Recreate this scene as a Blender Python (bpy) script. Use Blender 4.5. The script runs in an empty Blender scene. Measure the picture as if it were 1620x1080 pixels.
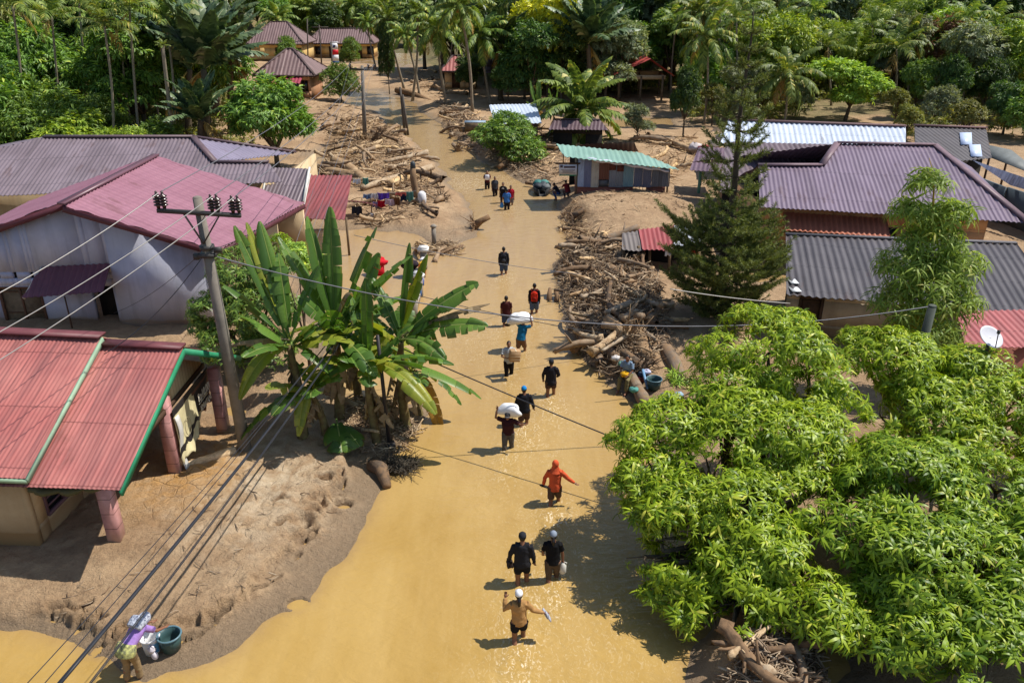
import bpy, bmesh, math, random
import numpy as np
from mathutils import Vector, Matrix, noise as mnoise

random.seed(7)
rng = np.random.default_rng(11)
SC = bpy.context.scene
COL = SC.collection
R = math.radians

# ------------------------------------------------------------------ camera
CAM_H = 12.7
PITCH = R(24.1)
FPX = 1260.0
cd = bpy.data.cameras.new('camera')
cd.lens = 28.0
cd.sensor_width = 36.0
cd.clip_start = 0.3
cd.clip_end = 2000
cam = bpy.data.objects.new('camera', cd)
cam.location = (0, 0, CAM_H)
cam.rotation_euler = (math.pi / 2 - PITCH, 0, 0)
COL.objects.link(cam)
SC.camera = cam

# ------------------------------------------------------------------ sky and sun
SUN_EL, SUN_AZ = R(58), R(14)          # azimuth measured from +X towards +Y
world = bpy.data.worlds.new('World')
SC.world = world
world.use_nodes = True
wn = world.node_tree
wn.nodes.clear()
sky = wn.nodes.new('ShaderNodeTexSky')
sky.sky_type = 'NISHITA'
sky.sun_disc = False
sky.sun_elevation = SUN_EL
sky.sun_rotation = math.pi / 2 - SUN_AZ
sky.air_density = 1.0
sky.dust_density = 0.6
bg = wn.nodes.new('ShaderNodeBackground')
bg.inputs['Strength'].default_value = 0.112
wo = wn.nodes.new('ShaderNodeOutputWorld')
wn.links.new(sky.outputs[0], bg.inputs[0])
wn.links.new(bg.outputs[0], wo.inputs[0])
sl = bpy.data.lights.new('sun', 'SUN')
sl.energy = 5.0
sl.angle = R(0.5)
sl.color = (1.0, 0.95, 0.87)
so = bpy.data.objects.new('sun', sl)
sd_ = Vector((math.cos(SUN_EL) * math.cos(SUN_AZ), math.cos(SUN_EL) * math.sin(SUN_AZ), math.sin(SUN_EL)))
so.rotation_euler = sd_.to_track_quat('Z', 'Y').to_euler()
so.location = (20, 10, 60)
COL.objects.link(so)
SC.view_settings.view_transform = 'Standard'
SC.view_settings.look = 'None'
SC.view_settings.exposure = 0.24
SC.view_settings.gamma = 1.0
SC.cycles.max_bounces = 6
SC.cycles.diffuse_bounces = 3
SC.cycles.transparent_max_bounces = 8
SC.cycles.caustics_reflective = False
SC.cycles.caustics_refractive = False
SC.cycles.use_denoising = True

# ------------------------------------------------------------------ surveying: photo pixel -> ground point
CP, SP = math.cos(PITCH), math.sin(PITCH)
EYE = np.array([0, 0, CAM_H])
def ray(px, py):
    u, v = (px - 810) / FPX, (py - 540) / FPX
    return np.array([u, CP - v * SP, -SP - v * CP])
def G(px, py, z=0.0):
    r = ray(px, py)
    return EYE + r * ((z - CAM_H) / r[2])
def D(px, py, y):
    r = ray(px, py)
    return EYE + r * (y / r[1])
def plane_of(a, b, c):
    n = np.cross(b - a, c - a)
    return a, n / np.linalg.norm(n)
def onp(px, py, pl):
    r = ray(px, py)
    t = np.dot(pl[0] - EYE, pl[1]) / np.dot(r, pl[1])
    return EYE + r * t

# ------------------------------------------------------------------ meshes
class MB:
    def __init__(s):
        s.v, s.f, s.uv, s.mi, s.n = [], [], [], [], 0
    def add(s, V, F, UV=None, mi=0):
        V = np.asarray(V, float)
        o = s.n
        s.v.append(V)
        s.n += len(V)
        s.f.extend([tuple(o + i for i in f) for f in F])
        s.mi.extend([mi] * len(F))
        s.uv.append(np.zeros((len(V), 2)) if UV is None else np.asarray(UV, float))
        return s
    def box(s, c, size, rz=0.0, rot=None, mi=0):
        hx, hy, hz = [q / 2 for q in size]
        V = np.array([(x, y, z) for x in (-hx, hx) for y in (-hy, hy) for z in (-hz, hz)])
        m = np.array(rot) if rot is not None else rotz(rz)
        V = V @ m.T + np.asarray(c, float)
        return s.add(V, [(0, 1, 3, 2), (4, 6, 7, 5), (0, 4, 5, 1), (2, 3, 7, 6), (0, 2, 6, 4), (1, 5, 7, 3)], mi=mi)
    def hexa(s, b, t, mi=0):     # bottom quad + top quad, same winding
        V = np.array(list(b) + list(t))
        n = len(b)
        F = [tuple(reversed(range(n))), tuple(range(n, 2 * n))] + [(i, (i + 1) % n, n + (i + 1) % n, n + i) for i in range(n)]
        return s.add(V, F, mi=mi)
    def tube(s, P, rad, n=8, cap=True, mi=0, ell=1.0, ell_axis=None):
        P = np.asarray(P, float)
        k = len(P)
        rad = np.full(k, rad, float) if np.isscalar(rad) else np.asarray(rad, float)
        T = np.gradient(P, axis=0) if k > 1 else np.array([[0, 0, 1.]])
        T /= np.linalg.norm(T, axis=1)[:, None] + 1e-9
        up = np.array([0, 0, 1.]) if abs(T[0][2]) < .9 else np.array([1., 0, 0])
        if ell_axis is not None: up = np.asarray(ell_axis, float)
        V = []
        a = np.linspace(0, 2 * math.pi, n, endpoint=False)
        L = 0
        UV = []
        for i in range(k):
            x = np.cross(T[i], up); x /= np.linalg.norm(x) + 1e-9
            y = np.cross(x, T[i])
            if ell_axis is None: up = y
            if i: L += np.linalg.norm(P[i] - P[i - 1])
            V.append(P[i] + rad[i] * (np.cos(a)[:, None] * x * ell + np.sin(a)[:, None] * y))
            UV.append(np.stack([a * rad[i], np.full(n, L)], 1))
        V = np.concatenate(V); UV = np.concatenate(UV)
        F = [(i * n + j, i * n + (j + 1) % n, (i + 1) * n + (j + 1) % n, (i + 1) * n + j) for i in range(k - 1) for j in range(n)]
        if cap:
            F += [tuple(reversed(range(n))), tuple(range((k - 1) * n, k * n))]
        return s.add(V, F, UV, mi)
    def bar(s, a, b, w, h=None, mi=0):
        a, b = np.asarray(a, float), np.asarray(b, float)
        h = h or w
        d = b - a; L = np.linalg.norm(d); d = d / L
        up = np.array([0, 0, 1.]) if abs(d[2]) < .95 else np.array([0, 1., 0])
        x = np.cross(d, up); x /= np.linalg.norm(x); y = np.cross(x, d)
        return s.box((a + b) / 2, (w, L, h), rot=np.stack([x, d, y], 1), mi=mi)
    def lathe(s, prof, n=16, c=(0, 0, 0), mi=0, cap=True):
        a = np.linspace(0, 2 * math.pi, n, endpoint=False)
        V = np.concatenate([np.stack([r * np.cos(a), r * np.sin(a), np.full(n, z)], 1) for r, z in prof]) + np.asarray(c)
        k = len(prof)
        F = [(i * n + j, i * n + (j + 1) % n, (i + 1) * n + (j + 1) % n, (i + 1) * n + j) for i in range(k - 1) for j in range(n)]
        if cap: F += [tuple(reversed(range(n))), tuple(range((k - 1) * n, k * n))]
        return s.add(V, F, mi=mi)
    def ball(s, c, r, n=10, m=7, mi=0, rot=None):
        r = np.array([r, r, r], float) if np.isscalar(r) else np.asarray(r, float)
        V, F = [], []
        for i in range(m + 1):
            t = math.pi * i / m
            for j in range(n):
                a = 2 * math.pi * j / n
                V.append((math.sin(t) * math.cos(a), math.sin(t) * math.sin(a), math.cos(t)))
        V = np.array(V) * r
        if rot is not None: V = V @ np.array(rot).T
        for i in range(m):
            for j in range(n):
                F.append((i * n + j, (i + 1) * n + j, (i + 1) * n + (j + 1) % n, i * n + (j + 1) % n))
        return s.add(V + np.asarray(c, float), F, mi=mi)
    def inst(s, TV, TF, pos, X, Z, size, mi=0):
        """copies of a template leaf: TV along +X with normal +Z"""
        pos, X, Z = np.asarray(pos, float), np.asarray(X, float), np.asarray(Z, float)
        N = len(pos)
        if N == 0: return s
        X = X / (np.linalg.norm(X, axis=1)[:, None] + 1e-9)
        Y = np.cross(Z, X); Y /= np.linalg.norm(Y, axis=1)[:, None] + 1e-9
        Z = np.cross(X, Y)
        size = np.broadcast_to(np.asarray(size, float), (N,))
        TV = np.asarray(TV, float)
        V = pos[:, None, :] + size[:, None, None] * (TV[None, :, 0:1] * X[:, None, :] + TV[None, :, 1:2] * Y[:, None, :] + TV[None, :, 2:3] * Z[:, None, :])
        k = len(TV)
        o = s.n
        s.v.append(V.reshape(-1, 3)); s.uv.append(np.tile(TV[:, :2], (N, 1))); s.n += N * k
        for f in TF:
            idx = (np.arange(N) * k)[:, None] + np.array(f)[None, :] + o
            s.f.extend(map(tuple, idx.tolist()))
            s.mi.extend([mi] * N)
        return s
    def mesh(s, name, mats, origin=None, smooth=False):
        V = np.concatenate(s.v) if s.v else np.zeros((0, 3))
        if origin is not None: V = V - np.asarray(origin, float)
        me = bpy.data.meshes.new(name)
        me.vertices.add(len(V)); me.vertices.foreach_set('co', V.astype(np.float32).ravel())
        ln = np.fromiter((len(f) for f in s.f), np.int32, len(s.f))
        lv = np.fromiter((i for f in s.f for i in f), np.int32, int(ln.sum()))
        me.loops.add(len(lv)); me.loops.foreach_set('vertex_index', lv)
        me.polygons.add(len(ln))
        st = np.zeros(len(ln), np.int32); st[1:] = np.cumsum(ln)[:-1]
        me.polygons.foreach_set('loop_start', st)
        me.polygons.foreach_set('loop_total', ln)
        if any(s.mi): me.polygons.foreach_set('material_index', np.array(s.mi, np.int32))
        if smooth: me.polygons.foreach_set('use_smooth', np.ones(len(ln), bool))
        uvl = me.uv_layers.new(name='uv')
        UV = np.concatenate(s.uv) if s.uv else np.zeros((0, 2))
        uvl.data.foreach_set('uv', UV[lv].astype(np.float32).ravel())
        for m in (mats if isinstance(mats, (list, tuple)) else [mats]): me.materials.append(m)
        me.update(calc_edges=True)
        return me
    def obj(s, name, mats, parent=None, smooth=False, label=None, origin=None):
        """one mesh object; world coordinates, origin at the parent's origin"""
        org = origin if origin is not None else (np.array(parent['_org']) if parent is not None and '_org' in parent else None)
        if parent is not None and origin is None and org is None: org = np.zeros(3)
        o = bpy.data.objects.new(name, s.mesh(name, mats, org, smooth))
        COL.objects.link(o)
        if parent is not None:
            o.parent = parent
            o['_org'] = list(map(float, org))
        elif org is not None:
            o.location = org
            o['_org'] = list(map(float, org))
        if label: o['label'] = label
        return o

def rotz(a):
    c, s = math.cos(a), math.sin(a)
    return np.array([[c, -s, 0], [s, c, 0], [0, 0, 1.]])
def tag(o, label, cat, group=None, kind=None):
    if label: o['label'] = label
    if cat: o['category'] = cat
    if group: o['group'] = group
    if kind: o['kind'] = kind
    return o
def thing(name, label, cat, loc=(0, 0, 0), group=None, rz=0.0):
    o = bpy.data.objects.new(name, None)
    o.empty_display_size = .3
    COL.objects.link(o)
    o.location = [float(q) for q in loc]
    o['_org'] = [float(q) for q in loc]
    o.rotation_euler = (0, 0, rz)
    return tag(o, label, cat, group)
def kids(o): return [c for c in o.children]
def copy_tree(o, parent=None):
    c = o.copy(); COL.objects.link(c)
    if parent is not None: c.parent = parent
    for ch in kids(o): copy_tree(ch, c)
    return c
def structure(o):
    o['kind'] = 'structure'; return o

# ------------------------------------------------------------------ materials
class NT:
    def __init__(s, name):
        s.m = bpy.data.materials.new(name); s.m.use_nodes = True
        s.t = s.m.node_tree; s.t.nodes.clear()
        s.out = s.t.nodes.new('ShaderNodeOutputMaterial')
        s.b = s.t.nodes.new('ShaderNodeBsdfPrincipled')
        s.t.links.new(s.b.outputs[0], s.out.inputs[0])
    def n(s, typ, **kw):
        nd = s.t.nodes.new(typ)
        for k, v in kw.items():
            if k.startswith('i_'):
                nm = k[2:].replace('_', ' ')
                s.put(nd, nm if nm in nd.inputs else int(nm), v)
            else: setattr(nd, k, v)
        return nd
    def put(s, nd, inp, v):
        if hasattr(v, 'is_output') or isinstance(v, bpy.types.NodeSocket): s.t.links.new(v, nd.inputs[inp])
        else: nd.inputs[inp].default_value = v
    def geo(s, what): return s.n('ShaderNodeNewGeometry').outputs[what]
    def coord(s, what='Object'): return s.n('ShaderNodeTexCoord').outputs[what]
    def attr(s, nm, out='Fac'): return s.n('ShaderNodeAttribute', attribute_name=nm).outputs[out]
    def maps(s, vec, scale=(1, 1, 1), loc=(0, 0, 0), rot=(0, 0, 0)):
        nd = s.n('ShaderNodeMapping')
        s.put(nd, 'Vector', vec); nd.inputs['Scale'].default_value = scale
        nd.inputs['Location'].default_value = loc; nd.inputs['Rotation'].default_value = rot
        return nd.outputs[0]
    def noise(s, vec, scale, detail=6, rough=.6, dist=0.0, out=0):
        nd = s.n('ShaderNodeTexNoise')
        s.put(nd, 'Vector', vec)
        for k, v in (('Scale', scale), ('Detail', detail), ('Roughness', rough), ('Distortion', dist)): nd.inputs[k].default_value = v
        return nd.outputs[out]
    def ramp(s, fac, stops, interp='LINEAR'):
        nd = s.n('ShaderNodeValToRGB'); s.put(nd, 0, fac)
        cr = nd.color_ramp; cr.interpolation = interp
        while len(cr.elements) < len(stops): cr.elements.new(.5)
        for e, (p, c) in zip(cr.elements, stops):
            e.position = p
            e.color = (c, c, c, 1) if np.isscalar(c) else (*c, 1)
        return nd.outputs[0]
    def mix(s, fac, a, b, mode='MIX'):
        nd = s.n('ShaderNodeMix', data_type='RGBA', blend_type=mode)
        s.put(nd, 0, fac)
        for i, v in ((6, a), (7, b)):
            if isinstance(v, tuple): v = (*v, 1) if len(v) == 3 else v
            s.put(nd, i, v)
        return nd.outputs[2]
    def math(s, op, a, b=0.0, c=None, clamp=False):
        nd = s.n('ShaderNodeMath', operation=op, use_clamp=clamp)
        s.put(nd, 0, a); s.put(nd, 1, b)
        if c is not None: s.put(nd, 2, c)
        return nd.outputs[0]
    def bump(s, h, strength=.5, dist=.02, normal=None):
        nd = s.n('ShaderNodeBump'); s.put(nd, 'Height', h)
        nd.inputs['Strength'].default_value = strength; nd.inputs['Distance'].default_value = dist
        if normal is not None: s.put(nd, 'Normal', normal)
        s.t.links.new(nd.outputs[0], s.b.inputs['Normal'])
        return nd.outputs[0]
    def set(s, **kw):
        for k, v in kw.items():
            nm = {'base': 'Base Color', 'rough': 'Roughness', 'spec': 'Specular IOR Level', 'metal': 'Metallic', 'ior': 'IOR'}[k]
            if isinstance(v, tuple) and len(v) == 3: v = (*v, 1)
            s.put(s.b, nm, v)
        return s
def rgb(r, g, b):   # sRGB 0-255 -> linear
    return tuple((c / 255 / 12.92) if c / 255 <= .04045 else ((c / 255 + .055) / 1.055) ** 2.4 for c in (r, g, b))
_mc = {}
def plain(name, c, rough=.7, var=.25, scale=3.0, bump=0.15, bscale=30.0, spec=.3, metal=0.0, c2=None):
    """a painted / woven / moulded surface with a little unevenness"""
    if name in _mc: return _mc[name]
    t = NT(name); co = t.coord('Object')
    nz = t.noise(co, scale, 5)
    d = tuple(q * (1 - var) for q in c) if c2 is None else c2
    t.set(base=t.mix(t.ramp(nz, [(.3, 0.0), (.7, 1.0)]), d, c), rough=rough, spec=spec, metal=metal)
    if bump: t.bump(t.noise(co, bscale, 4), bump, .01)
    _mc[name] = t.m
    return t.m

def leafmat(name, c1, c2, c3=None, rough=.45, trans=.3, spec=.4, hue_tree=.25, dead=None):
    """leaf: each leaf its own shade between c1 and c2, a few c3; some light passes through"""
    t = NT(name)
    rnd = t.geo('Random Per Island')
    st = [(0.0, c1), (.85, c2)]
    if c3 is not None: st += [(.93, c2), (.97, c3)]
    base = t.ramp(rnd, st)
    oi = t.n('ShaderNodeObjectInfo').outputs['Random']
    hsv = t.n('ShaderNodeHueSaturation')
    t.put(hsv, 'Color', base)
    t.put(hsv, 'Hue', t.math('MULTIPLY_ADD', oi, .05 * hue_tree * 2, .5 - .025 * hue_tree * 2))
    t.put(hsv, 'Value', t.math('MULTIPLY_ADD', oi, hue_tree * 1.6, 1 - hue_tree * .8))
    base = hsv.outputs[0]
    t.set(base=base, rough=rough, spec=spec)
    tr = t.n('ShaderNodeBsdfTranslucent')
    t.put(tr, 'Color', t.mix(1.0, base, (1.35, 1.3, .55), 'MULTIPLY'))
    ms = t.n('ShaderNodeMixShader'); ms.inputs[0].default_value = trans
    t.t.links.new(t.b.outputs[0], ms.inputs[1]); t.t.links.new(tr.outputs[0], ms.inputs[2])
    t.t.links.new(ms.outputs[0], t.out.inputs[0])
    return t.m
# ------------------------------------------------------------------ the shape of the flood
def pxpoly(pts, z=0.0): return np.array([G(x, y, z)[:2] for x, y in pts])
RIVER_L = [(193, 1054), (212, 1062), (230, 1080), (262, 1064), (290, 1058), (333, 1053), (377, 1030), (420, 987), (467, 963), (493, 943), (520, 900),
           (540, 877), (583, 830), (604, 785), (613, 745), (627, 712), (651, 690), (668, 667), (684, 650), (672, 640), (640, 640), (600, 634),
           (560, 634), (535, 610), (520, 570), (515, 520), (470, 430), (480, 385), (497, 366), (540, 364), (580, 362), (602, 367), (630, 366),
           (660, 374), (700, 388), (730, 384), (752, 375), (757, 352), (745, 330), (730, 310), (712, 295), (707, 280), (690, 257),
           (664, 230), (645, 217), (624, 204), (598, 186), (580, 174), (542, 166), (540, 150), (565, 142)]
RIVER_R = [(605, 140), (638, 145), (668, 164), (686, 190), (714, 210), (744, 233), (758, 252), (780, 265), (805, 277), (825, 287), (845, 296), (872, 300),
           (884, 312), (880, 330), (887, 342), (904, 362), (900, 382), (885, 402), (876, 425), (890, 488), (903, 530), (918, 558), (949, 582),
           (973, 610), (1001, 637), (1020, 660), (1050, 720), (1075, 800), (1100, 880), (1135, 950), (1124, 990), (1098, 1030), (1085, 1090)]
RIVER = pxpoly([(-60, 990), (0, 995), (45, 1000), (80, 1012), (127, 1030), (160, 1043)] + RIVER_L + RIVER_R + [(1085, 1500), (-400, 1500)])
POOLS = [pxpoly(p) for p in (
    [(495, 245), (515, 232), (560, 233), (566, 246), (540, 258), (500, 257)],
    [(1180, 425), (1215, 412), (1240, 420), (1245, 436), (1200, 444)],
    [(1290, 1010), (1330, 1015), (1345, 1060), (1300, 1100), (1270, 1060)],
    [(955, 192), (1050, 188), (1060, 196), (980, 202)],
    [(345, 655), (380, 668), (392, 650), (365, 640)])]
PLATEAU = pxpoly([(-80, 985), (60, 962), (140, 972), (155, 1008), (190, 1005), (250, 996), (300, 990), (335, 978), (358, 962), (392, 942), (420, 912),
                  (450, 885), (470, 850), (500, 825), (520, 770), (540, 740), (560, 700), (590, 690), (620, 670), (640, 640), (560, 640),
                  (490, 600), (470, 380), (300, 300), (-700, 300), (-700, 985)], .3)

def seg_dist(Q, poly, closed=True):
    """unsigned distance and inside flag"""
    n = len(poly); dm = np.full(len(Q), 1e9); ins = np.zeros(len(Q), bool)
    for i in range(n if closed else n - 1):
        a, b = poly[i], poly[(i + 1) % n]
        ab = b - a; L = ab @ ab + 1e-12
        t = np.clip(((Q - a) @ ab) / L, 0, 1)
        d = Q - a - t[:, None] * ab
        dm = np.minimum(dm, np.einsum('ij,ij->i', d, d))
        if closed:
            c = (a[1] > Q[:, 1]) != (b[1] > Q[:, 1])
            if c.any():
                xi = a[0] + (Q[:, 1] - a[1]) * (b[0] - a[0]) / (b[1] - a[1] + 1e-12)
                ins ^= c & (Q[:, 0] < xi)
    return np.sqrt(dm), ins

def _hash(ix, iy, s):
    h = (ix.astype(np.int64) * 374761393 + iy.astype(np.int64) * 668265263 + s * 1442695041) & 0xffffffff
    h = ((h ^ (h >> 13)) * 1274126177) & 0xffffffff
    return ((h ^ (h >> 16)) & 0xffff) / 65535.0
def vnoise(Q, sc, seed=0):
    q = Q * sc; i = np.floor(q); f = q - i; f = f * f * (3 - 2 * f)
    ix, iy = i[:, 0], i[:, 1]
    a, b, c, d = _hash(ix, iy, seed), _hash(ix + 1, iy, seed), _hash(ix, iy + 1, seed), _hash(ix + 1, iy + 1, seed)
    return (a * (1 - f[:, 0]) + b * f[:, 0]) * (1 - f[:, 1]) + (c * (1 - f[:, 0]) + d * f[:, 0]) * f[:, 1] - .5
def fbm(Q, sc, seed=0, oct=4, gain=.5):
    o = 0; a = 1
    for k in range(oct):
        o = o + a * vnoise(Q, sc * 2 ** k, seed + k * 17); a *= gain
    return o

# mounds: pixel, height, radius (m)
MOUNDS = [(G(a, b)[:2], h, r) for a, b, h, r in [
    (985, 480, .55, 3.2), (1000, 560, .45, 2.5), (950, 430, .5, 2.5), (930, 350, .5, 4), (990, 340, .6, 6), (605, 262, .4, 5), (550, 215, .4, 7),
    (690, 320, .45, 3), (760, 215, .5, 5), (780, 240, .6, 5), (720, 190, .35, 5), (1170, 1030, .5, 2.5), (1250, 900, .5, 4), (595, 665, .25, 1.3), (700, 140, .3, 6),
    (480, 690, .15, 2), (1050, 390, .3, 5), (1020, 240, .4, 8)]]
CRACKS = [pxpoly(c, .3) for c in (
    [(75, 955), (90, 962), (105, 956), (120, 965), (145, 952)], [(118, 983), (135, 974), (156, 968)], [(440, 835), (455, 828), (475, 832), (488, 824)],
    [(470, 872), (478, 850), (492, 838)], [(150, 1010), (165, 1002), (195, 992)], [(330, 975), (350, 966), (385, 944), (400, 930)],
    [(500, 760), (520, 752), (535, 758), (545, 742)], [(510, 790), (530, 786), (545, 778)], [(220, 1003), (258, 997), (288, 1000), (312, 993), (345, 968), (372, 951), (390, 936), (420, 920), (436, 906)],
    [(430, 800), (445, 792), (455, 795)])]
TRACKS = []
def height(Q, fine=True):
    Q = np.asarray(Q, float)
    d, ins = seg_dist(Q, RIVER)
    dist = np.hypot(Q[:, 0], Q[:, 1])
    sd = np.where(ins, -d, d)
    for p in POOLS:
        d2, in2 = seg_dist(Q, p)
        sd = np.minimum(sd, np.where(in2, -d2, d2))
    sd = sd + fbm(Q, .9, 3, 3) * .35 * np.clip(dist / 22, .35, 1.4)
    h = np.where(sd > 0, .27 * (1 - np.exp(-np.clip(sd, 0, 99) / 1.9)) + .12 * (1 - np.exp(-np.clip(sd, 0, 99) / 6)), -.38 * (1 - np.exp(np.clip(sd, -99, 0) / .9)))
    dry = np.clip(sd / .8, 0, 1)
    h = h + dry * (fbm(Q, .35, 5, 4) * .18 + fbm(Q, 1.7, 9, 4) * .09)
    for c, a, r in MOUNDS:
        h = h + a * np.exp(-((Q - c) ** 2).sum(1) / r ** 2) * np.clip(sd / 1.2, 0, 1)
    if fine:
        near = Q[:, 1] < 30
        if near.any():
            q = Q[near]; dp, ip = seg_dist(q, PLATEAU)
            s = np.where(ip, dp, -dp) + fbm(q, 1.6, 21, 4) * .45
            hn = h[near] + .24 * np.clip(s / .06, 0, 1) * np.clip(sd[near] / .5, 0, 1)
            for c in CRACKS:
                dc, _ = seg_dist(q, c, False)
                dc = np.abs(dc + fbm(q, 3.0, 31, 3) * .22)
                hn = hn - .20 * np.exp(-(dc / .05) ** 4) + .05 * np.exp(-((dc - .12) / .08) ** 2)
            for a_, b_, w_ in ((505, 795, .22), (482, 829, .3), (495, 812, .2), (513, 758, .22), (540, 790, .25), (160, 975, .15), (470, 940, .2)):
                pc = G(a_, b_, .3)[:2]; dd = (q - pc) * np.array([1, 1.6]); rr2 = np.hypot(dd[:, 0], dd[:, 1]) + fbm(q, 5, 51, 3) * .12
                hn = hn - .26 * np.exp(-(rr2 / w_) ** 4) + .07 * np.exp(-((rr2 - w_ * 1.5) / (w_ * .5)) ** 2)
            hn = hn + np.clip(sd[near] / .8, 0, 1) * (np.abs(fbm(q, 3.3, 41, 3)) * .03 - .09 * np.clip(fbm(q, 1.9, 43, 3) - .22, 0, .12) * 3)
            h[near] = hn
    # the wooded slopes behind the village
    open_ = np.exp(-((Q[:, 0] + 36) / 26) ** 4)
    far = np.clip((Q[:, 1] - 112 - 62 * open_ + .1 * np.abs(Q[:, 0] - 5) * (1 - open_)) / 120, 0, 1.4)
    side = np.clip((np.abs(Q[:, 0]) - 60) / 90, 0, 1)
    h = h + 34 * (1 - .93 * open_) * far ** 1.35 + 8 * side + np.clip((Q[:, 1] - 70) / 40, 0, 1) * fbm(Q, .05, 77, 3) * 1.0
    return h
def TH(x, y): return float(height(np.array([[x, y]]))[0])
def THp(px, py):
    """ground point seen at that pixel"""
    z = .3
    for _ in range(6):
        g = G(px, py, z); z = max(TH(g[0], g[1]), 0)
    return G(px, py, z)

def axis(lo, hi, knots):
    """graded grid lines: knots = [(coordinate, step)]"""
    ks = sorted(knots); out = [lo]; x = lo
    while x < hi:
        st = np.interp(x, [k[0] for k in ks], [k[1] for k in ks]); x += st; out.append(x)
    return np.array(out)
def grid_mesh(name, xs, ys, zf):
    X, Y = np.meshgrid(xs, ys); Q = np.stack([X.ravel(), Y.ravel()], 1)
    Z = zf(Q); nx, ny = len(xs), len(ys)
    V = np.concatenate([Q, Z[:, None]], 1)
    i = np.arange(nx * ny).reshape(ny, nx)
    F = np.stack([i[:-1, :-1], i[:-1, 1:], i[1:, 1:], i[1:, :-1]], -1).reshape(-1, 4)
    me = bpy.data.meshes.new(name)
    me.vertices.add(len(V)); me.vertices.foreach_set('co', V.astype(np.float32).ravel())
    me.loops.add(F.size); me.loops.foreach_set('vertex_index', F.astype(np.int32).ravel())
    me.polygons.add(len(F)); me.polygons.foreach_set('loop_start', np.arange(0, F.size, 4, dtype=np.int32))
    me.polygons.foreach_set('loop_total', np.full(len(F), 4, np.int32))
    me.polygons.foreach_set('use_smooth', np.ones(len(F), bool))
    me.update(calc_edges=True)
    o = bpy.data.objects.new(name, me); COL.objects.link(o)
    return o, Q
def fattr(o, name, val):
    a = o.data.attributes.new(name, 'FLOAT', 'POINT'); a.data.foreach_set('value', np.asarray(val, np.float32))

# ------------------------------------------------------------------ mud
def mud_material():
    t = NT('flood_mud'); co = t.coord('Object')
    sep = t.n('ShaderNodeSeparateXYZ'); t.put(sep, 0, t.geo('Position')); z = sep.outputs[2]
    n1 = t.noise(co, .45, 8, .62); n2 = t.noise(co, 3.5, 8, .65); n3 = t.noise(co, 22, 6, .7); n4 = t.noise(co, 1.3, 6, .6, 1.2)
    c = t.mix(t.ramp(n1, [(.32, 0.0), (.66, 1.0)]), rgb(154, 124, 92), rgb(186, 157, 122))
    c = t.mix(t.math('MULTIPLY', t.ramp(n2, [(.45, 0.0), (.7, 1.0)]), .55), c, rgb(132, 104, 76))
    c = t.mix(t.math('MULTIPLY', t.ramp(n4, [(.42, 0.0), (.62, 1.0)]), t.attr('pale')), c, rgb(210, 190, 160))
    c = t.mix(t.math('MULTIPLY', t.ramp(n3, [(.3, 1.0), (.44, 0.0)]), .6), c, rgb(92, 68, 46))
    vo = t.n('ShaderNodeTexVoronoi', feature='DISTANCE_TO_EDGE'); t.put(vo, 'Vector', t.mix(.12, co, t.noise(co, 2.5, 4, .6, 0, 1))); vo.inputs['Scale'].default_value = 2.6
    crack = t.math('MULTIPLY', t.ramp(vo.outputs[0], [(.0, 1.0), (.045, 0.0)]), t.ramp(t.noise(co, .5, 3), [(.46, 0.0), (.56, 1.0)]))
    c = t.mix(t.math('MULTIPLY', crack, t.math('MULTIPLY', t.attr('ochre'), .55)), c, rgb(84, 62, 44))
    c = t.mix(t.math('MULTIPLY', t.attr('ochre'), t.ramp(n2, [(.35, .2), (.6, .85)])), c, rgb(196, 146, 78))
    wet = t.math('MULTIPLY_ADD', n2, .12, z)
    c = t.mix(t.ramp(wet, [(.05, 1.0), (.20, .55), (.30, 0.0)]), c, rgb(138, 118, 94))
    veg = t.math('MULTIPLY', t.attr('veg'), t.ramp(t.noise(co, .8, 6, .7), [(.3, .45), (.6, 1.0)]))
    vc = t.mix(t.noise(co, 1.5, 6), rgb(74, 76, 40), rgb(116, 108, 64))
    c = t.mix(veg, c, vc)
    t.set(base=c, rough=t.ramp(wet, [(.04, .35), (.22, .85)]), spec=.35)
    h = t.math('ADD', t.math('MULTIPLY', n3, .35), t.math('ADD', n2, t.math('SUBTRACT', t.noise(co, 9, 8, .75, .6), t.math('MULTIPLY', crack, t.math('MULTIPLY', t.attr('ochre'), .5)))))
    t.bump(h, 1.0, .1)
    return t.m
xs = axis(-170, 190, [(-170, 6), (-60, 1.6), (-24, .5), (-15, .14), (-12, .06), (-10.5, .048), (-4.5, .048), (-1, .16), (10, .22), (20, .4), (40, 1.2), (190, 6)])
ys = axis(3, 330, [(3, .3), (11, .12), (13.4, .05), (19.5, .05), (21, .08), (24, .12), (34, .22), (60, .4), (110, 1), (330, 6)])
ground, GQ = grid_mesh('ground', xs, ys, height)
structure(ground)
gd, gi = seg_dist(GQ, RIVER)
vegmask = np.clip((GQ[:, 1] - 104 - 62 * np.exp(-((GQ[:, 0] + 36) / 24) ** 4)) / 12, 0, 1)
LFOREST = pxpoly([(-900, 330), (-900, 20), (360, 60), (390, 150), (330, 250), (200, 230), (0, 250)])
fd, fi = seg_dist(GQ, LFOREST); vegmask = np.maximum(vegmask, np.where(fi, np.clip(fd / 3, 0, 1), 0))
RFOREST = pxpoly([(1240, 150), (1110, 100), (1100, 20), (2600, 20), (2600, 200), (1640, 190), (1500, 180)])
fd, fi = seg_dist(GQ, RFOREST); vegmask = np.maximum(vegmask, np.where(fi, np.clip(fd / 6, 0, .9), 0))
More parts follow.
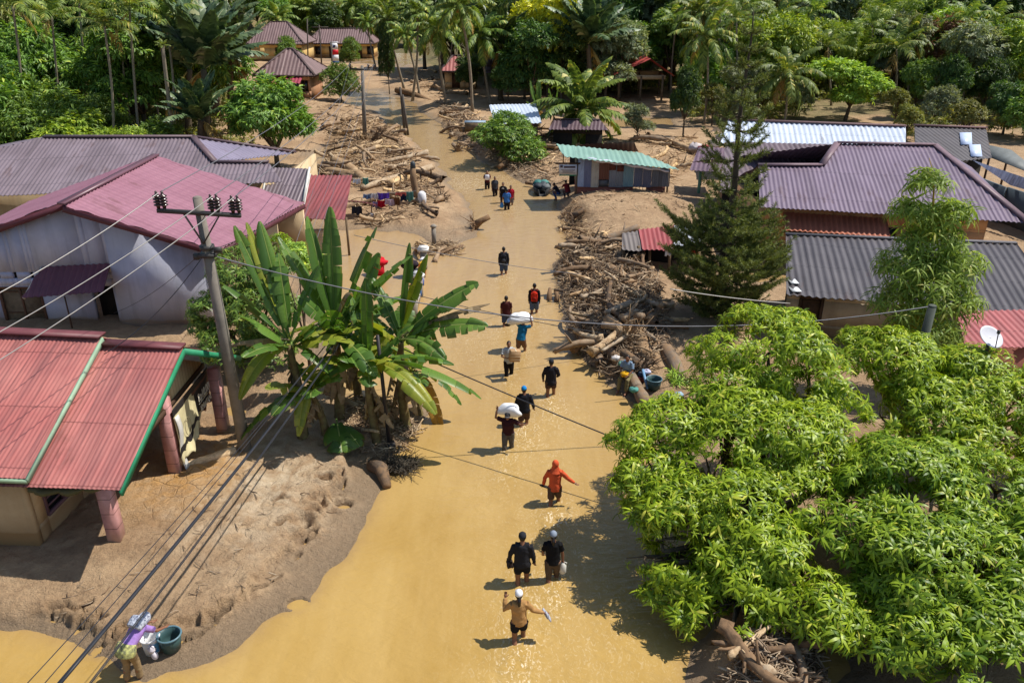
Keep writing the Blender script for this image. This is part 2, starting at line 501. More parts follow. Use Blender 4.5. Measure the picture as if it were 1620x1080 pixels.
fd, fi = seg_dist(GQ, pxpoly([(1235, 205), (1150, 150), (1110, 140), (1110, 60), (2600, 60), (2600, 262), (1640, 240), (1580, 205), (1440, 200), (1400, 188), (1310, 196)])); vegmask = np.maximum(vegmask, np.where(fi, np.clip(fd / 3, 0, .85), 0))
fattr(ground, 'veg', vegmask)
fattr(ground, 'ochre', np.clip(1.3 - np.hypot(GQ[:, 0] - G(300, 745, .3)[0], (GQ[:, 1] - G(300, 745, .3)[1]) * .75) / 1.7, 0, 1))
fattr(ground, 'pale', np.clip(1.0 - np.hypot(GQ[:, 0] + 6.6, (GQ[:, 1] - 18.2) * .8) / 3.5, 0, 1) * .9)
ground.data.materials.append(mud_material())

# ------------------------------------------------------------------ flood water
WAKES = [(820, 1016, 1.0), (826, 925, .8), (874, 915, .9), (876, 800, 1.0), (804, 712, .6), (832, 676, 1.0), (871, 630, .9), (806, 592, .5),
         (822, 553, .5), (802, 513, .4), (846, 496, .6), (797, 434, .6), (771, 299, .4), (783, 309, .4), (796, 322, .4), (808, 326, .4), (802, 332, .4)]
RIFFLES = [(740, 290, .8, 3.4), (715, 280, .8, 1.6), (790, 283, .5, 2.0), (800, 520, .35, 1.6), (770, 545, .3, 2.2)]
def water_material():
    t = NT('flood_water'); co = t.coord('Object')
    n1 = t.noise(co, .22, 5, .55, .8)
    c = t.mix(t.ramp(n1, [(.35, 0.0), (.65, 1.0)]), rgb(160, 128, 66), rgb(174, 143, 82))
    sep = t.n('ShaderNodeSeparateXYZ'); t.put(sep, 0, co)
    c = t.mix(t.ramp(t.math('MULTIPLY', sep.outputs[1], .02), [(.25, 0.0), (.8, .85)]), c, rgb(160, 133, 98))  # paler grazing reflection of farther water, painted into the colour by distance
    streak = t.noise(t.maps(co, (2.2, .35, 1)), 1.0, 7, .6, .6)
    c = t.mix(t.math('MULTIPLY', t.ramp(streak, [(.4, 0.0), (.7, 1.0)]), .22), c, rgb(190, 162, 108))
    c = t.mix(t.math('MULTIPLY', t.attr('shallow'), t.ramp(t.noise(co, 2.4, 5, .6), [(.3, .45), (.65, 1.0)])), c, rgb(150, 122, 84))
    fm = t.attr('foam')
    fn = t.noise(t.maps(co, (1.0, .55, 1)), 7.5, 7, .72, 2.2)
    foam = t.math('MULTIPLY', t.ramp(fn, [(.53, 0.0), (.64, 1.0)]), fm, clamp=True)
    c = t.mix(t.math('MULTIPLY', foam, .85), c, rgb(240, 226, 196))
    t.set(base=c, rough=t.math('MULTIPLY_ADD', foam, .4, .11), spec=.5, ior=1.33)
    w1 = t.noise(t.maps(co, (1.2, 2.4, 1), rot=(0, 0, .35)), 1.5, 6, .55, .5)
    w2 = t.noise(t.maps(co, (1, 1.7, 1), rot=(0, 0, -.5)), 4.2, 4, .55, .3)
    amp = t.math('MULTIPLY_ADD', fm, .42, .2)
    h = t.math('MULTIPLY', t.math('ADD', w1, t.math('MULTIPLY', w2, .4)), amp)
    t.bump(h, .7, .22)
    return t.m
wx = axis(-120, 120, [(-120, 8), (-16, .5), (-9, .2), (6, .16), (14, 1), (120, 8)])
wy = axis(3, 170, [(3, .5), (12, .16), (36, .2), (60, .4), (170, 3)])
water, WQ = grid_mesh('water', wx, wy, lambda Q: fbm(Q, .8, 3, 3) * .012)
structure(water)
fo = np.zeros(len(WQ))
for a, b, s in WAKES:
    p = G(a, b)[:2]; k = 1.0 + .012 * p[1]
    dx, dy = (WQ[:, 0] - p[0]) / (.42 * k), (WQ[:, 1] - p[1] + .45) / (.95 * k)
    fo = np.maximum(fo, s * np.exp(-(dx ** 2 + dy ** 2)))
    fo = np.maximum(fo, .35 * s * np.exp(-((WQ[:, 0] - p[0]) / 1.1) ** 2 - ((WQ[:, 1] - p[1] + 1.2) / 1.8) ** 2))
for a, b, s, r in RIFFLES:
    p = G(a, b)[:2]
    fo = np.maximum(fo, s * np.exp(-((WQ[:, 0] - p[0]) ** 2 + (WQ[:, 1] - p[1]) ** 2) / r ** 2))
p = G(930, 940)[:2]
fo = np.maximum(fo, .26 * np.exp(-((WQ[:, 0] - p[0]) / 2.2) ** 2 - ((WQ[:, 1] - p[1]) / 4) ** 2))
fattr(water, 'foam', fo)
fattr(water, 'shallow', np.exp(-np.clip(-height(WQ), 0, 1) / .075) * .85)
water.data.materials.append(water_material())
# ------------------------------------------------------------------ roofs
def roofmat(name, c, dirt, pale=None, streak=.5, lap=1.8, rough=.5, spec=.35, sheet=.8, patches=.4):
    """painted sheet metal: rain streaks down the slope, sheet to sheet shifts, grime at the laps"""
    t = NT(name); uv = t.coord('UV')
    sp = t.n('ShaderNodeSeparateXYZ'); t.put(sp, 0, uv); u, v = sp.outputs[0], sp.outputs[1]
    st = t.noise(t.maps(uv, (7, .35, 1)), 1.0, 6, .65); st2 = t.noise(t.maps(uv, (1.1, .12, 1), (3, 7, 0)), 1.0, 5, .6)
    bl = t.noise(uv, .55, 5, .6)
    cell = t.n('ShaderNodeTexWhiteNoise', noise_dimensions='2D')
    cmb = t.n('ShaderNodeCombineXYZ'); t.put(cmb, 0, t.math('FLOOR', t.math('DIVIDE', u, sheet))); t.put(cmb, 1, t.math('FLOOR', t.math('DIVIDE', v, lap)))
    t.put(cell, 'Vector', cmb.outputs[0])
    col = t.mix(t.math('MULTIPLY', cell.outputs[0], .55), c, tuple(q * .7 for q in c))
    col = t.mix(t.math('MULTIPLY', t.ramp(bl, [(.38, 0.0), (.66, 1.0)]), patches), col, pale or tuple(min(1, q * 1.5) for q in c))
    col = t.mix(t.math('MULTIPLY', t.ramp(st, [(.48, 0.0), (.72, 1.0)]), streak), col, dirt)
    col = t.mix(t.math('MULTIPLY', t.ramp(st2, [(.5, 0.0), (.7, 1.0)]), streak), col, dirt)
    rs = t.noise(t.maps(uv, (1.6, .5, 1), (11, 4, 0)), .8, 7, .7)
    col = t.mix(t.math('MULTIPLY', t.ramp(rs, [(.57, 0.0), (.66, 1.0)]), .5), col, t.mix(.5, dirt, rgb(96, 62, 44)))
    col = t.mix(t.math('MULTIPLY', t.math('LESS_THAN', t.math('FRACT', t.math('DIVIDE', u, sheet)), .03), .45), col, tuple(q * .35 for q in c))
    fr = t.math('FRACT', t.math('DIVIDE', v, lap))
    col = t.mix(t.math('MULTIPLY', t.math('LESS_THAN', fr, .03 / lap * 1.2), .6), col, tuple(q * .3 for q in c))
    t.set(base=col, rough=rough, spec=spec)
    return t.m
def sheet_roof(mb, P, pitch=.16, amp=.018, step=0.0, rows=5, wob=.012, seed=0, thick=.02, mi=0):
    """corrugated sheets over a flat polygon P (3D, P0->P1 along the eave); doubled so it has thickness"""
    P = np.array(P, float); o = P[0]
    U = P[1] - P[0]; U /= np.linalg.norm(U)
    c = P.mean(0) - o; N = np.cross(U, c - U * (c @ U)); N /= np.linalg.norm(N)
    if N[2] < 0: N = -N
    Vv = np.cross(N, U)
    if Vv[2] < 0: Vv = -Vv
    q = np.stack([(P - o) @ U, (P - o) @ Vv], 1)
    us = np.arange(q[:, 0].min(), q[:, 0].max(), pitch / 4)
    us = np.unique(np.concatenate([us, q[:, 0]])); us[0] += 1e-5; us[-1] -= 1e-5
    lo, hi = [], []
    for u in us:
        vs = []
        for i in range(len(q)):
            a, b = q[i], q[(i + 1) % len(q)]
            if (a[0] - u) * (b[0] - u) <= 0 and abs(b[0] - a[0]) > 1e-9:
                vs.append(a[1] + (u - a[0]) / (b[0] - a[0]) * (b[1] - a[1]))
        vs = vs or [0, 0]; lo.append(min(vs)); hi.append(max(vs))
    lo, hi = np.array(lo), np.array(hi)
    if step: rows = max(2, int((hi - lo).max() / step * 3))
    t = np.linspace(0, 1, rows + 1)
    if step:
        vmax = hi.max(); allv = np.linspace(q[:, 1].min(), vmax, rows + 1)
        VV = np.clip(allv[None, :], lo[:, None], hi[:, None])
    else: VV = lo[:, None] + (hi - lo)[:, None] * t[None, :]
    UU = np.repeat(us[:, None], rows + 1, 1)
    h = amp * np.cos(UU * 2 * math.pi / pitch)
    if step: h = h + .03 * (1 - np.mod(VV / step, 1.0))
    Q = np.stack([UU.ravel(), VV.ravel()], 1)
    h = h + (fbm(Q, .7, seed + 3, 3) * wob * 2).reshape(h.shape)
    pts = o + UU[..., None] * U + VV[..., None] * Vv + h[..., None] * N
    nu, nv = UU.shape
    i = np.arange(nu * nv).reshape(nu, nv)
    F = np.stack([i[:-1, :-1], i[1:, :-1], i[1:, 1:], i[:-1, 1:]], -1).reshape(-1, 4).tolist()
    uv = np.stack([UU.ravel() + seed * 3.1, VV.ravel() + seed * 1.7], 1)
    mb.add(pts.reshape(-1, 3), F, uv, mi)
    mb.add((pts - N * thick).reshape(-1, 3), [f[::-1] for f in F], uv, mi)
    return U, Vv, N
def proof(name, px, pl, mat, parent, pitch=.16, amp=.018, seed=0, **k):
    mb = MB(); pts = [onp(a, b, pl) for a, b in px]
    sheet_roof(mb, pts, pitch, amp, seed=seed, **k)
    return mb.obj(name, mat, parent, smooth=False), pts
def capbar(a, b, w=.3, h=.05):
    mb = MB(); mb.bar(a, b, w, h); return mb

# ------------------------------------------------------------------ walls
def plaster(name, c, c2, stain=rgb(140, 108, 72), flood=1.2, base=.4, patch=None):
    """rendered wall: blotches, drips, and the brown tide mark of the flood"""
    t = NT(name); co = t.coord('Object'); sep = t.n('ShaderNodeSeparateXYZ'); t.put(sep, 0, t.geo('Position')); z = sep.outputs[2]
    n = t.noise(co, .9, 7, .65); d = t.noise(t.maps(co, (3, 3, .35)), 1.0, 6, .6); f = t.noise(co, 14, 5, .6)
    col = t.mix(t.ramp(n, [(.35, 0.0), (.65, 1.0)]), c, c2)
    if patch: col = t.mix(t.ramp(t.noise(co, .55, 3, .5, .4), [(.5, 0.0), (.68, .45)]), col, patch)
    col = t.mix(t.math('MULTIPLY', t.ramp(d, [(.52, 0.0), (.75, 1.0)]), .45), col, tuple(q * .45 for q in c))
    zz = t.math('MULTIPLY_ADD', n, .35, t.math('SUBTRACT', z, base))
    col = t.mix(t.ramp(t.math('DIVIDE', zz, flood + .001), [(.55, .9), (.6, .45), (1.0, 0.0)]), col, stain)
    t.set(base=col, rough=.9, spec=.2)
    t.bump(t.math('ADD', f, n), .25, .02)
    return t.m
def wall(mb, a, b, z0, z1, th=.15, holes=(), top=None, mi=0):
    """upright wall from a to b (plan), thickness to the left of a->b; holes = (u0,u1,zlo,zhi); top = [(u,z)...] for a gable"""
    a, b = np.array(a[:2], float), np.array(b[:2], float)
    d = b - a; L = np.linalg.norm(d); d /= L; nrm = np.array([-d[1], d[0]])
    us = sorted({0, L, *[h[0] for h in holes], *[h[1] for h in holes], *([t[0] for t in top] if top else [])})
    zt = (lambda u: np.interp(u, [t[0] for t in top], [t[1] for t in top])) if top else (lambda u: z1)
    zs = sorted({z0, *[h[2] for h in holes], *[h[3] for h in holes]})
    def pt(u, z, k): p = a + d * u + nrm * (th * k); return (p[0], p[1], z)
    for i in range(len(us) - 1):
        u0, u1 = us[i], us[i + 1]
        for j in range(len(zs)):
            lo = zs[j]
            h0, h1 = (zs[j + 1], zs[j + 1]) if j + 1 < len(zs) else (zt(u0), zt(u1))
            um, zm = (u0 + u1) / 2, (lo + min(h0, h1)) / 2
            if any(h[0] < um < h[1] and h[2] < zm < h[3] for h in holes): continue
            mb.hexa([pt(u0, lo, 0), pt(u1, lo, 0), pt(u1, lo, 1), pt(u0, lo, 1)], [pt(u0, h0, 0), pt(u1, h1, 0), pt(u1, h1, 1), pt(u0, h0, 1)], mi)
    return mb
def window(parent, a, b, u0, u1, z0, z1, frame_m, pane_m, bars=3, mull=1, inset=.04, w=.06, name='window'):
    """frame (part) with a pane (sub-part) set into the wall a->b"""
    a, b = np.array(a[:2], float), np.array(b[:2], float)
    d = (b - a) / np.linalg.norm(b - a); nrm = np.array([-d[1], d[0]])
    P = lambda u, z, k=inset: np.array([*(a + d * u + nrm * k), z])
    f = MB()
    for (p, q) in (((u0, z0), (u1, z0)), ((u0, z1), (u1, z1)), ((u0, z0), (u0, z1)), ((u1, z0), (u1, z1))): f.bar(P(*p), P(*q), w, w)
    for k in range(1, mull + 1):
        u = u0 + (u1 - u0) * k / (mull + 1); f.bar(P(u, z0), P(u, z1), w * .9, w * .8)
    for k in range(1, bars + 1):
        z = z0 + (z1 - z0) * k / (bars + 1); f.bar(P(u0, z), P(u1, z), w * .45, w * .45)
    fo = f.obj(name, frame_m, parent)
    g = MB(); g.hexa([P(u0, z0, inset + .03), P(u1, z0, inset + .03), P(u1, z0, inset + .05), P(u0, z0, inset + .05)],
                     [P(u0, z1, inset + .03), P(u1, z1, inset + .03), P(u1, z1, inset + .05), P(u0, z1, inset + .05)])
    g.obj('pane', pane_m, fo)
    return fo
def door(parent, a, b, u0, u1, z0, z1, m, frame_m=None, leaves=1, inset=.05, name='door'):
    a, b = np.array(a[:2], float), np.array(b[:2], float)
    d = (b - a) / np.linalg.norm(b - a); nrm = np.array([-d[1], d[0]])
    P = lambda u, z, k: np.array([*(a + d * u + nrm * k), z])
    mb = MB()
    mb.hexa([P(u0, z0, inset), P(u1, z0, inset), P(u1, z0, inset + .05), P(u0, z0, inset + .05)], [P(u0, z1, inset), P(u1, z1, inset), P(u1, z1, inset + .05), P(u0, z1, inset + .05)])
    o = mb.obj(name, m, parent)
    f = MB()
    for (p, q) in (((u0, z1), (u1, z1)), ((u0, z0), (u0, z1)), ((u1, z0), (u1, z1))): f.bar(P(*p, inset - .03), P(*q, inset - .03), .1, .08)
    for k in range(1, leaves): u = u0 + (u1 - u0) * k / leaves; f.bar(P(u, z0, inset - .02), P(u, z1, inset - .02), .07, .06)
    for k in range(leaves):
        ua, ub = u0 + (u1 - u0) * k / leaves, u0 + (u1 - u0) * (k + 1) / leaves
        for z in (z0 + (z1 - z0) * .08, z0 + (z1 - z0) * .5, z0 + (z1 - z0) * .92): f.bar(P(ua + .1, z, inset - .01), P(ub - .1, z, inset - .01), .08, .03)
    f.obj('frame', frame_m or m, o)
    return o

DARK = plain('shade_dark_fill', (.018, .015, .012), .9, .3)  # near-black colour stands in for shade under roofs and inside openings
PANE = plain('window_glass_dark', (.02, .024, .028), .12, .3, spec=.6, bump=0)
WOOD = plain('grey_timber', rgb(128, 108, 84), .85, .45, 4, .4, 18)
DKWOOD = plain('brown_timber', rgb(84, 62, 46), .8, .4, 4, .4, 18)
CONC = plain('weathered_concrete', rgb(150, 142, 130), .9, .3, 2.5, .35, 25)

def text_mesh(txt, size, mat, parent, M, name='lettering', extrude=.004, sx=1.0):
    cu = bpy.data.curves.new(name, 'FONT'); cu.body = txt; cu.size = size; cu.extrude = extrude; cu.align_x = 'CENTER'
    tmp = bpy.data.objects.new('tmp', cu); COL.objects.link(tmp)
    bpy.context.view_layer.update()
    me = bpy.data.meshes.new_from_object(tmp.evaluated_get(bpy.context.evaluated_depsgraph_get()))
    bpy.data.objects.remove(tmp); bpy.data.curves.remove(cu)
    me.name = name
    me.transform(Matrix.Diagonal((sx, 1, 1, 1)))
    me.transform(M)
    org = Vector(parent['_org'])
    me.transform(Matrix.Translation(-org))
    me.materials.clear(); me.materials.append(mat)
    o = bpy.data.objects.new(name, me); COL.objects.link(o); o.parent = parent
    return o

# ================================================================== shop house with the red roof
RED = roofmat('red_sheet_roof', rgb(174, 102, 96), rgb(108, 70, 70), rgb(194, 136, 124), .7, 1.75, .45)
GREEN_TRIM = plain('green_painted_timber', rgb(46, 140, 100), .6, .25)
sh = thing('shop_house', 'shop house with faded red corrugated roof, pink tiled porch pillars and green verge boards', 'house', (-12, 18.2, .4))
plA = plane_of(G(190, 775, 2.62), G(0, 769, 2.62), G(290, 550, 4.2))
rp, pts = proof('roof_sheet', [(-330, 757), (190, 775), (290, 550), (-200, 528)], plA, RED, sh, .11, .011, 1, wob=.02)
EF, RR, RL = pts[1], pts[2], pts[3]
up = np.array([0, 0, .2])
plB = (plA[0] + up, plA[1])
rp2, pts2 = proof('roof_sheet', [(-330, 742), (42, 757), (162, 533), (-200, 516)], plB, RED, sh, .11, .011, 5, wob=.02)
EB = G(380, 562, 2.62)
mb = MB(); EBl = EB + (RL - RR) * 1.0
sheet_roof(mb, [EB, EBl, RL, RR], .11, .011, seed=8); mb.obj('roof_sheet', RED, sh)
mb = MB()
RB2 = pts2[2]; RL2 = pts2[3]
sheet_roof(mb, [EBl + up, EB + up + (RB2 - RR) * np.array([1, 1, 0]), RB2, RL2], .11, .011, seed=9); mb.obj('roof_sheet', RED, sh)
mb = MB(); mb.bar(RR + (0, 0, .04), RB2 + (0, 0, -.14), .34, .05); mb.bar(RB2 + (0, 0, .05), RL2 + (0, 0, .05), .36, .05)
mb.obj('ridge_cap', plain('maroon_flashing', rgb(112, 62, 66), .5, .3), sh)
mb = MB()
nd = np.array([0, 0, -.1])
mb.bar(EF + nd, RR + nd, .05, .16); mb.bar(RR + nd, EB + nd, .05, .16)
mb.obj('verge_board', GREEN_TRIM, sh)
mb = MB(); mb.bar(pts2[1] + nd * .6, RB2 + nd * .6, .05, .14); mb.bar(pts2[1] + nd * .7, pts2[0] + nd * .7, .05, .1)
mb.obj('verge_board', plain('pale_green_timber', rgb(150, 178, 150), .6, .25), sh)
# porch pillars
def tile_pillar_mat():
    t = NT('pink_pillar_tiles'); sep = t.n('ShaderNodeSeparateXYZ'); t.put(sep, 0, t.geo('Position')); z = sep.outputs[2]
    j = t.math('LESS_THAN', t.math('FRACT', t.math('DIVIDE', z, .42)), .035)
    n = t.noise(t.coord(), 3, 6)
    c = t.mix(t.ramp(n, [(.35, 0.0), (.65, 1.0)]), rgb(196, 146, 142), rgb(168, 120, 116))
    c = t.mix(t.ramp(t.math('MULTIPLY_ADD', n, .3, z), [(.5, .7), (1.1, 0.0)]), c, rgb(190, 160, 128))
    t.set(base=t.mix(j, c, rgb(70, 46, 44)), rough=.35, spec=.4)
    return t.m
PTM = tile_pillar_mat()
PIL = [G(183, 862, .35), G(278, 757, .35), G(352, 683, .35)]
for q in PIL:
    mb = MB(); zt = 2.45 if q is not PIL[1] else 3.3
    mb.box((q[0], q[1] + .12, (zt - .3) / 2), (.3, .3, zt + .3)); mb.obj('porch_pillar', PTM, sh)
gx = -9.15
mb = MB(); ry = RR[1]
wall(mb, (gx, EF[1] + .7), (gx, EB[1] - .4), 2.38, 0, .08, top=[(0, 2.62), (ry - EF[1] - .7, 3.98), (EB[1] - .4 - EF[1] - .7, 2.6)])
def boards(name, c, w=.18, axis=1):
    t = NT(name); co = t.coord('Object'); sep = t.n('ShaderNodeSeparateXYZ'); t.put(sep, 0, co)
    f = t.math('FRACT', t.math('DIVIDE', sep.outputs[axis], w))
    cell = t.n('ShaderNodeTexWhiteNoise', noise_dimensions='1D'); t.put(cell, 'W', t.math('FLOOR', t.math('DIVIDE', sep.outputs[axis], w)))
    col = t.mix(t.math('MULTIPLY', cell.outputs[0], .4), c, tuple(q * .6 for q in c))
    col = t.mix(t.math('MULTIPLY', t.noise(t.maps(co, (6, 6, .8)), 1, 5), .4), col, tuple(q * .4 for q in c))
    t.set(base=t.mix(t.math('LESS_THAN', f, .07), col, tuple(q * .2 for q in c)), rough=.85, spec=.2)
    return t.m
mb.obj('gable_board_wall', boards('cream_boards', rgb(186, 172, 140)), sh)
# walls
CREAM = plaster('cream_plaster', rgb(206, 184, 148), rgb(186, 160, 124), rgb(150, 118, 80), 1.3, .3)
wx0, wy0 = G(66, 870, .35)[:2]
mb = MB(); A, B = (wx0 - 9, wy0 + .35), (wx0, wy0)
wall(mb, A, B, -.2, 2.7, .15); mb.obj('front_wall', CREAM, sh)
mb = MB(); A2, B2 = (wx0, wy0 + .17), (wx0 + .35, wy0 + 5.6)
wall(mb, A2, B2, -.2, 2.7, .15, holes=[(.35, 1.75, .95, 2.25)]); mb.obj('side_wall', CREAM, sh)
mb = MB(); wall(mb, (wx0 + .4, wy0 + 5.7), (wx0 - 9, wy0 + 5.9), -.2, 2.6, .15); mb.obj('back_wall', CREAM, sh)
MAUVE = plain('mauve_window_timber', rgb(112, 84, 92), .6, .3)
window(sh, A2, B2, .38, 1.72, .98, 2.22, MAUVE, PANE, 5, 1, .02, .09)
mb = MB(); mb.bar((wx0 - 8, wy0 - .5, 2.5), (EF[0] - .3, EF[1] + .5, 2.5), .08, .12); mb.bar((gx, EF[1] + .5, 2.45), (gx, EB[1] - .3, 2.45), .1, .14)
mb.obj('porch_beam', DKWOOD, sh)
# bundled tarpaulin tied under the porch eave
mb = MB(); a = np.array([-10.9, 15.0, 2.36]); b = np.array([-9.3, 15.3, 2.3])
k = np.linspace(0, 1, 14); P = a + (b - a) * k[:, None] + np.stack([0 * k, .05 * np.sin(k * 20), -.1 * np.sin(k * 3.1)], 1)
mb.tube(P, .07 + .05 * np.abs(np.sin(k * 9)), 9, ell=1.4)
tag(mb.obj('tarpaulin', plain('olive_tarp', rgb(84, 84, 56), .6, .4, 6, .5, 30), smooth=True, origin=a), 'olive tarpaulin rolled up under the eave above the porch pillar', 'tarpaulin')
# ---- torn cigarette banner between the two rear pillars
BK = plain('banner_black', rgb(44, 40, 40), .55, .3); BW = plain('banner_brown', rgb(112, 72, 54), .6, .35)
BC = plain('banner_cream', rgb(214, 202, 158), .55, .2); BT = plain('banner_white', rgb(220, 214, 200), .5, .1, bump=0)
bn = thing('banner', 'torn cream and black advertising banner hanging between porch pillars, price lettering on dark panel', 'banner', (gx + .1, 18.5, 2.0))
ny_, nz_ = 46, 30
y0, y1 = PIL[1][1] + .1, PIL[2][1] + .25
mbs = MB()
yy = np.linspace(0, 1, ny_ + 1); zz = np.linspace(0, 1, nz_ + 1)
YY, ZZ = np.meshgrid(yy, zz, indexing='ij')
bot = .72 + .62 * YY + .1 * np.sin(YY * 19) * (1 - YY) + .06 * np.sin(YY * 43)
ZW = 2.42 - ZZ * (2.42 - bot)
XW = gx + .14 + .05 * np.sin(YY * 9 + ZZ * 5) * ZZ + .09 * np.sin(YY * 4 + 1) * ZZ ** 2 + .03 * np.sin(YY * 31 + ZZ * 14) * ZZ ** 2
pts = np.stack([XW, y0 + YY * (y1 - y0), ZW], -1)
i = np.arange((ny_ + 1) * (nz_ + 1)).reshape(ny_ + 1, nz_ + 1)
groups = {0: [], 1: [], 2: []}
for a in range(ny_):
    for b in range(nz_):
        u, v = (a + .5) / ny_, (b + .5) / nz_
        m = 2
        if v < .13: m = 0
        elif u > .93 or (u > .5 and v < .2): m = 1
        elif u > .55 and v < .68: m = 0
        elif abs(v - (.83 - .12 * math.sin(u * 3))) < .055: m = 0
        elif u > .7 and v > .86: m = 1
        groups[m].append((i[a, b], i[a + 1, b], i[a + 1, b + 1], i[a, b + 1]))
for m in groups: mbs.add(pts.reshape(-1, 3) if m == 0 else np.zeros((0, 3)), [], mi=m)
for m in groups:
    mbs.f.extend(groups[m]); mbs.mi.extend([m] * len(groups[m]))
bo = mbs.obj('banner_cloth', [BK, BW, BC], bn, smooth=True)
so_ = bo.modifiers.new('thickness', 'SOLIDIFY'); so_.thickness = .006
Mx = lambda y, z, x: Matrix(((0, 0, 1, x), (1, 0, 0, y), (0, 1, 0, z), (0, 0, 0, 1)))
ym = y0 + (y1 - y0) * .745
text_mesh('Rp10.000', .36, BT, bn, Mx(ym, 1.86, gx + .24), sx=.72)
text_mesh('10 BATANG', .27, BT, bn, Mx(ym, 1.53, gx + .25), sx=.66)
mb = MB(); mb.box((gx + .24, ym, 1.80), (.006, 1.0, .012)); mb.obj('rule_line', BT, bn)
mb = MB()   # faint roundel on the cream part
ar = np.linspace(0, 2 * math.pi, 25); P = np.stack([np.full(25, gx + .215), y0 + .62 + .2 * np.cos(ar), 1.6 + .26 * np.sin(ar)], 1)
mb.tube(P, .008, 5, cap=False); mb.obj('roundel', plain('banner_grey', rgb(150, 140, 112), .6), bn)
# white strip of plastic hanging from the near pillar
mb = MB(); k = np.linspace(0, 1, 12)
q = PIL[1] + (.25, .2, 0)
L1 = np.stack([q[0] + .05 * np.sin(k * 7), q[1] + .05 * k, 2.2 - 1.75 * k], 1)
Vt = np.concatenate([L1 + (0, -.1, 0), L1 + (.02, .12, 0)]); n = 12
mb.add(Vt, [(j, j + 1, n + j + 1, n + j) for j in range(n - 1)])
o = mb.obj('plastic_sheet', plain('white_plastic', rgb(214, 212, 206), .4, .2), smooth=True, origin=q)
o.modifiers.new('thickness', 'SOLIDIFY').thickness = .006
tag(o, 'white strip of plastic sheet dangling beside the pink pillar and banner', 'plastic sheet')

# ================================================================== grey house with the pink tiled roof
PINK = roofmat('pink_tile_roof', rgb(158, 110, 124), rgb(124, 84, 96), rgb(172, 126, 140), .5, 50, .4, .4, 50, .35)
gh = thing('tile_roof_house', 'grey rendered house with dusty pink metal tile roof facing the flood', 'house', (-14, 31, .4))
Rf, Rb, eb, ef = G(97, 325, 5.5), G(247, 247, 5.5), G(482, 322, 3.7), G(345, 397, 3.7)
pl = plane_of(ef, eb, Rf)
Rb = onp(247, 247, pl)
mb = MB(); sheet_roof(mb, [ef, eb, Rb, Rf], .24, .03, step=.36, seed=2, wob=.008); mb.obj('roof_slope', PINK, gh)
lf, lb = Rf + (ef - Rf) * np.array([-1, 1, 1]) + (0, .55, .05), Rb + (eb - Rb) * np.array([-1, 1, 1]) + (0, 0, .05)
Rf2 = Rf + (Rb - Rf) * .08
mb = MB(); sheet_roof(mb, [lf, lb, Rb + (0, 0, .05), Rf2 + (0, 0, .05)], .24, .03, step=.36, seed=4, wob=.008); mb.obj('roof_slope', PINK, gh)
mb = MB(); mb.bar(Rf + (0, 0, .06), Rb + (0, 0, .06), .3, .08); mb.obj('ridge_cap', PINK, gh)
MAROON = plain('maroon_fascia', rgb(96, 52, 62), .55, .3)
mb = MB(); mb.bar(ef + (0, .05, -.14), Rf + (0, .05, -.14), .05, .24); mb.bar(Rf2 + (0, .05, -.1), lf + (0, .05, -.1), .05, .24); mb.bar(ef + (0, 0, -.12), eb + (0, 0, -.12), .05, .2)
mb.obj('fascia', MAROON, gh)
GREYW = plaster('shade_blue_render', rgb(182, 186, 204), rgb(164, 168, 188), rgb(166, 146, 126), 1.2, .2, patch=rgb(200, 198, 200))  # bluish cast of the shaded front is mixed into the wall colour
xr, xm, xl = -11.75, -15.3, -26.0
yw = 28.85
mb = MB(); s = (5.5 - 3.7) / (Rf[0] - ef[0])
zr = lambda x: 5.33 - abs(x - Rf[0]) * abs(s)
wall(mb, (xm, yw), (xr, yw), -.2, 0, .2, top=[(0, zr(xm)), (xr - xm, zr(xr))]); mb.obj('front_wall', GREYW, gh)
yl = yw + .22
mb = MB()
wall(mb, (xl, yl), (xm, yl), -.2, 0, .2, holes=[(6.0, 7.7, -.1, 2.0), (9.62, 10.5, -.1, 2.05)] + [(xx, xx + .16, 2.35, 2.62) for xx in (6.1, 6.75, 7.4)],
     top=[(0, zr(xl)), (Rf[0] - xl, zr(Rf[0])), (xm - xl, zr(xm))]); mb.obj('front_wall', GREYW, gh)
mb = MB(); wall(mb, (xr, yw + .21), (xr + 1.1, 35.2), -.2, 3.55, .2); mb.obj('side_wall', CREAM, gh)
BRDOOR = plain('brown_door_timber', rgb(104, 72, 52), .7, .4, 3)
door(gh, (xl, yl), (xm, yl), 6.05, 7.65, -.1, 1.98, plain('worn_door_panel', rgb(122, 106, 84), .8, .5, 5), BRDOOR, 2, .06)
mb = MB(); mb.box((xl + 10.06, yl + .5, .95), (.86, .05, 2.1)); mb.obj('doorway_shade', DARK, gh)  # dark sheet painted as the shade inside the doorway
for xx in (6.1, 6.75, 7.4):
    mb = MB(); mb.box((xl + xx + .08, yl + .12, 2.485), (.15, .03, .26)); mb.obj('vent', DARK, gh)  # dark fill painted as the shade in each vent hole
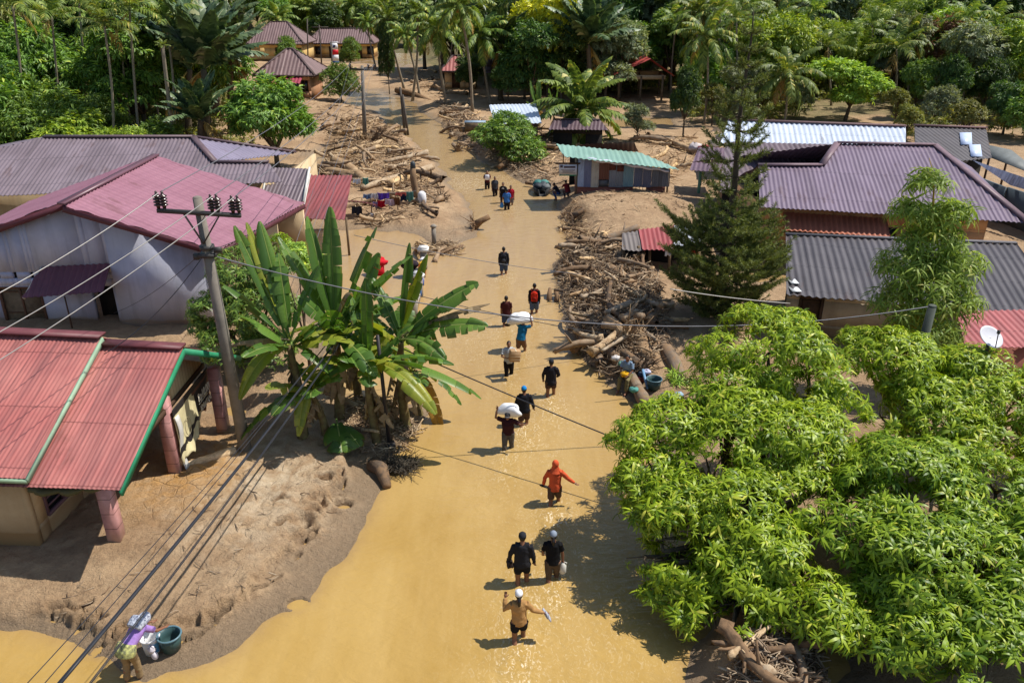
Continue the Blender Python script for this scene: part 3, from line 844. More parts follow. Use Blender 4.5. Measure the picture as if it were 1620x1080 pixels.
# the little tiled awning
aw = thing('door_awning', 'small maroon tiled awning fixed over the doorway of the grey house', 'awning', (-16.5, yl, 2.8))
w0, w1 = xl + 7.95, xm - .02
mb = MB(); sheet_roof(mb, [(w0 - .3, yl - 1.15, 2.0), (w1 + .05, yl - 1.15, 2.25), (w1, yl - .02, 2.95), (w0, yl - .02, 2.85)], .24, .03, step=.3, seed=6)
mb.obj('tile_panel', roofmat('maroon_tile_awning', rgb(112, 68, 80), rgb(84, 48, 58), rgb(130, 84, 94), .3, 50, .4, .4, 50), aw)
mb = MB(); mb.bar((w0 - .3, yl - 1.1, 1.95), (w0, yl, 2.8), .04, .1); mb.obj('edge_trim', plain('white_trim', rgb(216, 214, 206), .5), aw)
mb = MB(); mb.bar((w0 + 1.2, yl - 1.0, .3), (w0 + 1.2, yl - 1.0, 2.0), .04); mb.obj('prop', DKWOOD, aw)

# ================================================================== big brown hipped roof behind
BROWN = roofmat('brown_sheet_roof', rgb(122, 108, 114), rgb(74, 64, 66), rgb(142, 128, 136), .5, 2.6, .45, .4)
bh = thing('hip_roof_house', 'wide house under a weathered grey brown hipped corrugated roof behind the pink roof', 'house', (-20, 42, .4))
pl = plane_of(G(305, 217, 5.5), G(70, 217, 5.5), G(340, 257, 4.72))
def onplane_xy(x, y, pl): n = pl[1]; return np.array([x, y, pl[0][2] - (n[0] * (x - pl[0][0]) + n[1] * (y - pl[0][1])) / n[2]])
r1, r0 = onp(305, 217, pl), onp(70, 217, pl)
h1, h2 = onp(340, 257, pl), onp(425, 257, pl)
e0, e1 = onplane_xy(-34, 35.4, pl), onplane_xy(-10.9, 37.6, pl)
mb = MB(); sheet_roof(mb, [e0, e1, h2, h1, r1, r0], .2, .026, seed=1, wob=.02); mb.obj('roof_slope', BROWN, bh)
LAV = roofmat('lavender_sheet_roof', rgb(136, 128, 146), rgb(110, 100, 112), rgb(150, 142, 158), .25, 2.6, .4, .4)
hb = np.array([h2[0], 44.6, 3.9])
mb = MB(); sheet_roof(mb, [h1, hb + (0, 0, .3), r1], .26, .03, seed=3); mb.obj('roof_slope', LAV, bh)
mb = MB(); sheet_roof(mb, [(-11.9, 48.8, 3.5), (-33, 48.8, 3.5), r0, r1], .26, .03, seed=4); mb.obj('roof_slope', BROWN, bh)
mb = MB(); sheet_roof(mb, [(-33, 48.8, 3.5), e0, r0], .26, .03, seed=5); mb.obj('roof_slope', BROWN, bh)
mb = MB(); mb.bar(r0 + (0, 0, .05), r1 + (0, 0, .05), .35, .08); mb.bar(r1 + (0, 0, .05), h1 + (0, 0, .05), .3, .08); mb.bar(h1 + (0, 0, .05), h2 + (0, 0, .05), .3, .08); mb.bar(r1 + (0, 0, .06), hb + (0, 0, .36), .3, .08)
mb.obj('ridge_cap', plain('brown_flashing', rgb(108, 88, 92), .5, .3), bh)
mb = MB(); wall(mb, (-31, 38.6), (-11.8, 39.2), -.2, 3.9, .2); wall(mb, (-11.8, 39.41), (-11.6, 47.5), -.2, 3.6, .2)
mb.obj('wall', CREAM, bh)
x0 = onp(425, 265, plane_of(G(425, 265, 4.3), G(490, 267, 4.3), G(480, 320, 3.1)))
pl2 = plane_of(G(425, 265, 4.3), G(490, 267, 4.3), G(480, 320, 3.1))
proof('annex_roof', [(413, 318), (480, 321), (490, 267), (425, 265)], pl2, BROWN, bh, .2, .026, 7)
q0, q1 = onp(425, 265, pl2), onp(413, 318, pl2)
mb = MB(); mb.bar(q0 + (0, 0, .06), q1 + (0, 0, .06), .1, .1); q2, q3 = onp(490, 267, pl2), onp(480, 321, pl2); mb.bar(q2 + (0, 0, .06), q3 + (0, 0, .06), .1, .1)
mb.obj('verge_trim', plain('white_trim', rgb(216, 214, 206), .5), bh)
mb = MB(); wall(mb, (q1[0] + .3, q1[1] + .8), (q3[0] - .3, q3[1] + .8), -.2, 3.1, .15); mb.obj('annex_wall', CREAM, bh)
# red lean-to at the water
lt = thing('lean_to_shed', 'lean-to with rust red corrugated roof on thin posts beside the flooded path', 'shed', (-10, 42, .3))
pl3 = plane_of(G(492, 277, 3.0), G(555, 277, 3.0), G(545, 347, 2.0))
RUST = roofmat('rust_red_roof', rgb(140, 72, 72), rgb(84, 62, 66), rgb(162, 84, 84), .75, 60, .5, .3)
_, pts = proof('roof_sheet', [(478, 346), (545, 347), (557, 277), (492, 277)], pl3, RUST, lt, .22, .03, 3)
mb = MB(); mb.bar(pts[0] + (-.05, 0, .05), pts[3] + (-.05, 0, .05), .1, .08); mb.obj('verge_trim', plain('white_trim', rgb(216, 214, 206), .5), lt)
for q in (pts[0], pts[1], (pts[0] + pts[1]) / 2):
    mb = MB(); mb.bar(q + (0, .4, -2.2), q + (0, .4, -.02), .1); mb.obj('post', WOOD, lt)
# ================================================================== village houses far up the road
def hip_house(name, label, px, zb, we, rh, roof_m, wall_m, frame_m, wins, ridge=.4, wallh=2.6, roofcolor=None, over=.6, depth=7.0, rz=0.0, side=False):
    """px = (left, right, base y) of the front wall"""
    a, b = THp(px[0], px[2]), THp(px[1], px[2])
    y = (a[1] + b[1]) / 2; z0 = zb if zb is not None else TH((a[0] + b[0]) / 2, y)
    cx, W = (a[0] + b[0]) / 2, b[0] - a[0]
    t = thing(name, label, 'house', (cx, y, z0))
    z1 = z0 + wallh
    Rm = rotz(rz)[:2, :2]
    T = lambda x, yy, z: np.array([*(np.array([cx, y]) + Rm @ np.array([x, yy])), z])
    hw = W / 2
    mb = MB()
    holes = [(u - w / 2, u + w / 2, z0 + zl, z0 + zh) for u, w, zl, zh, k in wins]
    wall(mb, T(-hw, 0, 0), T(hw, 0, 0), z0 - .6, z1, .18, holes); mb.obj('front_wall', wall_m, t)
    mb = MB(); wall(mb, T(hw, .19, 0), T(hw, depth - .19, 0), z0 - .6, z1, .18); wall(mb, T(hw, depth, 0), T(-hw, depth, 0), z0 - .6, z1, .18); wall(mb, T(-hw, depth - .19, 0), T(-hw, .19, 0), z0 - .6, z1, .18)
    mb.obj('wall', wall_m, t)
    for u, w, zl, zh, k in wins:
        A, B = T(-hw, 0, 0), T(hw, 0, 0)
        if k == 'd': door(t, A, B, u - w / 2, u + w / 2, z0 + zl, z0 + zh, frame_m)
        else: window(t, A, B, u - w / 2, u + w / 2, z0 + zl, z0 + zh, frame_m, PANE, 1, 1, .03, .1)
    o_ = over; ro = ridge * hw
    c = [T(-hw - o_, -o_, z1), T(hw + o_, -o_, z1), T(hw + o_, depth + o_, z1), T(-hw - o_, depth + o_, z1)]
    rl, rr = T(-ro, depth / 2, z1 + rh), T(ro, depth / 2, z1 + rh)
    for k, P in enumerate(([c[0], c[1], rr, rl], [c[1], c[2], rr], [c[2], c[3], rl, rr], [c[3], c[0], rl])):
        mb = MB(); sheet_roof(mb, P, .45, .05, seed=k + 1, rows=3); mb.obj('roof_slope', roof_m, t)
    mb = MB(); mb.bar(rl, rr, .35, .15); mb.bar(rr, c[1], .3, .12); mb.bar(rr, c[2], .3, .12); mb.bar(rl, c[0], .3, .12); mb.bar(rl, c[3], .3, .12)
    for k in range(4): mb.bar(c[k] - (0, 0, .1), c[(k + 1) % 4] - (0, 0, .1), .06, .22)
    mb.obj('ridge_cap', plain('dark_brown_flashing', rgb(84, 66, 64), .6), t)
    return t, T
FARROOF = roofmat('far_brown_roof', rgb(120, 96, 94), rgb(82, 66, 64), rgb(138, 112, 110), .5, 3)
PEACH = plaster('peach_plaster', rgb(206, 160, 126), rgb(188, 142, 108), flood=.8, base=.3)
YELL = plaster('pale_yellow_plaster', rgb(222, 190, 128), rgb(206, 172, 110), flood=1.0, base=.3)
fh3, T3 = hip_house('village_house', 'peach walled house under a brown pyramid roof with red awning by the flooded road', (420, 492, 158), None, 0, 2.6, FARROOF, PEACH, DKWOOD,
                    [(1.4, .9, .1, 2.0, 'd'), (3.6, 1.2, .8, 2.0, 'w'), (4.9, .7, .8, 2.0, 'w')], .12, 2.7, depth=6.5, over=.8)
z0 = fh3.location.z
mb = MB(); sheet_roof(mb, [T3(-3.3, -2.3, z0 + 1.75), T3(2.1, -2.3, z0 + 1.95), T3(2.1, -.05, z0 + 2.6), T3(-3.3, -.05, z0 + 2.5)], .4, .05, seed=2)
aw2 = thing('house_awning', 'long crimson corrugated awning on the front of the peach house', 'awning', T3(0, -1, z0 + 2))
mb.obj('roof_sheet', roofmat('crimson_sheet', rgb(150, 60, 76), rgb(110, 44, 56)), aw2)
for x in (-3.2, 2.0): mb = MB(); mb.bar(T3(x, -2.2, z0 - .3), T3(x, -2.2, z0 + 1.8), .1); mb.obj('post', WOOD, aw2)
fh1, T1 = hip_house('village_house', 'yellow house with a wide brown hip roof at the far left end of the road', (398, 478, 97), None, 0, 3.4, FARROOF, YELL, DKWOOD,
                    [(5.2, 1.2, .9, 2.3, 'w'), (8.6, 1.0, .1, 2.2, 'd')], .3, 3.0, depth=9)
fh2, T2 = hip_house('village_house', 'long low yellow building with brown roof beyond the red and white pylon sign', (489, 590, 92), None, 0, 2.4, FARROOF, YELL, DKWOOD,
                    [(1.6, 1.0, .8, 2.2, 'w'), (4.2, .9, .1, 2.2, 'd'), (6.6, 1.2, .8, 2.2, 'w'), (9.4, .9, .1, 2.2, 'd'), (11.5, 1.2, .8, 2.2, 'w')], .7, 2.8, depth=7)
fh4, T4 = hip_house('village_house', 'small house with pinkish red roof and pale walls behind the coconut trunks', (704, 752, 142), None, 0, 1.6, roofmat('pink_red_roof', rgb(156, 92, 86), rgb(110, 70, 66)), CREAM, DKWOOD,
                    [(1.4, .9, .1, 2.0, 'd'), (3.2, 1.0, .8, 2.0, 'w')], .5, 2.2, depth=5)
fh5, T5 = hip_house('tall_house', 'two storey mauve grey house with white door strips half hidden behind palms', (748, 792, 122), None, 0, 1.4, FARROOF, plaster('mauve_plaster', rgb(150, 134, 146), rgb(134, 118, 130), flood=.5), plain('white_trim', rgb(216, 214, 206), .5),
                    [(1.2, .9, .9, 2.2, 'w'), (3.4, .9, .2, 2.3, 'd'), (1.2, .9, 3.9, 5.2, 'w'), (3.4, .9, 3.9, 5.2, 'w')], .5, 6.0, depth=6)
# pylon sign
ps = THp(531, 101)
sg = thing('pylon_sign', 'tall fuel station pylon sign banded white, red and blue by the far road', 'sign', ps)
pw = 1.15
cols = [(0.0, .55, rgb(40, 70, 150)), (.55, 1.5, rgb(226, 226, 228)), (1.5, 2.35, rgb(206, 36, 48)), (2.35, 3.35, rgb(232, 232, 236)), (3.35, 3.55, rgb(214, 216, 222))]
for k, (a, b, c) in enumerate(cols):
    mb = MB(); mb.box((ps[0], ps[1], ps[2] + (a + b) / 2 - .1), (pw + (.3 if k == 4 else 0), .3, b - a - .004)); mb.obj('panel', plain('sign_panel_%d' % k, c, .4, .06, bump=0), sg)
mb = MB(); mb.add(np.array([(ps[0] - .3, ps[1] - .16, ps[2] + 2.5), (ps[0] + .1, ps[1] - .16, ps[2] + 2.5), (ps[0] + .3, ps[1] - .16, ps[2] + 2.95), (ps[0] - .1, ps[1] - .16, ps[2] + 2.95)]), [(0, 1, 2, 3)])
mb.obj('emblem', plain('sign_emblem', rgb(46, 60, 110), .4, .05, bump=0), sg)
# hut with the white sheet roof
WSH = roofmat('white_zinc_roof', rgb(196, 208, 222), rgb(140, 146, 150), rgb(214, 222, 232), .35, 1.8, .35, .5)
ht = thing('zinc_hut', 'little hut with bright zinc sheet roof behind a leafy shrub on the far bank', 'hut', THp(815, 205))
pl = plane_of(G(785, 196, 2.6), G(856, 194, 2.6), G(776, 166, 3.55))
_, pts = proof('roof_sheet', [(783, 197), (857, 195), (848, 164), (774, 166)], pl, WSH, ht, .3, .03, 2)
mb = MB(); wall(mb, pts[0][:2] + (.3, .3), pts[1][:2] + (-.3, .3), -.2, 2.5, .12); wall(mb, pts[1][:2] + (-.3, .45), pts[2][:2] + (-.3, -.3), -.2, 2.5, .12); wall(mb, pts[3][:2] + (.3, -.3), pts[0][:2] + (.3, .45), -.2, 2.5, .12)
mb.obj('board_wall', boards('brown_boards', rgb(112, 84, 74), .25, 0), ht)
mb = MB(); mb.box(((pts[0] + pts[1]) / 2 + (0, .28, -1.4)), (.9, .06, 1.7)); mb.obj('door', DKWOOD, ht)
# market table
mt = thing('market_table', 'bluish topped plank table with bundles standing on the muddy far bank', 'table', THp(752, 207))
c = THp(752, 208)
mb = MB(); mb.box(c + (0, 0, .85), (1.9, 1.0, .06)); mb.obj('tabletop', plain('blue_tabletop', rgb(150, 170, 190), .5), mt)
for sx in (-.85, .85):
    for sy in (-.4, .4): mb = MB(); mb.box(c + (sx, sy, .35), (.08, .08, .94)); mb.obj('leg', WOOD, mt)
mb = MB(); mb.box(c + (0, -.45, .45), (1.8, .04, .7)); mb.obj('apron', WOOD, mt)
# dark hut behind the young coconut
dh = thing('dark_hut', 'low hut with dark maroon roof tucked behind the young coconut palm', 'hut', THp(912, 222))
pl = plane_of(G(862, 200, 2.4), G(968, 204, 2.4), G(880, 184, 3.0))
DKMAR = roofmat('dark_maroon_roof', rgb(96, 76, 82), rgb(66, 54, 58), rgb(112, 90, 96), .4, 2)
_, pts = proof('roof_sheet', [(868, 205), (962, 206), (950, 190), (876, 189)], pl, DKMAR, dh, .3, .03, 2)
mb = MB(); wall(mb, pts[0][:2] + (.4, .4), pts[1][:2] + (-.4, .4), -.2, 2.3, .12, holes=[(1.5, 2.6, 0, 1.9)]); wall(mb, pts[1][:2] + (-.4, .55), pts[2][:2] + (-.4, 0), -.2, 2.3, .12)
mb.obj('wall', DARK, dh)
mb = MB(); mb.bar(pts[2] + (0, 0, .04), pts[3] + (0, 0, .04), .25, .06); mb.obj('ridge_cap', DKMAR, dh)
# open hall with red roof
oh = thing('open_hall', 'open sided hall on timber posts with red roof at the edge of the wood', 'hall', THp(1016, 158))
hl, hr = THp(978, 160), THp(1046, 160); zf = hl[2]
yb = hl[1]
for k, (x, yo) in enumerate([(hl[0], 0), ((hl[0] * .5 + hr[0] * .5), 0), (hr[0], 0), (hl[0] + .5, 5), (hr[0] * .5 + hl[0] * .5 + .5, 5), (hr[0] + .5, 5)]):
    mb = MB(); mb.bar((x, yb + yo, zf - .5), (x, yb + yo, zf + 2.75), .22); mb.obj('post', WOOD, oh)
mb = MB()
for a, b in (((hl[0], yb), (hr[0] + .3, yb)), ((hr[0], yb), (hr[0] + .5, yb + 5)), ((hl[0], yb), (hl[0] + .5, yb + 5)), ((hl[0] + .5, yb + 5), (hr[0] + .5, yb + 5))): mb.bar((*a, zf + 2.6), (*b, zf + 2.6), .18, .45)
mb.obj('beam', plain('pale_timber', rgb(190, 166, 132), .8), oh)
mb = MB(); xm_ = hr[0] - 1.6
P0, P1, P2, P3 = (hr[0] + 1.2, yb - .5, zf + 2.8), (hr[0] + 1.2, yb + 5.6, zf + 2.8), (xm_, yb + 5.6, zf + 4.6), (xm_, yb - .5, zf + 4.6)
HALLR = roofmat('scarlet_roof', rgb(182, 82, 78), rgb(124, 64, 62))
sheet_roof(mb, [P0, P1, P2, P3], .3, .04, seed=1); mb.obj('roof_slope', HALLR, oh)
mb = MB(); sheet_roof(mb, [(hl[0] - 1, yb + 5.6, zf + 2.8), (hl[0] - 1, yb - .5, zf + 2.8), P3, P2], .3, .04, seed=2); mb.obj('roof_slope', HALLR, oh)

# ================================================================== green roofed shed on the right bank
GRN = roofmat('sea_green_roof', rgb(134, 170, 154), rgb(100, 130, 118), rgb(154, 186, 172), .3, 50, .45, .4, 1.0, .4)
gs = thing('patchwork_shed', 'shed with sea green tilted roof and patchwork zinc walls over a brick base', 'shed', G(980, 318, .5))
fl, fr = D(893, 248, 48.5), D(1075, 268, 48.4)
bl_, br_ = D(880, 228, 51.4), D(1012, 241, 51.5)
mb = MB(); sheet_roof(mb, [fl, fr, br_, bl_], .34, .03, seed=3, rows=6); mb.obj('roof_sheet', GRN, gs)
yb = 48.95
xa, xb = G(913, 318, .45)[0], G(1052, 318, .45)[0]
xc = D(1058, 300, yb)[0]
BRK = plaster('brick_red_render', rgb(150, 92, 80), rgb(124, 82, 70), rgb(140, 108, 84), 1.0, .2)
mb = MB(); wall(mb, (xa, yb + .06), (xb, yb + .06), -.1, 1.35, .15, holes=[(3.45, 4.3, .5, 1.25)]); wall(mb, (xb, yb + .22), (xb, 51.2), -.1, 1.35, .15); wall(mb, (xa, 51.2), (xa, yb + .22), -.1, 1.35, .15)
mb.obj('brick_base', BRK, gs)
mb = MB()
for k in range(5): mb.bar((xa + 3.45 + .21 * k, yb + .1, .5), (xa + 3.45 + .21 * k, yb + .1, 1.25), .03)
for k in range(4): mb.bar((xa + 3.45 + .21 * k, yb + .09, .55), (xa + 3.66 + .21 * k, yb + .09, .85), .025); mb.bar((xa + 3.66 + .21 * k, yb + .09, .55), (xa + 3.45 + .21 * k, yb + .09, .85), .025)
mb.bar((xa + 3.4, yb + .09, .9), (xa + 4.35, yb + .09, .9), .03)
mb.obj('window_grille', WOOD, gs)
panels = [(0, .38, rgb(150, 168, 196)), (.38, .82, rgb(104, 112, 140)), (.82, 1.3, rgb(176, 172, 160)), (1.3, 1.92, rgb(104, 62, 48)), (1.92, 2.35, rgb(116, 122, 130)), (2.35, 2.8, rgb(112, 118, 124)),
          (2.8, 3.45, rgb(108, 140, 148)), (3.45, 4.0, rgb(88, 96, 116)), (4.0, 4.55, rgb(92, 98, 118)), (4.55, xc - xa, rgb(96, 102, 112))]
for k, (u0, u1, c) in enumerate(panels):
    zt = lambda u: 3.12 - (u / (xc - xa)) * .75
    mb = MB(); x0_, x1_ = xa + u0 + .004, xa + u1 - .004
    zb_ = 1.3 if k != 3 else 1.75
    us = np.arange(x0_, x1_, .035); us = np.append(us, x1_)
    yo = yb - .05 - .012 * (k % 2) + .018 * np.cos(us * 2 * math.pi / .14)
    n = len(us)
    V = np.concatenate([np.stack([us, yo, np.full(n, zb_ - .02 * (k % 3))], 1), np.stack([us, yo, [zt(u - xa) for u in us]], 1)])
    V = np.concatenate([V, V + (0, .015, 0)])
    F = [(i, i + 1, n + i + 1, n + i) for i in range(n - 1)] + [(2 * n + i, 3 * n + i, 3 * n + i + 1, 2 * n + i + 1) for i in range(n - 1)]
    mb.add(V, F, V[:, [0, 2]])
    mb.obj('wall_panel', roofmat('zinc_panel_%d' % k, c, tuple(q * .55 for q in c), None, .5, 9, .5, .35, 9), gs)
    if k == 3:
        mb = MB(); mb.box((xa + (u0 + u1) / 2, yb + .02, 1.5), (u1 - u0 - .03, .04, .42)); mb.obj('wall_panel', roofmat('zinc_panel_b', rgb(130, 134, 138), rgb(80, 80, 80)), gs)
mb = MB(); wall(mb, (xc, yb + .1), (xc - .1, 51.2), 1.3, 2.3, .06); wall(mb, (xa - .02, 51.2), (xa - .02, yb), 1.3, 3.1, .06); mb.obj('end_wall', roofmat('zinc_end', rgb(110, 116, 126), rgb(70, 72, 76)), gs)
for k, u in enumerate((2.12, 2.6)):
    mb = MB(); mb.box((xa + u, yb - .10, 2.55 - .08 * k), (.4, .02, .42)); mb.obj('shutter', plain('rust_brown_board', rgb(92, 50, 40), .8), gs)
mb = MB(); k = np.linspace(0, 1, 30)     # white awning cloth rolled under the eave
P = np.stack([xa + .5 + k * (xc - xa - .6), yb - .18 + .03 * np.sin(k * 25), 3.06 - .76 * k + .03 * np.sin(k * 31)], 1)
mb.tube(P, .06 + .05 * np.abs(np.sin(k * 7)) * (1 - k * .5), 8, ell=.8)
o = mb.obj('eave_cloth', plain('white_cloth', rgb(206, 206, 222), .8, .15), smooth=True, origin=P[0]); tag(o, 'white cloth gathered along the front eave of the sea green roof', 'cloth')
mb = MB(); mb.bar((xc - .1, yb, .2), (xc - .1, yb, 2.3), .1); mb.bar((xa, yb + .3, .2), (xa, yb + .3, 3.0), .1); mb.obj('post', WOOD, gs)
# notice board hung left of the shed
sb = thing('notice_board', 'white notice board with dark lines of print hung beside the green roofed shed', 'sign', D(898, 268, 48.7))
q = D(898.5, 268.5, 48.7)
mb = MB(); mb.box(q, (1.08, .04, .62)); mb.obj('board', plain('notice_white', rgb(196, 198, 202), .5, .08), sb)
mb = MB(); mb.box(q + (0, .02, .36), (1.5, .06, .07)); mb.bar(q + (-.3, .03, .4), q + (-.3, .03, .95), .06); mb.bar(q + (.75, .03, .4), q + (-.9, .03, .4), .05); mb.obj('hanger', DKWOOD, sb)
mb = MB(); mb.box(q + (0, -.01, -.34), (1.06, .03, .06)); mb.obj('green_edge', GREEN_TRIM, sb)
mb = MB(); mb.box(q + (.1, -.023, .16), (.7, .008, .11))
for k in range(4): mb.box(q + (.0 + .03 * (k % 2), -.023, .0 - .07 * k), (.85 - .1 * (k % 3), .008, .025))
mb.box(q + (-.4, -.023, .2), (.15, .008, .15))
mb.obj('print', plain('notice_print', rgb(84, 66, 66), .6, .1, bump=0), sb)
# maroon roof behind the shed
br = thing('hidden_hut', 'small hut of which only a maroon roof strip shows above the sea green roof', 'hut', THp(950, 240))
pl = plane_of(G(905, 236, 2.8), G(1008, 238, 2.8), G(930, 228, 3.3))
_, pts = proof('roof_sheet', [(895, 240), (1010, 240), (1003, 224), (925, 228)], pl, DKMAR, br, .3, .03, 5)
mb = MB(); wall(mb, pts[0][:2] + (.3, .3), pts[1][:2] + (-.3, .3), -.2, 2.5, .12); mb.obj('wall', DARK, br)

# ================================================================== houses on the right
PURP = roofmat('plum_sheet_roof', rgb(122, 106, 122), rgb(84, 70, 80), rgb(138, 122, 138), .45, 2.7, .42, .4, .8, .4)
ph = thing('plum_roof_house', 'large house with plum coloured hipped corrugated roof and tan walls', 'house', (18, 42, .4))
pl = plane_of(G(1325, 227, 5.0), G(1478, 230, 5.0), G(1400, 340, 2.95))
poly = [(1202, 327), (1700, 373), (1626, 352), (1478, 230), (1325, 227), (1300, 262), (1200, 262)]
_, pts = proof('roof_slope', [poly[0], poly[2], poly[3], poly[4], poly[5], poly[6]], pl, PURP, ph, .22, .03, 1, wob=.02)
eL, eR, r1, r0, s0, s1 = pts
mb = MB(); bR = r1 + (4.8, 4.5, -2.1)
sheet_roof(mb, [eR, bR, r1], .27, .03, seed=2); mb.obj('roof_slope', PURP, ph)
bL = r0 + (-6.5, 5.5, -2.1)
mb = MB(); sheet_roof(mb, [bR, bL, r0, r1], .27, .03, seed=3); mb.obj('roof_slope', PURP, ph)
sb0, sb1 = s0 + (.4, 4.2, -1.7), s1 + (-.2, 4.2, -1.7)
mb = MB(); sheet_roof(mb, [sb0, sb1, s1, s0], .22, .03, seed=4); mb.obj('roof_slope', PURP, ph)
mb = MB(); sheet_roof(mb, [s0 + (.05, .02, 0), sb0 + (.5, 0, 0), r0], .22, .03, seed=5); mb.obj('roof_slope', PURP, ph)
mb = MB()
for a, b in ((r0, r1), (r1, eR), (r0, s0), (s0, s1)): mb.bar(a + (0, 0, .06), b + (0, 0, .06), .34, .07)
mb.obj('ridge_cap', plain('plum_flashing', rgb(128, 104, 110), .5, .3), ph)
TAN = plaster('tan_plaster', rgb(196, 150, 108), rgb(176, 130, 92), flood=1.1, base=.3)
wa, wb = eL + (.5, .9, 0), eR + (-1.2, 1.0, 0)
Lw = np.linalg.norm((wb - wa)[:2])
mb = MB(); wins = [(1.4, 2.3, 0.9, 2.1), (3.2, 3.9, .1, 2.1), (5.0, 6.2, .9, 2.1), (Lw - 2.9, Lw - 1.7, 1.2, 2.2)]
wall(mb, wa, wb, -.2, 2.9, .18, holes=wins); mb.obj('front_wall', TAN, ph)
for k, (u0, u1, z0, z1) in enumerate(wins):
    if k == 1: door(ph, wa, wb, u0, u1, z0, z1, DKWOOD)
    else: window(ph, wa, wb, u0, u1, z0, z1, DKWOOD, PANE, 4 if k == 3 else 2, 1, .03, .07)
mb = MB(); wall(mb, wb[:2] + (0, .2), bR[:2] + (-.8, -.8), -.2, 2.9, .18); mb.obj('side_wall', TAN, ph)
mb = MB(); wall(mb, (wa[0], 47), wa[:2] + (0, .2), -.2, 2.8, .18); mb.obj('side_wall', TAN, ph)
# terracotta tiled awning strip along the front
ta = thing('tiled_awning', 'strip of terracotta coloured metal tile awning under the plum roof eave', 'awning', wa + (1, 0, 2))
d = (wb - wa) / np.linalg.norm(wb - wa); nn = np.array([d[1], -d[0], 0])
p0, p1 = wa + d * .9, wa + d * (Lw * .56)
mb = MB(); sheet_roof(mb, [np.array([*(p0 + nn * 1.25)[:2], 2.05]), np.array([*(p1 + nn * 1.25)[:2], 1.95]), np.array([*(p1 + nn * .03)[:2], 2.55]), np.array([*(p0 + nn * .03)[:2], 2.62])], .24, .035, step=.3, seed=2)
mb.obj('tile_panel', roofmat('terracotta_tile', rgb(178, 104, 78), rgb(124, 72, 56), rgb(192, 124, 96), .3, 50, .5, .3, 50), ta)
mb = MB(); mb.bar(np.array([*(p0 + nn * 1.2)[:2], 1.98]), np.array([*(p1 + nn * 1.2)[:2], 1.88]), .05, .08); mb.obj('edge_beam', DKWOOD, ta)
# silver roof
SIL = roofmat('silver_roof', rgb(206, 216, 232), rgb(150, 152, 156), rgb(222, 230, 242), .35, 2.4, .3, .5, .8, .3)
sv = thing('silver_roof_house', 'long house with bright silver sheet roof in front of the orchard', 'house', THp(1290, 240))
pl = plane_of(G(1432, 230, 3.0), G(1148, 222, 3.0), G(1432, 200, 3.87))
_, pts = proof('roof_slope', [(1140, 226), (1433, 234), (1433, 200), (1152, 190)], pl, SIL, sv, .34, .04, 2)
mb = MB(); mb.bar(pts[2] + (0, 0, .05), pts[3] + (0, 0, .05), .4, .08); mb.obj('ridge_cap', plain('brown_rust_cap', rgb(120, 92, 92), .7, .4), sv)
mb = MB(); k = pts[2] - pts[1]; sheet_roof(mb, [pts[2] + (0, 5, -1.6), pts[3] + (0, 5, -1.6), pts[3], pts[2]], .34, .04, seed=5); mb.obj('roof_slope', SIL, sv)
mb = MB(); wall(mb, pts[0][:2] + (.5, .6), pts[1][:2] + (-.4, .6), -.2, 2.9, .18); wall(mb, pts[1][:2] + (-.4, .8), pts[2][:2] + (-.4, 4), -.2, 2.9, .18)
mb.obj('wall', CREAM, sv)
# maroon roofs left of it
GMAR = roofmat('grey_maroon_roof', rgb(106, 92, 98), rgb(74, 62, 66), rgb(122, 106, 112), .45, 2.2)
mr = thing('maroon_roof_house', 'low house with dull maroon grey roof squeezed between silver and plum roofs', 'house', THp(1200, 290))
pl = plane_of(G(1140, 300, 2.5), G(1300, 300, 2.5), G(1200, 228, 4.0))
_, pts = proof('roof_slope', [(1138, 304), (1300, 304), (1338, 229), (1148, 224)], pl, GMAR, mr, .3, .03, 3)
mb = MB(); wall(mb, pts[0][:2] + (.3, .4), pts[1][:2] + (-.3, .4), -.2, 2.4, .15); wall(mb, pts[3][:2] + (.3, 0), pts[0][:2] + (.3, .55), -.2, 2.5, .15); mb.obj('wall', DARK, mr)
pl = plane_of(G(1092, 269, 2.3), G(1150, 272, 2.3), G(1105, 234, 3.0))
mr2 = thing('porch_roof', 'maroon sheet porch roof carried on a pale green post', 'porch', THp(1118, 292))
_, pts = proof('roof_sheet', [(1091, 269), (1152, 273), (1156, 234), (1105, 233)], pl, roofmat('maroon_porch', rgb(104, 82, 94), rgb(78, 60, 70)), mr2, .28, .03, 4)
mb = MB(); g_ = D(1108, 275, pts[0][1] + .4); mb.bar((g_[0], g_[1], 0.1), (g_[0], g_[1], 2.3), .16); mb.obj('post', plain('green_painted_post', rgb(110, 156, 130), .6), mr2)
mb = MB(); mb.bar((pts[3][0] + .3, pts[3][1] - .2, .1), (pts[3][0] + .3, pts[3][1] - .2, 2.9), .14); mb.obj('post', WOOD, mr2)
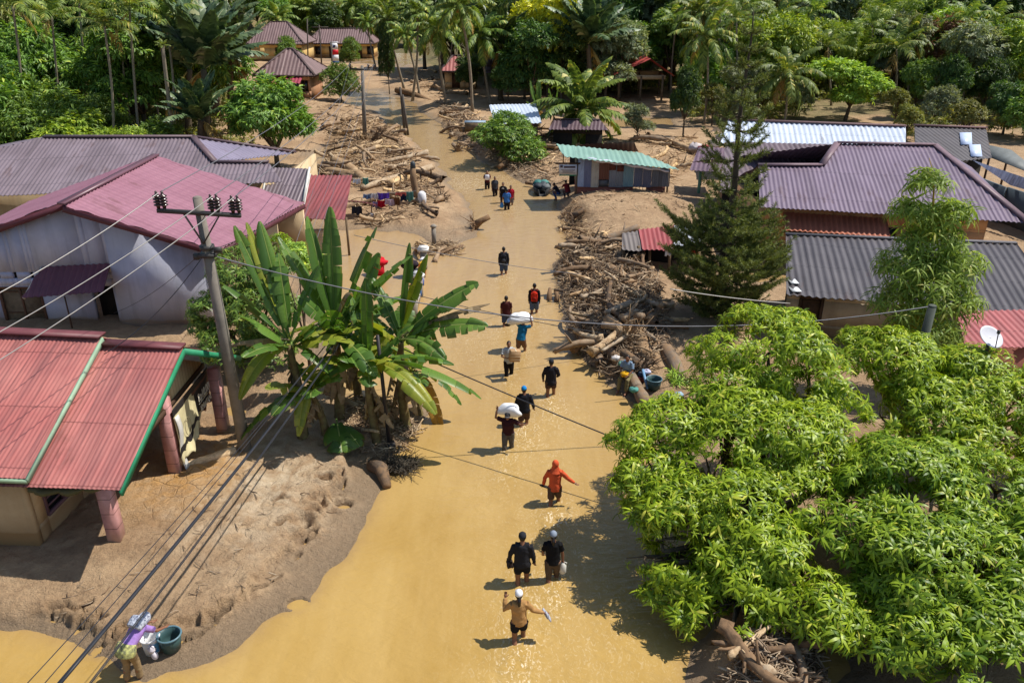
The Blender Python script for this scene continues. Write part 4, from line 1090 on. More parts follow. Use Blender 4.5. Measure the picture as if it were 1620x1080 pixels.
# charcoal roof in front
CHAR = roofmat('charcoal_roof', rgb(80, 76, 80), rgb(46, 44, 48), rgb(100, 95, 98), .55, 1.9, .5, .35, .8, .5)
ch = thing('charcoal_roof_house', 'low house under charcoal grey corrugated roof in front of the plum roofed house', 'house', G(1390, 470, .4))
pl = plane_of(G(1243, 372, 3.1), G(1540, 383, 3.1), G(1250, 467, 2.2))
_, pts = proof('roof_sheet', [(1244, 466), (1690, 502), (1608, 385), (1243, 371)], pl, CHAR, ch, .27, .035, 2, wob=.025)
mb = MB(); mb.bar(pts[2] + (0, 0, .03), pts[3] + (0, 0, .03), .2, .06); mb.obj('ridge_cap', plain('charcoal_flashing', rgb(108, 104, 106), .5), ch)
mb = MB()
for u, v, w, h in ((.04, .15, .3, .5), (.06, .03, .35, .5)):
    p = pts[0] + (pts[1] - pts[0]) * u * .3 + (pts[3] - pts[0]) * v + (0, 0, .05)
    mb.box(p + (.2, .2, .02), (w, h, .02), rot=None)
mb.obj('roof_patch', plain('white_sheet_patch', rgb(216, 218, 222), .4, .1), ch)
mb = MB(); wall(mb, pts[0][:2] + (.3, .7), pts[1][:2] + (-.5, .7), -.2, 2.15, .18, holes=[(.5, 1.3, .1, 1.9), (4.2, 5.2, .8, 1.8)]); mb.obj('front_wall', plaster('buff_plaster', rgb(196, 178, 152), rgb(172, 152, 128), flood=1.0, base=.3), ch)
A, B = pts[0][:2] + (.3, .7), pts[1][:2] + (-.5, .7)
door(ch, A, B, .5, 1.3, .1, 1.9, DKWOOD); window(ch, A, B, 4.2, 5.2, .8, 1.8, DKWOOD, PANE, 2, 1)
mb = MB(); wall(mb, pts[3][:2] + (.3, -.3), pts[0][:2] + (.3, .9), -.2, 2.2, .15); mb.obj('side_wall', boards('grey_boards', rgb(104, 98, 90), .2, 1), ch)
# roof with two silver squares
BLK = roofmat('black_roof', rgb(84, 80, 84), rgb(56, 54, 56), rgb(98, 94, 98), .4, 2.2, .55, .3)
bk = thing('black_roof_house', 'house with soot dark roof carrying two bright skylight sheets beside the orchard', 'house', THp(1505, 260))
pl = plane_of(G(1450, 255, 3.0), G(1568, 250, 3.0), G(1500, 201, 4.27))
_, pts = proof('roof_slope', [(1448, 262), (1569, 250), (1560, 203), (1447, 199)], pl, BLK, bk, .3, .035, 2)
mb = MB(); mb.bar(pts[2] + (0, 0, .05), pts[3] + (0, 0, .05), .35, .08); mb.obj('ridge_cap', plain('brown_rust_cap', rgb(120, 92, 92), .7, .4), bk)
for px in ([(1520, 229), (1538, 229), (1537, 210), (1518, 210)], [(1536, 248), (1554, 248), (1551, 229), (1533, 229)]):
    mb = MB(); n_ = pl[1] * np.sign(pl[1][2]); P = [onp(a, b, (pl[0] + n_ * .06, pl[1])) for a, b in px]
    mb.hexa(P, [p + n_ * .015 for p in P]); mb.obj('skylight_sheet', plain('bright_sheet', rgb(196, 210, 236), .35, .1), bk)
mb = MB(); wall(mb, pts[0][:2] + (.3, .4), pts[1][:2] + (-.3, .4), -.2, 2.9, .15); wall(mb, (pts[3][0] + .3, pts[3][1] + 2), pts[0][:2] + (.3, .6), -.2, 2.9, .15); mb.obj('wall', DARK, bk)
# tarpaulin shelter
ts = thing('tarp_shelter', 'grey tarpaulin shelter on poles at the right edge of the village', 'shelter', THp(1605, 275))
pl = plane_of(G(1568, 250, 2.4), G(1640, 275, 2.2), G(1566, 230, 2.9))
P = [onp(a, b, pl) for a, b in [(1568, 250), (1650, 282), (1625, 258), (1600, 238), (1564, 230)]]
mb = MB(); mb.hexa(P, [p + (0, 0, .03) for p in P]); mb.obj('tarpaulin', plain('grey_tarp', rgb(112, 116, 114), .6, .3, 2, .4, 12), ts)
for q in (P[0], P[1], P[3]): mb = MB(); mb.bar(q * (1, 1, 0) + (0, .2, 0), q + (0, .2, 0), .1); mb.obj('pole', DKWOOD, ts)
# white striped lean-to
wl = thing('glasshouse_roof', 'narrow lean-to with glaring white sheets beside the hip of the plum roof', 'lean-to', THp(1600, 320))
pl = plane_of(G(1600, 294, 2.6), G(1660, 312, 2.6), G(1540, 254, 3.3))
_, pts = proof('roof_sheet', [(1598, 293), (1680, 317), (1660, 294), (1600, 274), (1538, 253)], pl, roofmat('white_streaked_roof', rgb(216, 224, 236), rgb(96, 96, 104), None, .8, 40, .35, .5), wl, .26, .03, 3)
mb = MB(); wall(mb, pts[4][:2] + (.3, .3), pts[0][:2] + (0, .4), -.2, 2.4, .12); wall(mb, pts[0][:2] + (.15, .45), pts[1][:2], -.2, 2.4, .12); mb.obj('wall', boards('blue_grey_boards', rgb(96, 108, 116), .4, 0), wl)
# low red roof bottom right with the dish
lr = thing('red_roof_hut', 'low hut with faded red corrugated roof under the satellite dish', 'hut', G(1580, 545, .4))
pl = plane_of(G(1518, 492, 2.3), G(1640, 490, 2.3), G(1530, 548, 1.9))
_, pts = proof('roof_sheet', [(1528, 550), (1660, 548), (1650, 489), (1513, 492)], pl, roofmat('faded_red_roof', rgb(168, 92, 92), rgb(120, 76, 76), rgb(186, 116, 112), .5, 2), lr, .22, .03, 3)
mb = MB(); wall(mb, pts[0][:2] + (.3, .4), pts[1][:2] + (0, .4), -.2, 1.85, .15); wall(mb, pts[3][:2] + (.3, -.2), pts[0][:2] + (.3, .55), -.2, 1.9, .15); mb.obj('wall', BRK, lr)
# wrecked shed in the middle
ws = thing('wrecked_shed', 'half collapsed shed roofed with rusty red and grey sheets beside the log jam', 'shed', G(1040, 410, .5))
pl = plane_of(G(985, 395, 1.7), G(1065, 395, 1.7), G(1035, 360, 2.2))
MIDR = roofmat('wreck_red', rgb(150, 72, 72), rgb(96, 56, 56), None, .5, 3); MIDG = roofmat('wreck_grey', rgb(112, 104, 100), rgb(72, 64, 60), None, .6, 3); MIDW = roofmat('wreck_white', rgb(202, 208, 218), rgb(150, 150, 150), None, .3, 3)
for nm, px, m, s in (('roof_sheet', [(984, 395), (1017, 395), (1012, 364), (984, 370)], MIDG, 1), ('roof_sheet', [(1016, 395), (1066, 396), (1068, 356), (1010, 364)], MIDR, 2), ('roof_sheet', [(1066, 388), (1112, 392), (1128, 361), (1067, 357)], MIDW, 3)):
    _, pts = proof(nm, px, pl, m, ws, .22, .03, s, wob=.05)
for a, b in ((988, 396), (1012, 397), (1030, 396), (1062, 397), (1106, 392)):
    q = onp(a, b, pl); mb = MB(); mb.bar((q[0] + .1, q[1] + .5, 0), (q[0], q[1] + .4, q[2] + .1), .12); mb.obj('post', WOOD, ws)
q0, q1 = onp(986, 375, pl), onp(1110, 370, pl)
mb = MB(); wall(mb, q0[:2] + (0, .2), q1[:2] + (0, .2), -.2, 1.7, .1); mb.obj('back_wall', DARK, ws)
mb = MB(); a_, b_ = onp(1064, 405, (pl[0] - (0, 0, .6), pl[1])), onp(1110, 405, (pl[0] - (0, 0, .6), pl[1])); wall(mb, a_, b_, -.1, 1.0, .1); mb.obj('half_wall', boards('grey_brown_boards', rgb(120, 100, 84), .2, 0), ws)
# ------------------------------------------------------------------ leaf templates (along +X, face +Z)
def leaf(l=1.0, w=.22, droop=.2, ang=0.0, o=(0, 0, 0), tilt=0.0):
    V = np.array([(0, 0, 0), (.4, w, .05), (1, 0, -droop), (.4, -w, .05)]) * l
    c, s = math.cos(tilt), math.sin(tilt)
    V = np.stack([V[:, 0] * c - V[:, 2] * s, V[:, 1], V[:, 0] * s + V[:, 2] * c], 1)
    return V @ rotz(ang).T + np.array(o), [(0, 1, 2), (0, 2, 3)]
def lance(l=1.0, w=.1, droop=.5, lift=.25, ang=0.0):
    x = np.array([0, .32, .32, .7, .7, 1.0]); y = np.array([0, w, -w, w * .8, -w * .8, 0]) * l
    z = (lift * x - droop * x * x) + np.array([0, .03, .03, .02, .02, 0])
    return np.stack([x * l, y, z * l], 1) @ rotz(ang).T, [(0, 2, 1), (1, 2, 4, 3), (3, 4, 5)]
def join(parts):
    V, F, n = [], [], 0
    for v, f in parts:
        V.append(v); F += [tuple(i + n for i in q) for q in f]; n += len(v)
    return np.concatenate(V), F
rr = random.Random(3)
SPRAY = join([leaf(.5 + .12 * rr.random(), .15, .25, a + rr.uniform(-.2, .2), (.12 * i * .5, 0, rr.uniform(-.05, .05)), rr.uniform(-.4, .3)) for i, a in enumerate((-1.3, 1.2, -.7, .75, -.25, .3, 0))])
ROSETTE = [join([lance(rr.uniform(.5, 1.15), rr.uniform(.08, .115), rr.uniform(.4, 1.15), rr.uniform(-.1, .75), i * 2.399 + rr.uniform(-.5, .5)) for i in range(n_)]) for n_ in (12, 10, 8, 6, 9)]
TUFT = join([leaf(rr.uniform(.6, 1), .16, .3, i * 2.4, (0, 0, 0), rr.uniform(0, .9)) for i in range(6)])
BLADES = join([lance(rr.uniform(.7, 1.1), .065, .75, .35, i * 1.1 - 2.2 + rr.uniform(-.3, .3)) for i in range(5)])

def unit(v): return v / (np.linalg.norm(v, axis=-1, keepdims=True) + 1e-9)
def lobe_points(lobes, n, inner=.25, lowcut=-.45, gap=.32, seed=0):
    """points spread through a union of ellipsoid lobes, thick near their skins, with holes"""
    g = np.random.default_rng(seed)
    A = np.array([(l[1][0] * l[1][1] * l[1][2]) ** (2 / 3) for l in lobes]); A /= A.sum()
    P, O = [], []
    for (c, r), a in zip(lobes, A):
        k = int(n * a * 1.5) + 4
        d = unit(g.normal(size=(k, 3))); d = d[d[:, 2] > lowcut + .25 * g.random(len(d))]
        rad = np.where(g.random(len(d)) < inner, g.uniform(.35, .85, len(d)), g.uniform(.84, 1.08, len(d)))
        P.append(np.array(c) + d * np.array(r) * rad[:, None]); O.append(d)
    P, O = np.concatenate(P), np.concatenate(O)
    nz = np.array([mnoise.noise(Vector(p * .9 + seed * 7.3)) for p in P])
    keep = nz > -gap
    # drop points deep inside other lobes
    for c, r in lobes:
        q = (((P - np.array(c)) / np.array(r)) ** 2).sum(1)
        keep &= ~((q < .3) & (g.random(len(P)) < .8))
    P, O = P[keep], O[keep]
    if len(P) > n: ix = g.choice(len(P), n, replace=False); P, O = P[ix], O[ix]
    return P, O
def foliage(mb, lobes, n, T, size, seed=0, out=.6, droop=.35, radial=False, **k):
    g = np.random.default_rng(seed + 99)
    P, O = lobe_points(lobes, n, seed=seed, **k)
    N = len(P)
    rnd = unit(g.normal(size=(N, 3)))
    if radial:      # template spreads round its own Z
        Z = unit(O * .7 + rnd * .35 + np.array([0, 0, .55])); X = unit(np.cross(Z, rnd))
    else:
        X = unit(O * out + rnd * .8 + np.array([0, 0, -droop])); Z = unit(O * .8 + np.array([0, 0, .7]) + rnd * .4)
    s = size * g.uniform(.62, 1.3, N)
    Ts = T if isinstance(T, list) else [T]
    w = g.integers(0, len(Ts), N)
    for i, (tv, tf) in enumerate(Ts):
        m = w == i; mb.inst(tv, tf, P[m], X[m], Z[m], s[m])
    return P
def limbs(mb, base, lobes, r0, seed=0, split=.45, twigs=0):
    """tapered trunk with a limb into every lobe"""
    g = np.random.default_rng(seed)
    base = np.array(base, float); C = np.array([l[0] for l in lobes], float); top = C.mean(0)
    zs = np.linspace(0, 1, 6)
    fork = base + (top - base) * split
    wob = np.cumsum(g.normal(0, .06, (6, 3)), 0) * np.array([1, 1, 0]) * np.linalg.norm(fork - base) * .3
    P = base + (fork - base) * zs[:, None] + wob * zs[:, None]
    mb.tube(P, r0 * np.array([1.5, 1.05, .95, .9, .85, .75]), 9)
    f = P[-1]
    for c, (lc, lr) in zip(C, lobes):
        t = np.linspace(0, 1, 6)[:, None]; mid = (f + c) / 2 + np.array([0, 0, -.12 * np.linalg.norm(c - f)]) + g.normal(0, .1, 3) * np.linalg.norm(c - f)
        Q = f * (1 - t) ** 2 + 2 * mid * t * (1 - t) + c * t ** 2
        mb.tube(Q, r0 * np.linspace(.62, .16, 6), 6)
        for _ in range(twigs):
            d = unit(g.normal(size=3) + np.array([0, 0, .3])) * np.array(lr) * .85
            s0 = Q[g.integers(3, 6)]; tt = np.linspace(0, 1, 4)[:, None]
            mb.tube(s0 + (c + d - s0) * tt + g.normal(0, .05, (4, 3)) * tt, r0 * np.linspace(.18, .05, 4), 5)

BARK = plain('tree_bark', rgb(104, 92, 76), .95, .45, 5, .6, 14, .15)
PALEBARK = plain('palm_bark', rgb(150, 138, 118), .9, .4, 6, .5, 16, .2)
LM = {
    'dark': leafmat('leaf_dark', rgb(47, 72, 35), rgb(96, 126, 58), rgb(145, 157, 75)),
    'mid': leafmat('leaf_mid', rgb(72, 103, 42), rgb(131, 164, 68), rgb(180, 192, 82)),
    'lime': leafmat('leaf_lime', rgb(100, 132, 46), rgb(168, 190, 72), rgb(224, 229, 86)),
    'yellow': leafmat('leaf_yellow', rgb(168, 175, 44), rgb(234, 227, 65), rgb(133, 157, 56)),
    'grey': leafmat('leaf_grey', rgb(91, 107, 77), rgb(150, 159, 119), rgb(180, 175, 136), .5),
    'olive': leafmat('leaf_olive', rgb(93, 103, 49), rgb(150, 152, 77), rgb(180, 164, 93)),
    'brown': leafmat('leaf_dry', rgb(103, 72, 54), rgb(159, 117, 86), rgb(180, 140, 103), .7, .15, .2),
    'orange': leafmat('leaf_orange', rgb(168, 112, 51), rgb(210, 147, 70), rgb(145, 145, 75)),
    'palm': leafmat('leaf_palm', rgb(70, 96, 42), rgb(136, 154, 70), rgb(201, 192, 103), .5, .3, .3),
    'palmdark': leafmat('leaf_palm_dark', rgb(49, 70, 42), rgb(105, 126, 84), rgb(168, 171, 126), .45, .2, .4),
}
# ---- broadleaf masters
def rand_lobes(h, w, k, seed, flat=.75, low=.35):
    g = np.random.default_rng(seed); L = []
    for i in range(k):
        a = i * 2.4 + g.uniform(-.5, .5); rr_ = w / 2 * g.uniform(.25, .62) * (0 if i == 0 else 1)
        z = h * g.uniform(low, .82) if i else h * .74
        r = w / 2 * g.uniform(.36, .58)
        L.append(((rr_ * math.cos(a), rr_ * math.sin(a), z), (r, r, r * flat * g.uniform(.8, 1.2))))
    return L
MASTER = {}
def master(kind, h, w, k, n, T, size, mat, seed, trunk=.2, bark=None, flat=.75, low=.35, twigs=1, **kw):
    L = rand_lobes(h, w, k, seed, flat, low)
    a = MB(); limbs(a, (0, 0, -.4), L, trunk, seed, .42, twigs)
    b = MB(); foliage(b, L, n, T, size, seed, **kw)
    MASTER.setdefault(kind, []).append((a.mesh('trunk', bark or BARK, smooth=True), b.mesh('crown', mat), h))
for s in range(3): master('dark', 11, 9, 9, 3600, SPRAY, .95, LM['dark'], 20 + s, .26)
for s in range(3): master('mid', 10, 8, 9, 3400, SPRAY, .85, LM['mid'], 40 + s, .22)
for s in range(2): master('lime', 8, 7, 8, 3000, SPRAY, .8, LM['lime'], 60 + s, .2)
for s in range(2): master('olive', 10, 7, 9, 2600, SPRAY, .75, LM['olive'], 80 + s, .2, gap=.18)
for s in range(2): master('grey', 9, 7.5, 9, 2600, SPRAY, .75, LM['grey'], 90 + s, .2, gap=.18)
for s in range(2): master('shrub', 4, 6, 12, 3000, SPRAY, .55, LM['mid'], 150 + s, .1, flat=.8, low=.12, lowcut=-.3)
master('yellow', 9, 7.5, 9, 3200, SPRAY, .7, LM['yellow'], 101, .2)
master('brown', 8, 5.5, 8, 1700, SPRAY, .55, LM['brown'], 111, .16, gap=.1, twigs=4)
master('orange', 8, 9, 9, 2600, SPRAY, .8, LM['orange'], 121, .2, gap=.2)
master('dead', 9, 6, 9, 60, SPRAY, .4, LM['grey'], 131, .15, plain('dead_bark', rgb(180, 168, 148), .9, .3), gap=.1, twigs=5)
def bamboo_master(seed, h=11, k=16, mat='lime', leafn=2600, spread=2.2):
    g = np.random.default_rng(seed); a, b = MB(), MB(); P_, D_ = [], []
    for i in range(k):
        an = g.uniform(0, 6.28); hh = h * g.uniform(.7, 1.05); t = np.linspace(0, 1, 9)
        lean = spread * g.uniform(.5, 1.4)
        Q = np.stack([np.cos(an) * (.3 + lean * t ** 2.2), np.sin(an) * (.3 + lean * t ** 2.2), hh * (t - .12 * t ** 4)], 1)
        a.tube(Q, np.linspace(.05, .015, 9), 5)
        m = leafn // k
        u = g.uniform(.3, 1, m); idx = u * 8; i0 = np.minimum(idx.astype(int), 7); f = (idx - i0)[:, None]
        p = Q[i0] * (1 - f) + Q[i0 + 1] * f + g.normal(0, .32, (m, 3)); P_.append(p)
    P_ = np.concatenate(P_); N = len(P_)
    X = unit(unit(P_ * (1, 1, 0)) * .6 + g.normal(size=(N, 3)) * .6 + (0, 0, -.7)); Z = unit(g.normal(size=(N, 3)) * .5 + (0, 0, 1) + unit(P_ * (1, 1, 0)) * .5)
    b.inst(*BLADES, P_, X, Z, .55 * g.uniform(.7, 1.3, N))
    MASTER.setdefault('bamboo', []).append((a.mesh('trunk', plain('bamboo_culm', rgb(140, 150, 70), .5, .3), smooth=True), b.mesh('crown', LM[mat]), h))
bamboo_master(141); bamboo_master(142, mat='mid')

# ---- palms
def frond(mb, o, az, el, L, droop, ll=.55, n=26, hang=.5, w=.035, g=None, taper=True, twist=0.0, mi=0, ragged=0.0):
    """one feather leaf: arched midrib and drooping leaflets"""
    g = g or np.random.default_rng(1)
    t = np.linspace(0, 1, 9)
    ang = el - droop * t ** 1.3
    dx = np.concatenate([[0], np.cumsum(np.cos(ang[:-1]))]) * L / 8; dz = np.concatenate([[0], np.cumsum(np.sin(ang[:-1]))]) * L / 8
    C, S = math.cos(az), math.sin(az)
    Q = np.stack([o[0] + dx * C, o[1] + dx * S, o[2] + dz], 1)
    mb.tube(Q, np.linspace(w, w * .25, 9) * L * .3, 4, cap=False, mi=mi)
    side = np.array([-S, C, 0])
    tt = np.linspace(.12, .99, n); i0 = np.minimum((tt * 8).astype(int), 7); f = (tt * 8 - i0)[:, None]
    B = Q[i0] * (1 - f) + Q[i0 + 1] * f; T = unit(Q[i0 + 1] - Q[i0])
    ln = ll * np.clip(np.sin(math.pi * (tt * .86 + .12)) ** .6, .25, 1)
    for sg in (-1, 1):
        k = g.random(n) > ragged
        l = (ln * g.uniform(.85, 1.12, n))[k]
        d = unit(side * sg + T[k] * .75 + g.normal(0, .12, (k.sum(), 3)))
        upv = unit(np.cross(T[k], side * sg) * sg)
        base = B[k]; mid = base + d * (l * .5)[:, None] + np.array([0, 0, -1.]) * (l * .12 * hang)[:, None]
        tip = base + d * (l * .85)[:, None] + np.array([0, 0, -1.]) * (l * .75 * hang)[:, None]
        wv = T[k] * (.055 * ll / .55 * L / 3.5 * 1.3)
        m = int(k.sum()); V = np.concatenate([base - wv * .4, base + wv * .4, mid + wv, mid - wv, tip])
        F = [(i, m + i, 2 * m + i, 3 * m + i) for i in range(m)] + [(3 * m + i, 2 * m + i, 4 * m + i) for i in range(m)]
        mb.add(V, F, mi=mi)
def palm_crown(seed, k=20, L=3.6, ll=.75, el=(1.35, -.6), droop=(1.1, 1.7), n=26, hang=.75, dead=2, nuts=True):
    g = np.random.default_rng(seed); mb = MB()
    for i in range(k):
        u = i / (k - 1)
        frond(mb, (0, 0, 0), i * 2.4 + g.uniform(-.2, .2), el[0] + (el[1] - el[0]) * u + g.uniform(-.12, .12), L * g.uniform(.85, 1.1), g.uniform(*droop), ll, n, hang, g=g, mi=0)
    for i in range(dead): frond(mb, (0, 0, 0), g.uniform(0, 6.28), -.7, L * .8, .9, ll * .8, n, 1.0, g=g, mi=1, ragged=.4)
    if nuts:
        for i in range(8): mb.ball((.3 * math.cos(i * 2.4), .3 * math.sin(i * 2.4), -.3 - .1 * (i % 3)), (.13, .13, .17), 6, 5, mi=1)
    return mb
DRYF = leafmat('leaf_palm_dry', rgb(150, 118, 62), rgb(188, 160, 96), None, .7, .2, .2)
PALMS = {'young': [palm_crown(12, 32, 5.0, 1.0, (1.5, -.75), (.9, 1.5), 30, .6, 4, False).mesh('crown', [LM['palm'], DRYF])],
         'coconut': [palm_crown(s, 22, 3.9, .85).mesh('crown', [LM['palm'], DRYF]) for s in (1, 2, 3)],
         'areca': [palm_crown(s, 10, 2.3, .75, (1.45, .1), (.9, 1.5), 20, .6, 1, False).mesh('crown', [LM['palm'], DRYF]) for s in (5, 6)],
         'sago': [palm_crown(s, 22, 6.2, 1.25, (1.54, .6), (.5, .95), 34, .45, 2, False).mesh('crown', [LM['palmdark'], DRYF]) for s in (8, 9)]}
def palm(name, label, cat, base, top, kind, v=0, s=1.0, r=.14, group=None, bark=None, rz=None):
    base, top = np.array(base, float), np.array(top, float)
    t = thing(name, label, cat, base, group)
    H_ = np.linalg.norm(top - base); k = np.linspace(0, 1, 12)
    P = base + (top - base) * k[:, None] + np.stack([np.sin(k * math.pi) * .03 * H_ * math.cos(v * 2.1), np.sin(k * math.pi) * .03 * H_ * math.sin(v * 2.1), 0 * k], 1)
    P[0, 2] -= .4
    mb = MB(); mb.tube(P, r * np.interp(k, [0, .06, 1], [1.5, 1.05, .75]), 8); mb.obj('trunk', bark or PALEBARK, t, smooth=True)
    c = bpy.data.objects.new('crown', PALMS[kind][v % len(PALMS[kind])]); COL.objects.link(c); c.parent = t
    c.location = top - base; c.scale = (s, s, s); c.rotation_euler = (random.uniform(-.1, .1), random.uniform(-.1, .1), random.uniform(0, 6.28) if rz is None else rz)
    return t
def xat(px, Y, z): return (px - 810) / FPX * (Y * CP + (CAM_H - z) * SP)
def tree(kind, px, Y, hgt, label, name=None, group=None, v=0, wid=1.0, cat='tree', zmid=None, base=None):
    zb = 0.0
    x = xat(px, Y, 5)
    zb = TH(x, Y) if base is None else base
    x = xat(px, Y, zb + hgt * .6)
    tr, cr, h0 = MASTER[kind][v % len(MASTER[kind])]
    t = thing(name or {'dark': 'broadleaf_tree', 'mid': 'broadleaf_tree', 'lime': 'broadleaf_tree', 'bamboo': 'bamboo_clump', 'dead': 'dead_tree'}.get(kind, 'broadleaf_tree'), label, cat, (x, Y, zb), group)
    s = hgt / h0
    t.rotation_euler.z = random.uniform(0, 6.28); t.scale = (s * wid, s * wid, s)
    for nm, me in (('trunk', tr), ('crown', cr)):
        o = bpy.data.objects.new(nm, me); COL.objects.link(o); o.parent = t
    return t
def ptop(px, py, Y): return D(px, py, Y)
def groundpt(px, Y):
    x = xat(px, Y, .5); return np.array([x, Y, TH(x, Y)])

# ---- named trees
tree('mid', 428, 58.5, 7.3, 'round glossy green tree standing beside the brown hip roof, above the left log heap', v=0, wid=1.25)
tree('shrub', 537, 97, 3.8, 'bright green shrub tree at the corner of the peach walled house', v=0, wid=.85)
tree('shrub', 456, 139, 4.0, 'small rounded tree in front of the yellow house with hip roof', v=1, wid=.75)
tree('shrub', 553, 148, 4.0, 'small grey green tree beside the pylon sign', v=1, wid=.7)
tree('shrub', 806, 62.5, 3.1, 'leafy shrub on the bank covering the front of the zinc roofed hut', 'shrub', v=1, wid=1.25, cat='shrub')
tree('dark', 1087, 71, 6.6, 'narrow dark green tree left of the tall conifer, behind the rubble', v=1, wid=.55)
tree('lime', 1347, 82, 5.8, 'spreading bright green tree in the clearing behind the silver roof', v=1, wid=1.35)
tree('yellow', 868, 96, 12.5, 'yellow flowering tree rising behind the dark hut near the centre palms', v=0, wid=.85)
tree('brown', 1510, 98, 10.5, 'dried reddish brown tree on the slope behind the dark skylight roof', v=0)
tree('orange', 1545, 150, 13, 'rust orange crowned tree at the top of the right slope', v=0, wid=1.2)
tree('dead', 1325, 112, 12, 'bare pale dead tree standing in front of the bamboo', v=0)
tree('grey', 1215, 86, 5.2, 'dry greyish bush between the conifer and the clearing', v=0, cat='bush', name='bush')
tree('grey', 1262, 84, 3.6, 'low brownish bush at the left side of the clearing', v=1, cat='bush', name='bush')
tree('grey', 985, 97, 9.5, 'grey green tree leaning over the red roofed open hall', v=1, wid=.9)
tree('grey', 1010, 68, 3.2, 'thin scraggly bush on the mud behind the sea green roof', v=0, cat='bush', name='bush')
tree('olive', 1585, 88, 8, 'olive green tree beyond the tarpaulin shelter', v=0)
tree('lime', 195, 55, 3.6, 'sunlit lime shrub showing above the ridge of the brown hip roof', v=0, cat='shrub', name='shrub')
tree('lime', 110, 56.5, 4.6, 'pale leafy tree above the left end of the brown hip roof', v=1, wid=1.4)
tree('bamboo', 1395, 108, 13, 'tall pale green bamboo clump on the right slope', v=0, cat='bamboo', wid=1.3)
tree('bamboo', 1450, 116, 14, 'yellow green bamboo clump beside the pale one higher on the slope', v=1, cat='bamboo', wid=1.2)
tree('bamboo', 1345, 98, 9, 'shorter bamboo clump with drooping tips below the bare dead tree', v=0, cat='bamboo')
for k, (px, Y, h, w, kd) in enumerate([(-30, 58, 6.5, 1.0, 'shrub'), (30, 60, 6, 1.0, 'shrub'), (75, 57, 5, .9, 'shrub'), (150, 61, 4.4, .9, 'shrub'), (250, 57, 3.4, .9, 'shrub'), (10, 66, 8, .9, 'mid'), (1440, 70, 3.4, 1, 'olive'), (1485, 74, 4.6, .9, 'grey'), (1535, 71, 3.6, 1.1, 'olive'), (1600, 73, 5.2, .9, 'dark'), (1650, 70, 4, 1, 'shrub'), (1130, 79, 4.2, 1, 'olive'), (1180, 77, 3.6, 1, 'grey'), (1570, 82, 6.5, .8, 'dark'), (1455, 84, 6, .7, 'mid'), (1420, 78, 3.8, 1, 'olive'), (1510, 82, 7, .6, 'dark'), (1240, 96, 7, .8, 'dark'), (1160, 98, 8, .8, 'mid')]):
    tree(kd, px, Y, h, ('leafy green bush at the front of the left wood above the brown roof' if px < 400 else 'leafy green bush beyond the dark and silver roofs'), 'shrub' if kd == 'shrub' else None, 'bushes of the left wood' if px < 400 else 'bushes of the right clearing', k, w, 'bush')
# vine-wrapped trunk
tree('dark', 612, 105, 9.0, 'tall ivy wrapped trunk by the narrow end of the water', v=2, wid=.3)
tree('dark', 742, 101, 5, 'dark shrub under the centre coconut palms', v=0, cat='shrub', name='shrub')
tree('dark', 803, 92, 5.0, 'dark green shrub left of the yellow flowering tree', v=1, cat='shrub', name='shrub')

# ---- named palms: base pixel, top pixel
g_ = 'coconut palms by the water'
for k, (b, tpx, lab, s) in enumerate([
    ((747, 176), (727, 10), 'tall coconut palm with pale straight trunk left of the zinc hut', .95), ((776, 166), (760, 52), 'coconut palm with slightly leaning trunk just behind the zinc hut', 1.0),
    ((707, 168), (690, 46), 'coconut palm with hanging fronds in front of the pinkish red roof', 1.0), ((664, 152), (640, 55), 'coconut palm leaning left over the narrow water', .65),
    ((640, 142), (612, 30), 'coconut palm beside the ivy wrapped trunk', .7), ((845, 150), (831, -8), 'coconut palm whose bare trunk runs out of the picture top', 1.0),
    ((652, 160), (660, 20), 'coconut palm crossing behind the leaning one at the narrow water', .75), ((595, 110), (580, 35), 'coconut palm behind the pylon sign and its tree', .6)]):
    bp = THp(*b); palm('coconut_palm', lab, 'palm', bp, ptop(*tpx, bp[1] + (1 if k % 2 else -.5)), 'coconut', k, s, .15, g_)
yc = THp(918, 222)
palm('coconut_palm', 'young coconut palm with short trunk and arching fronds by the dark hut', 'palm', yc, yc + (0, -.5, 2.5), 'young', 0, 1.0, .2)
for k, (px, Y, py, lab) in enumerate([(165, 58, 42, 'betel palm with thin leaning trunk left of the sago thicket'), (205, 60, 18, 'tallest betel palm with bright bare trunk above the brown hip roof'), (192, 66, 70, 'betel palm behind the bright trunked one'),
                                      (262, 62, 28, 'betel palm in front of the dark sago thicket'), (82, 64, 25, 'betel palm on the left edge of the wood'), (235, 70, 55, 'short betel palm deeper in the left wood'), (20, 60, 10, 'betel palm in the upper left corner'),
                                      (125, 72, 5, 'betel palm with high crown behind the left wood')]):
    bp = groundpt(px + 12 + 6 * (k % 3), Y); palm('betel_palm', lab, 'palm', bp, ptop(px, py, Y), 'areca', k, 1.15, .1, 'betel palms of the left wood')
palm('betel_palm', 'headless dead palm trunk standing in the left wood', 'palm', groundpt(282, 57), ptop(257, 72, 57), 'areca', 1, .25, .16)
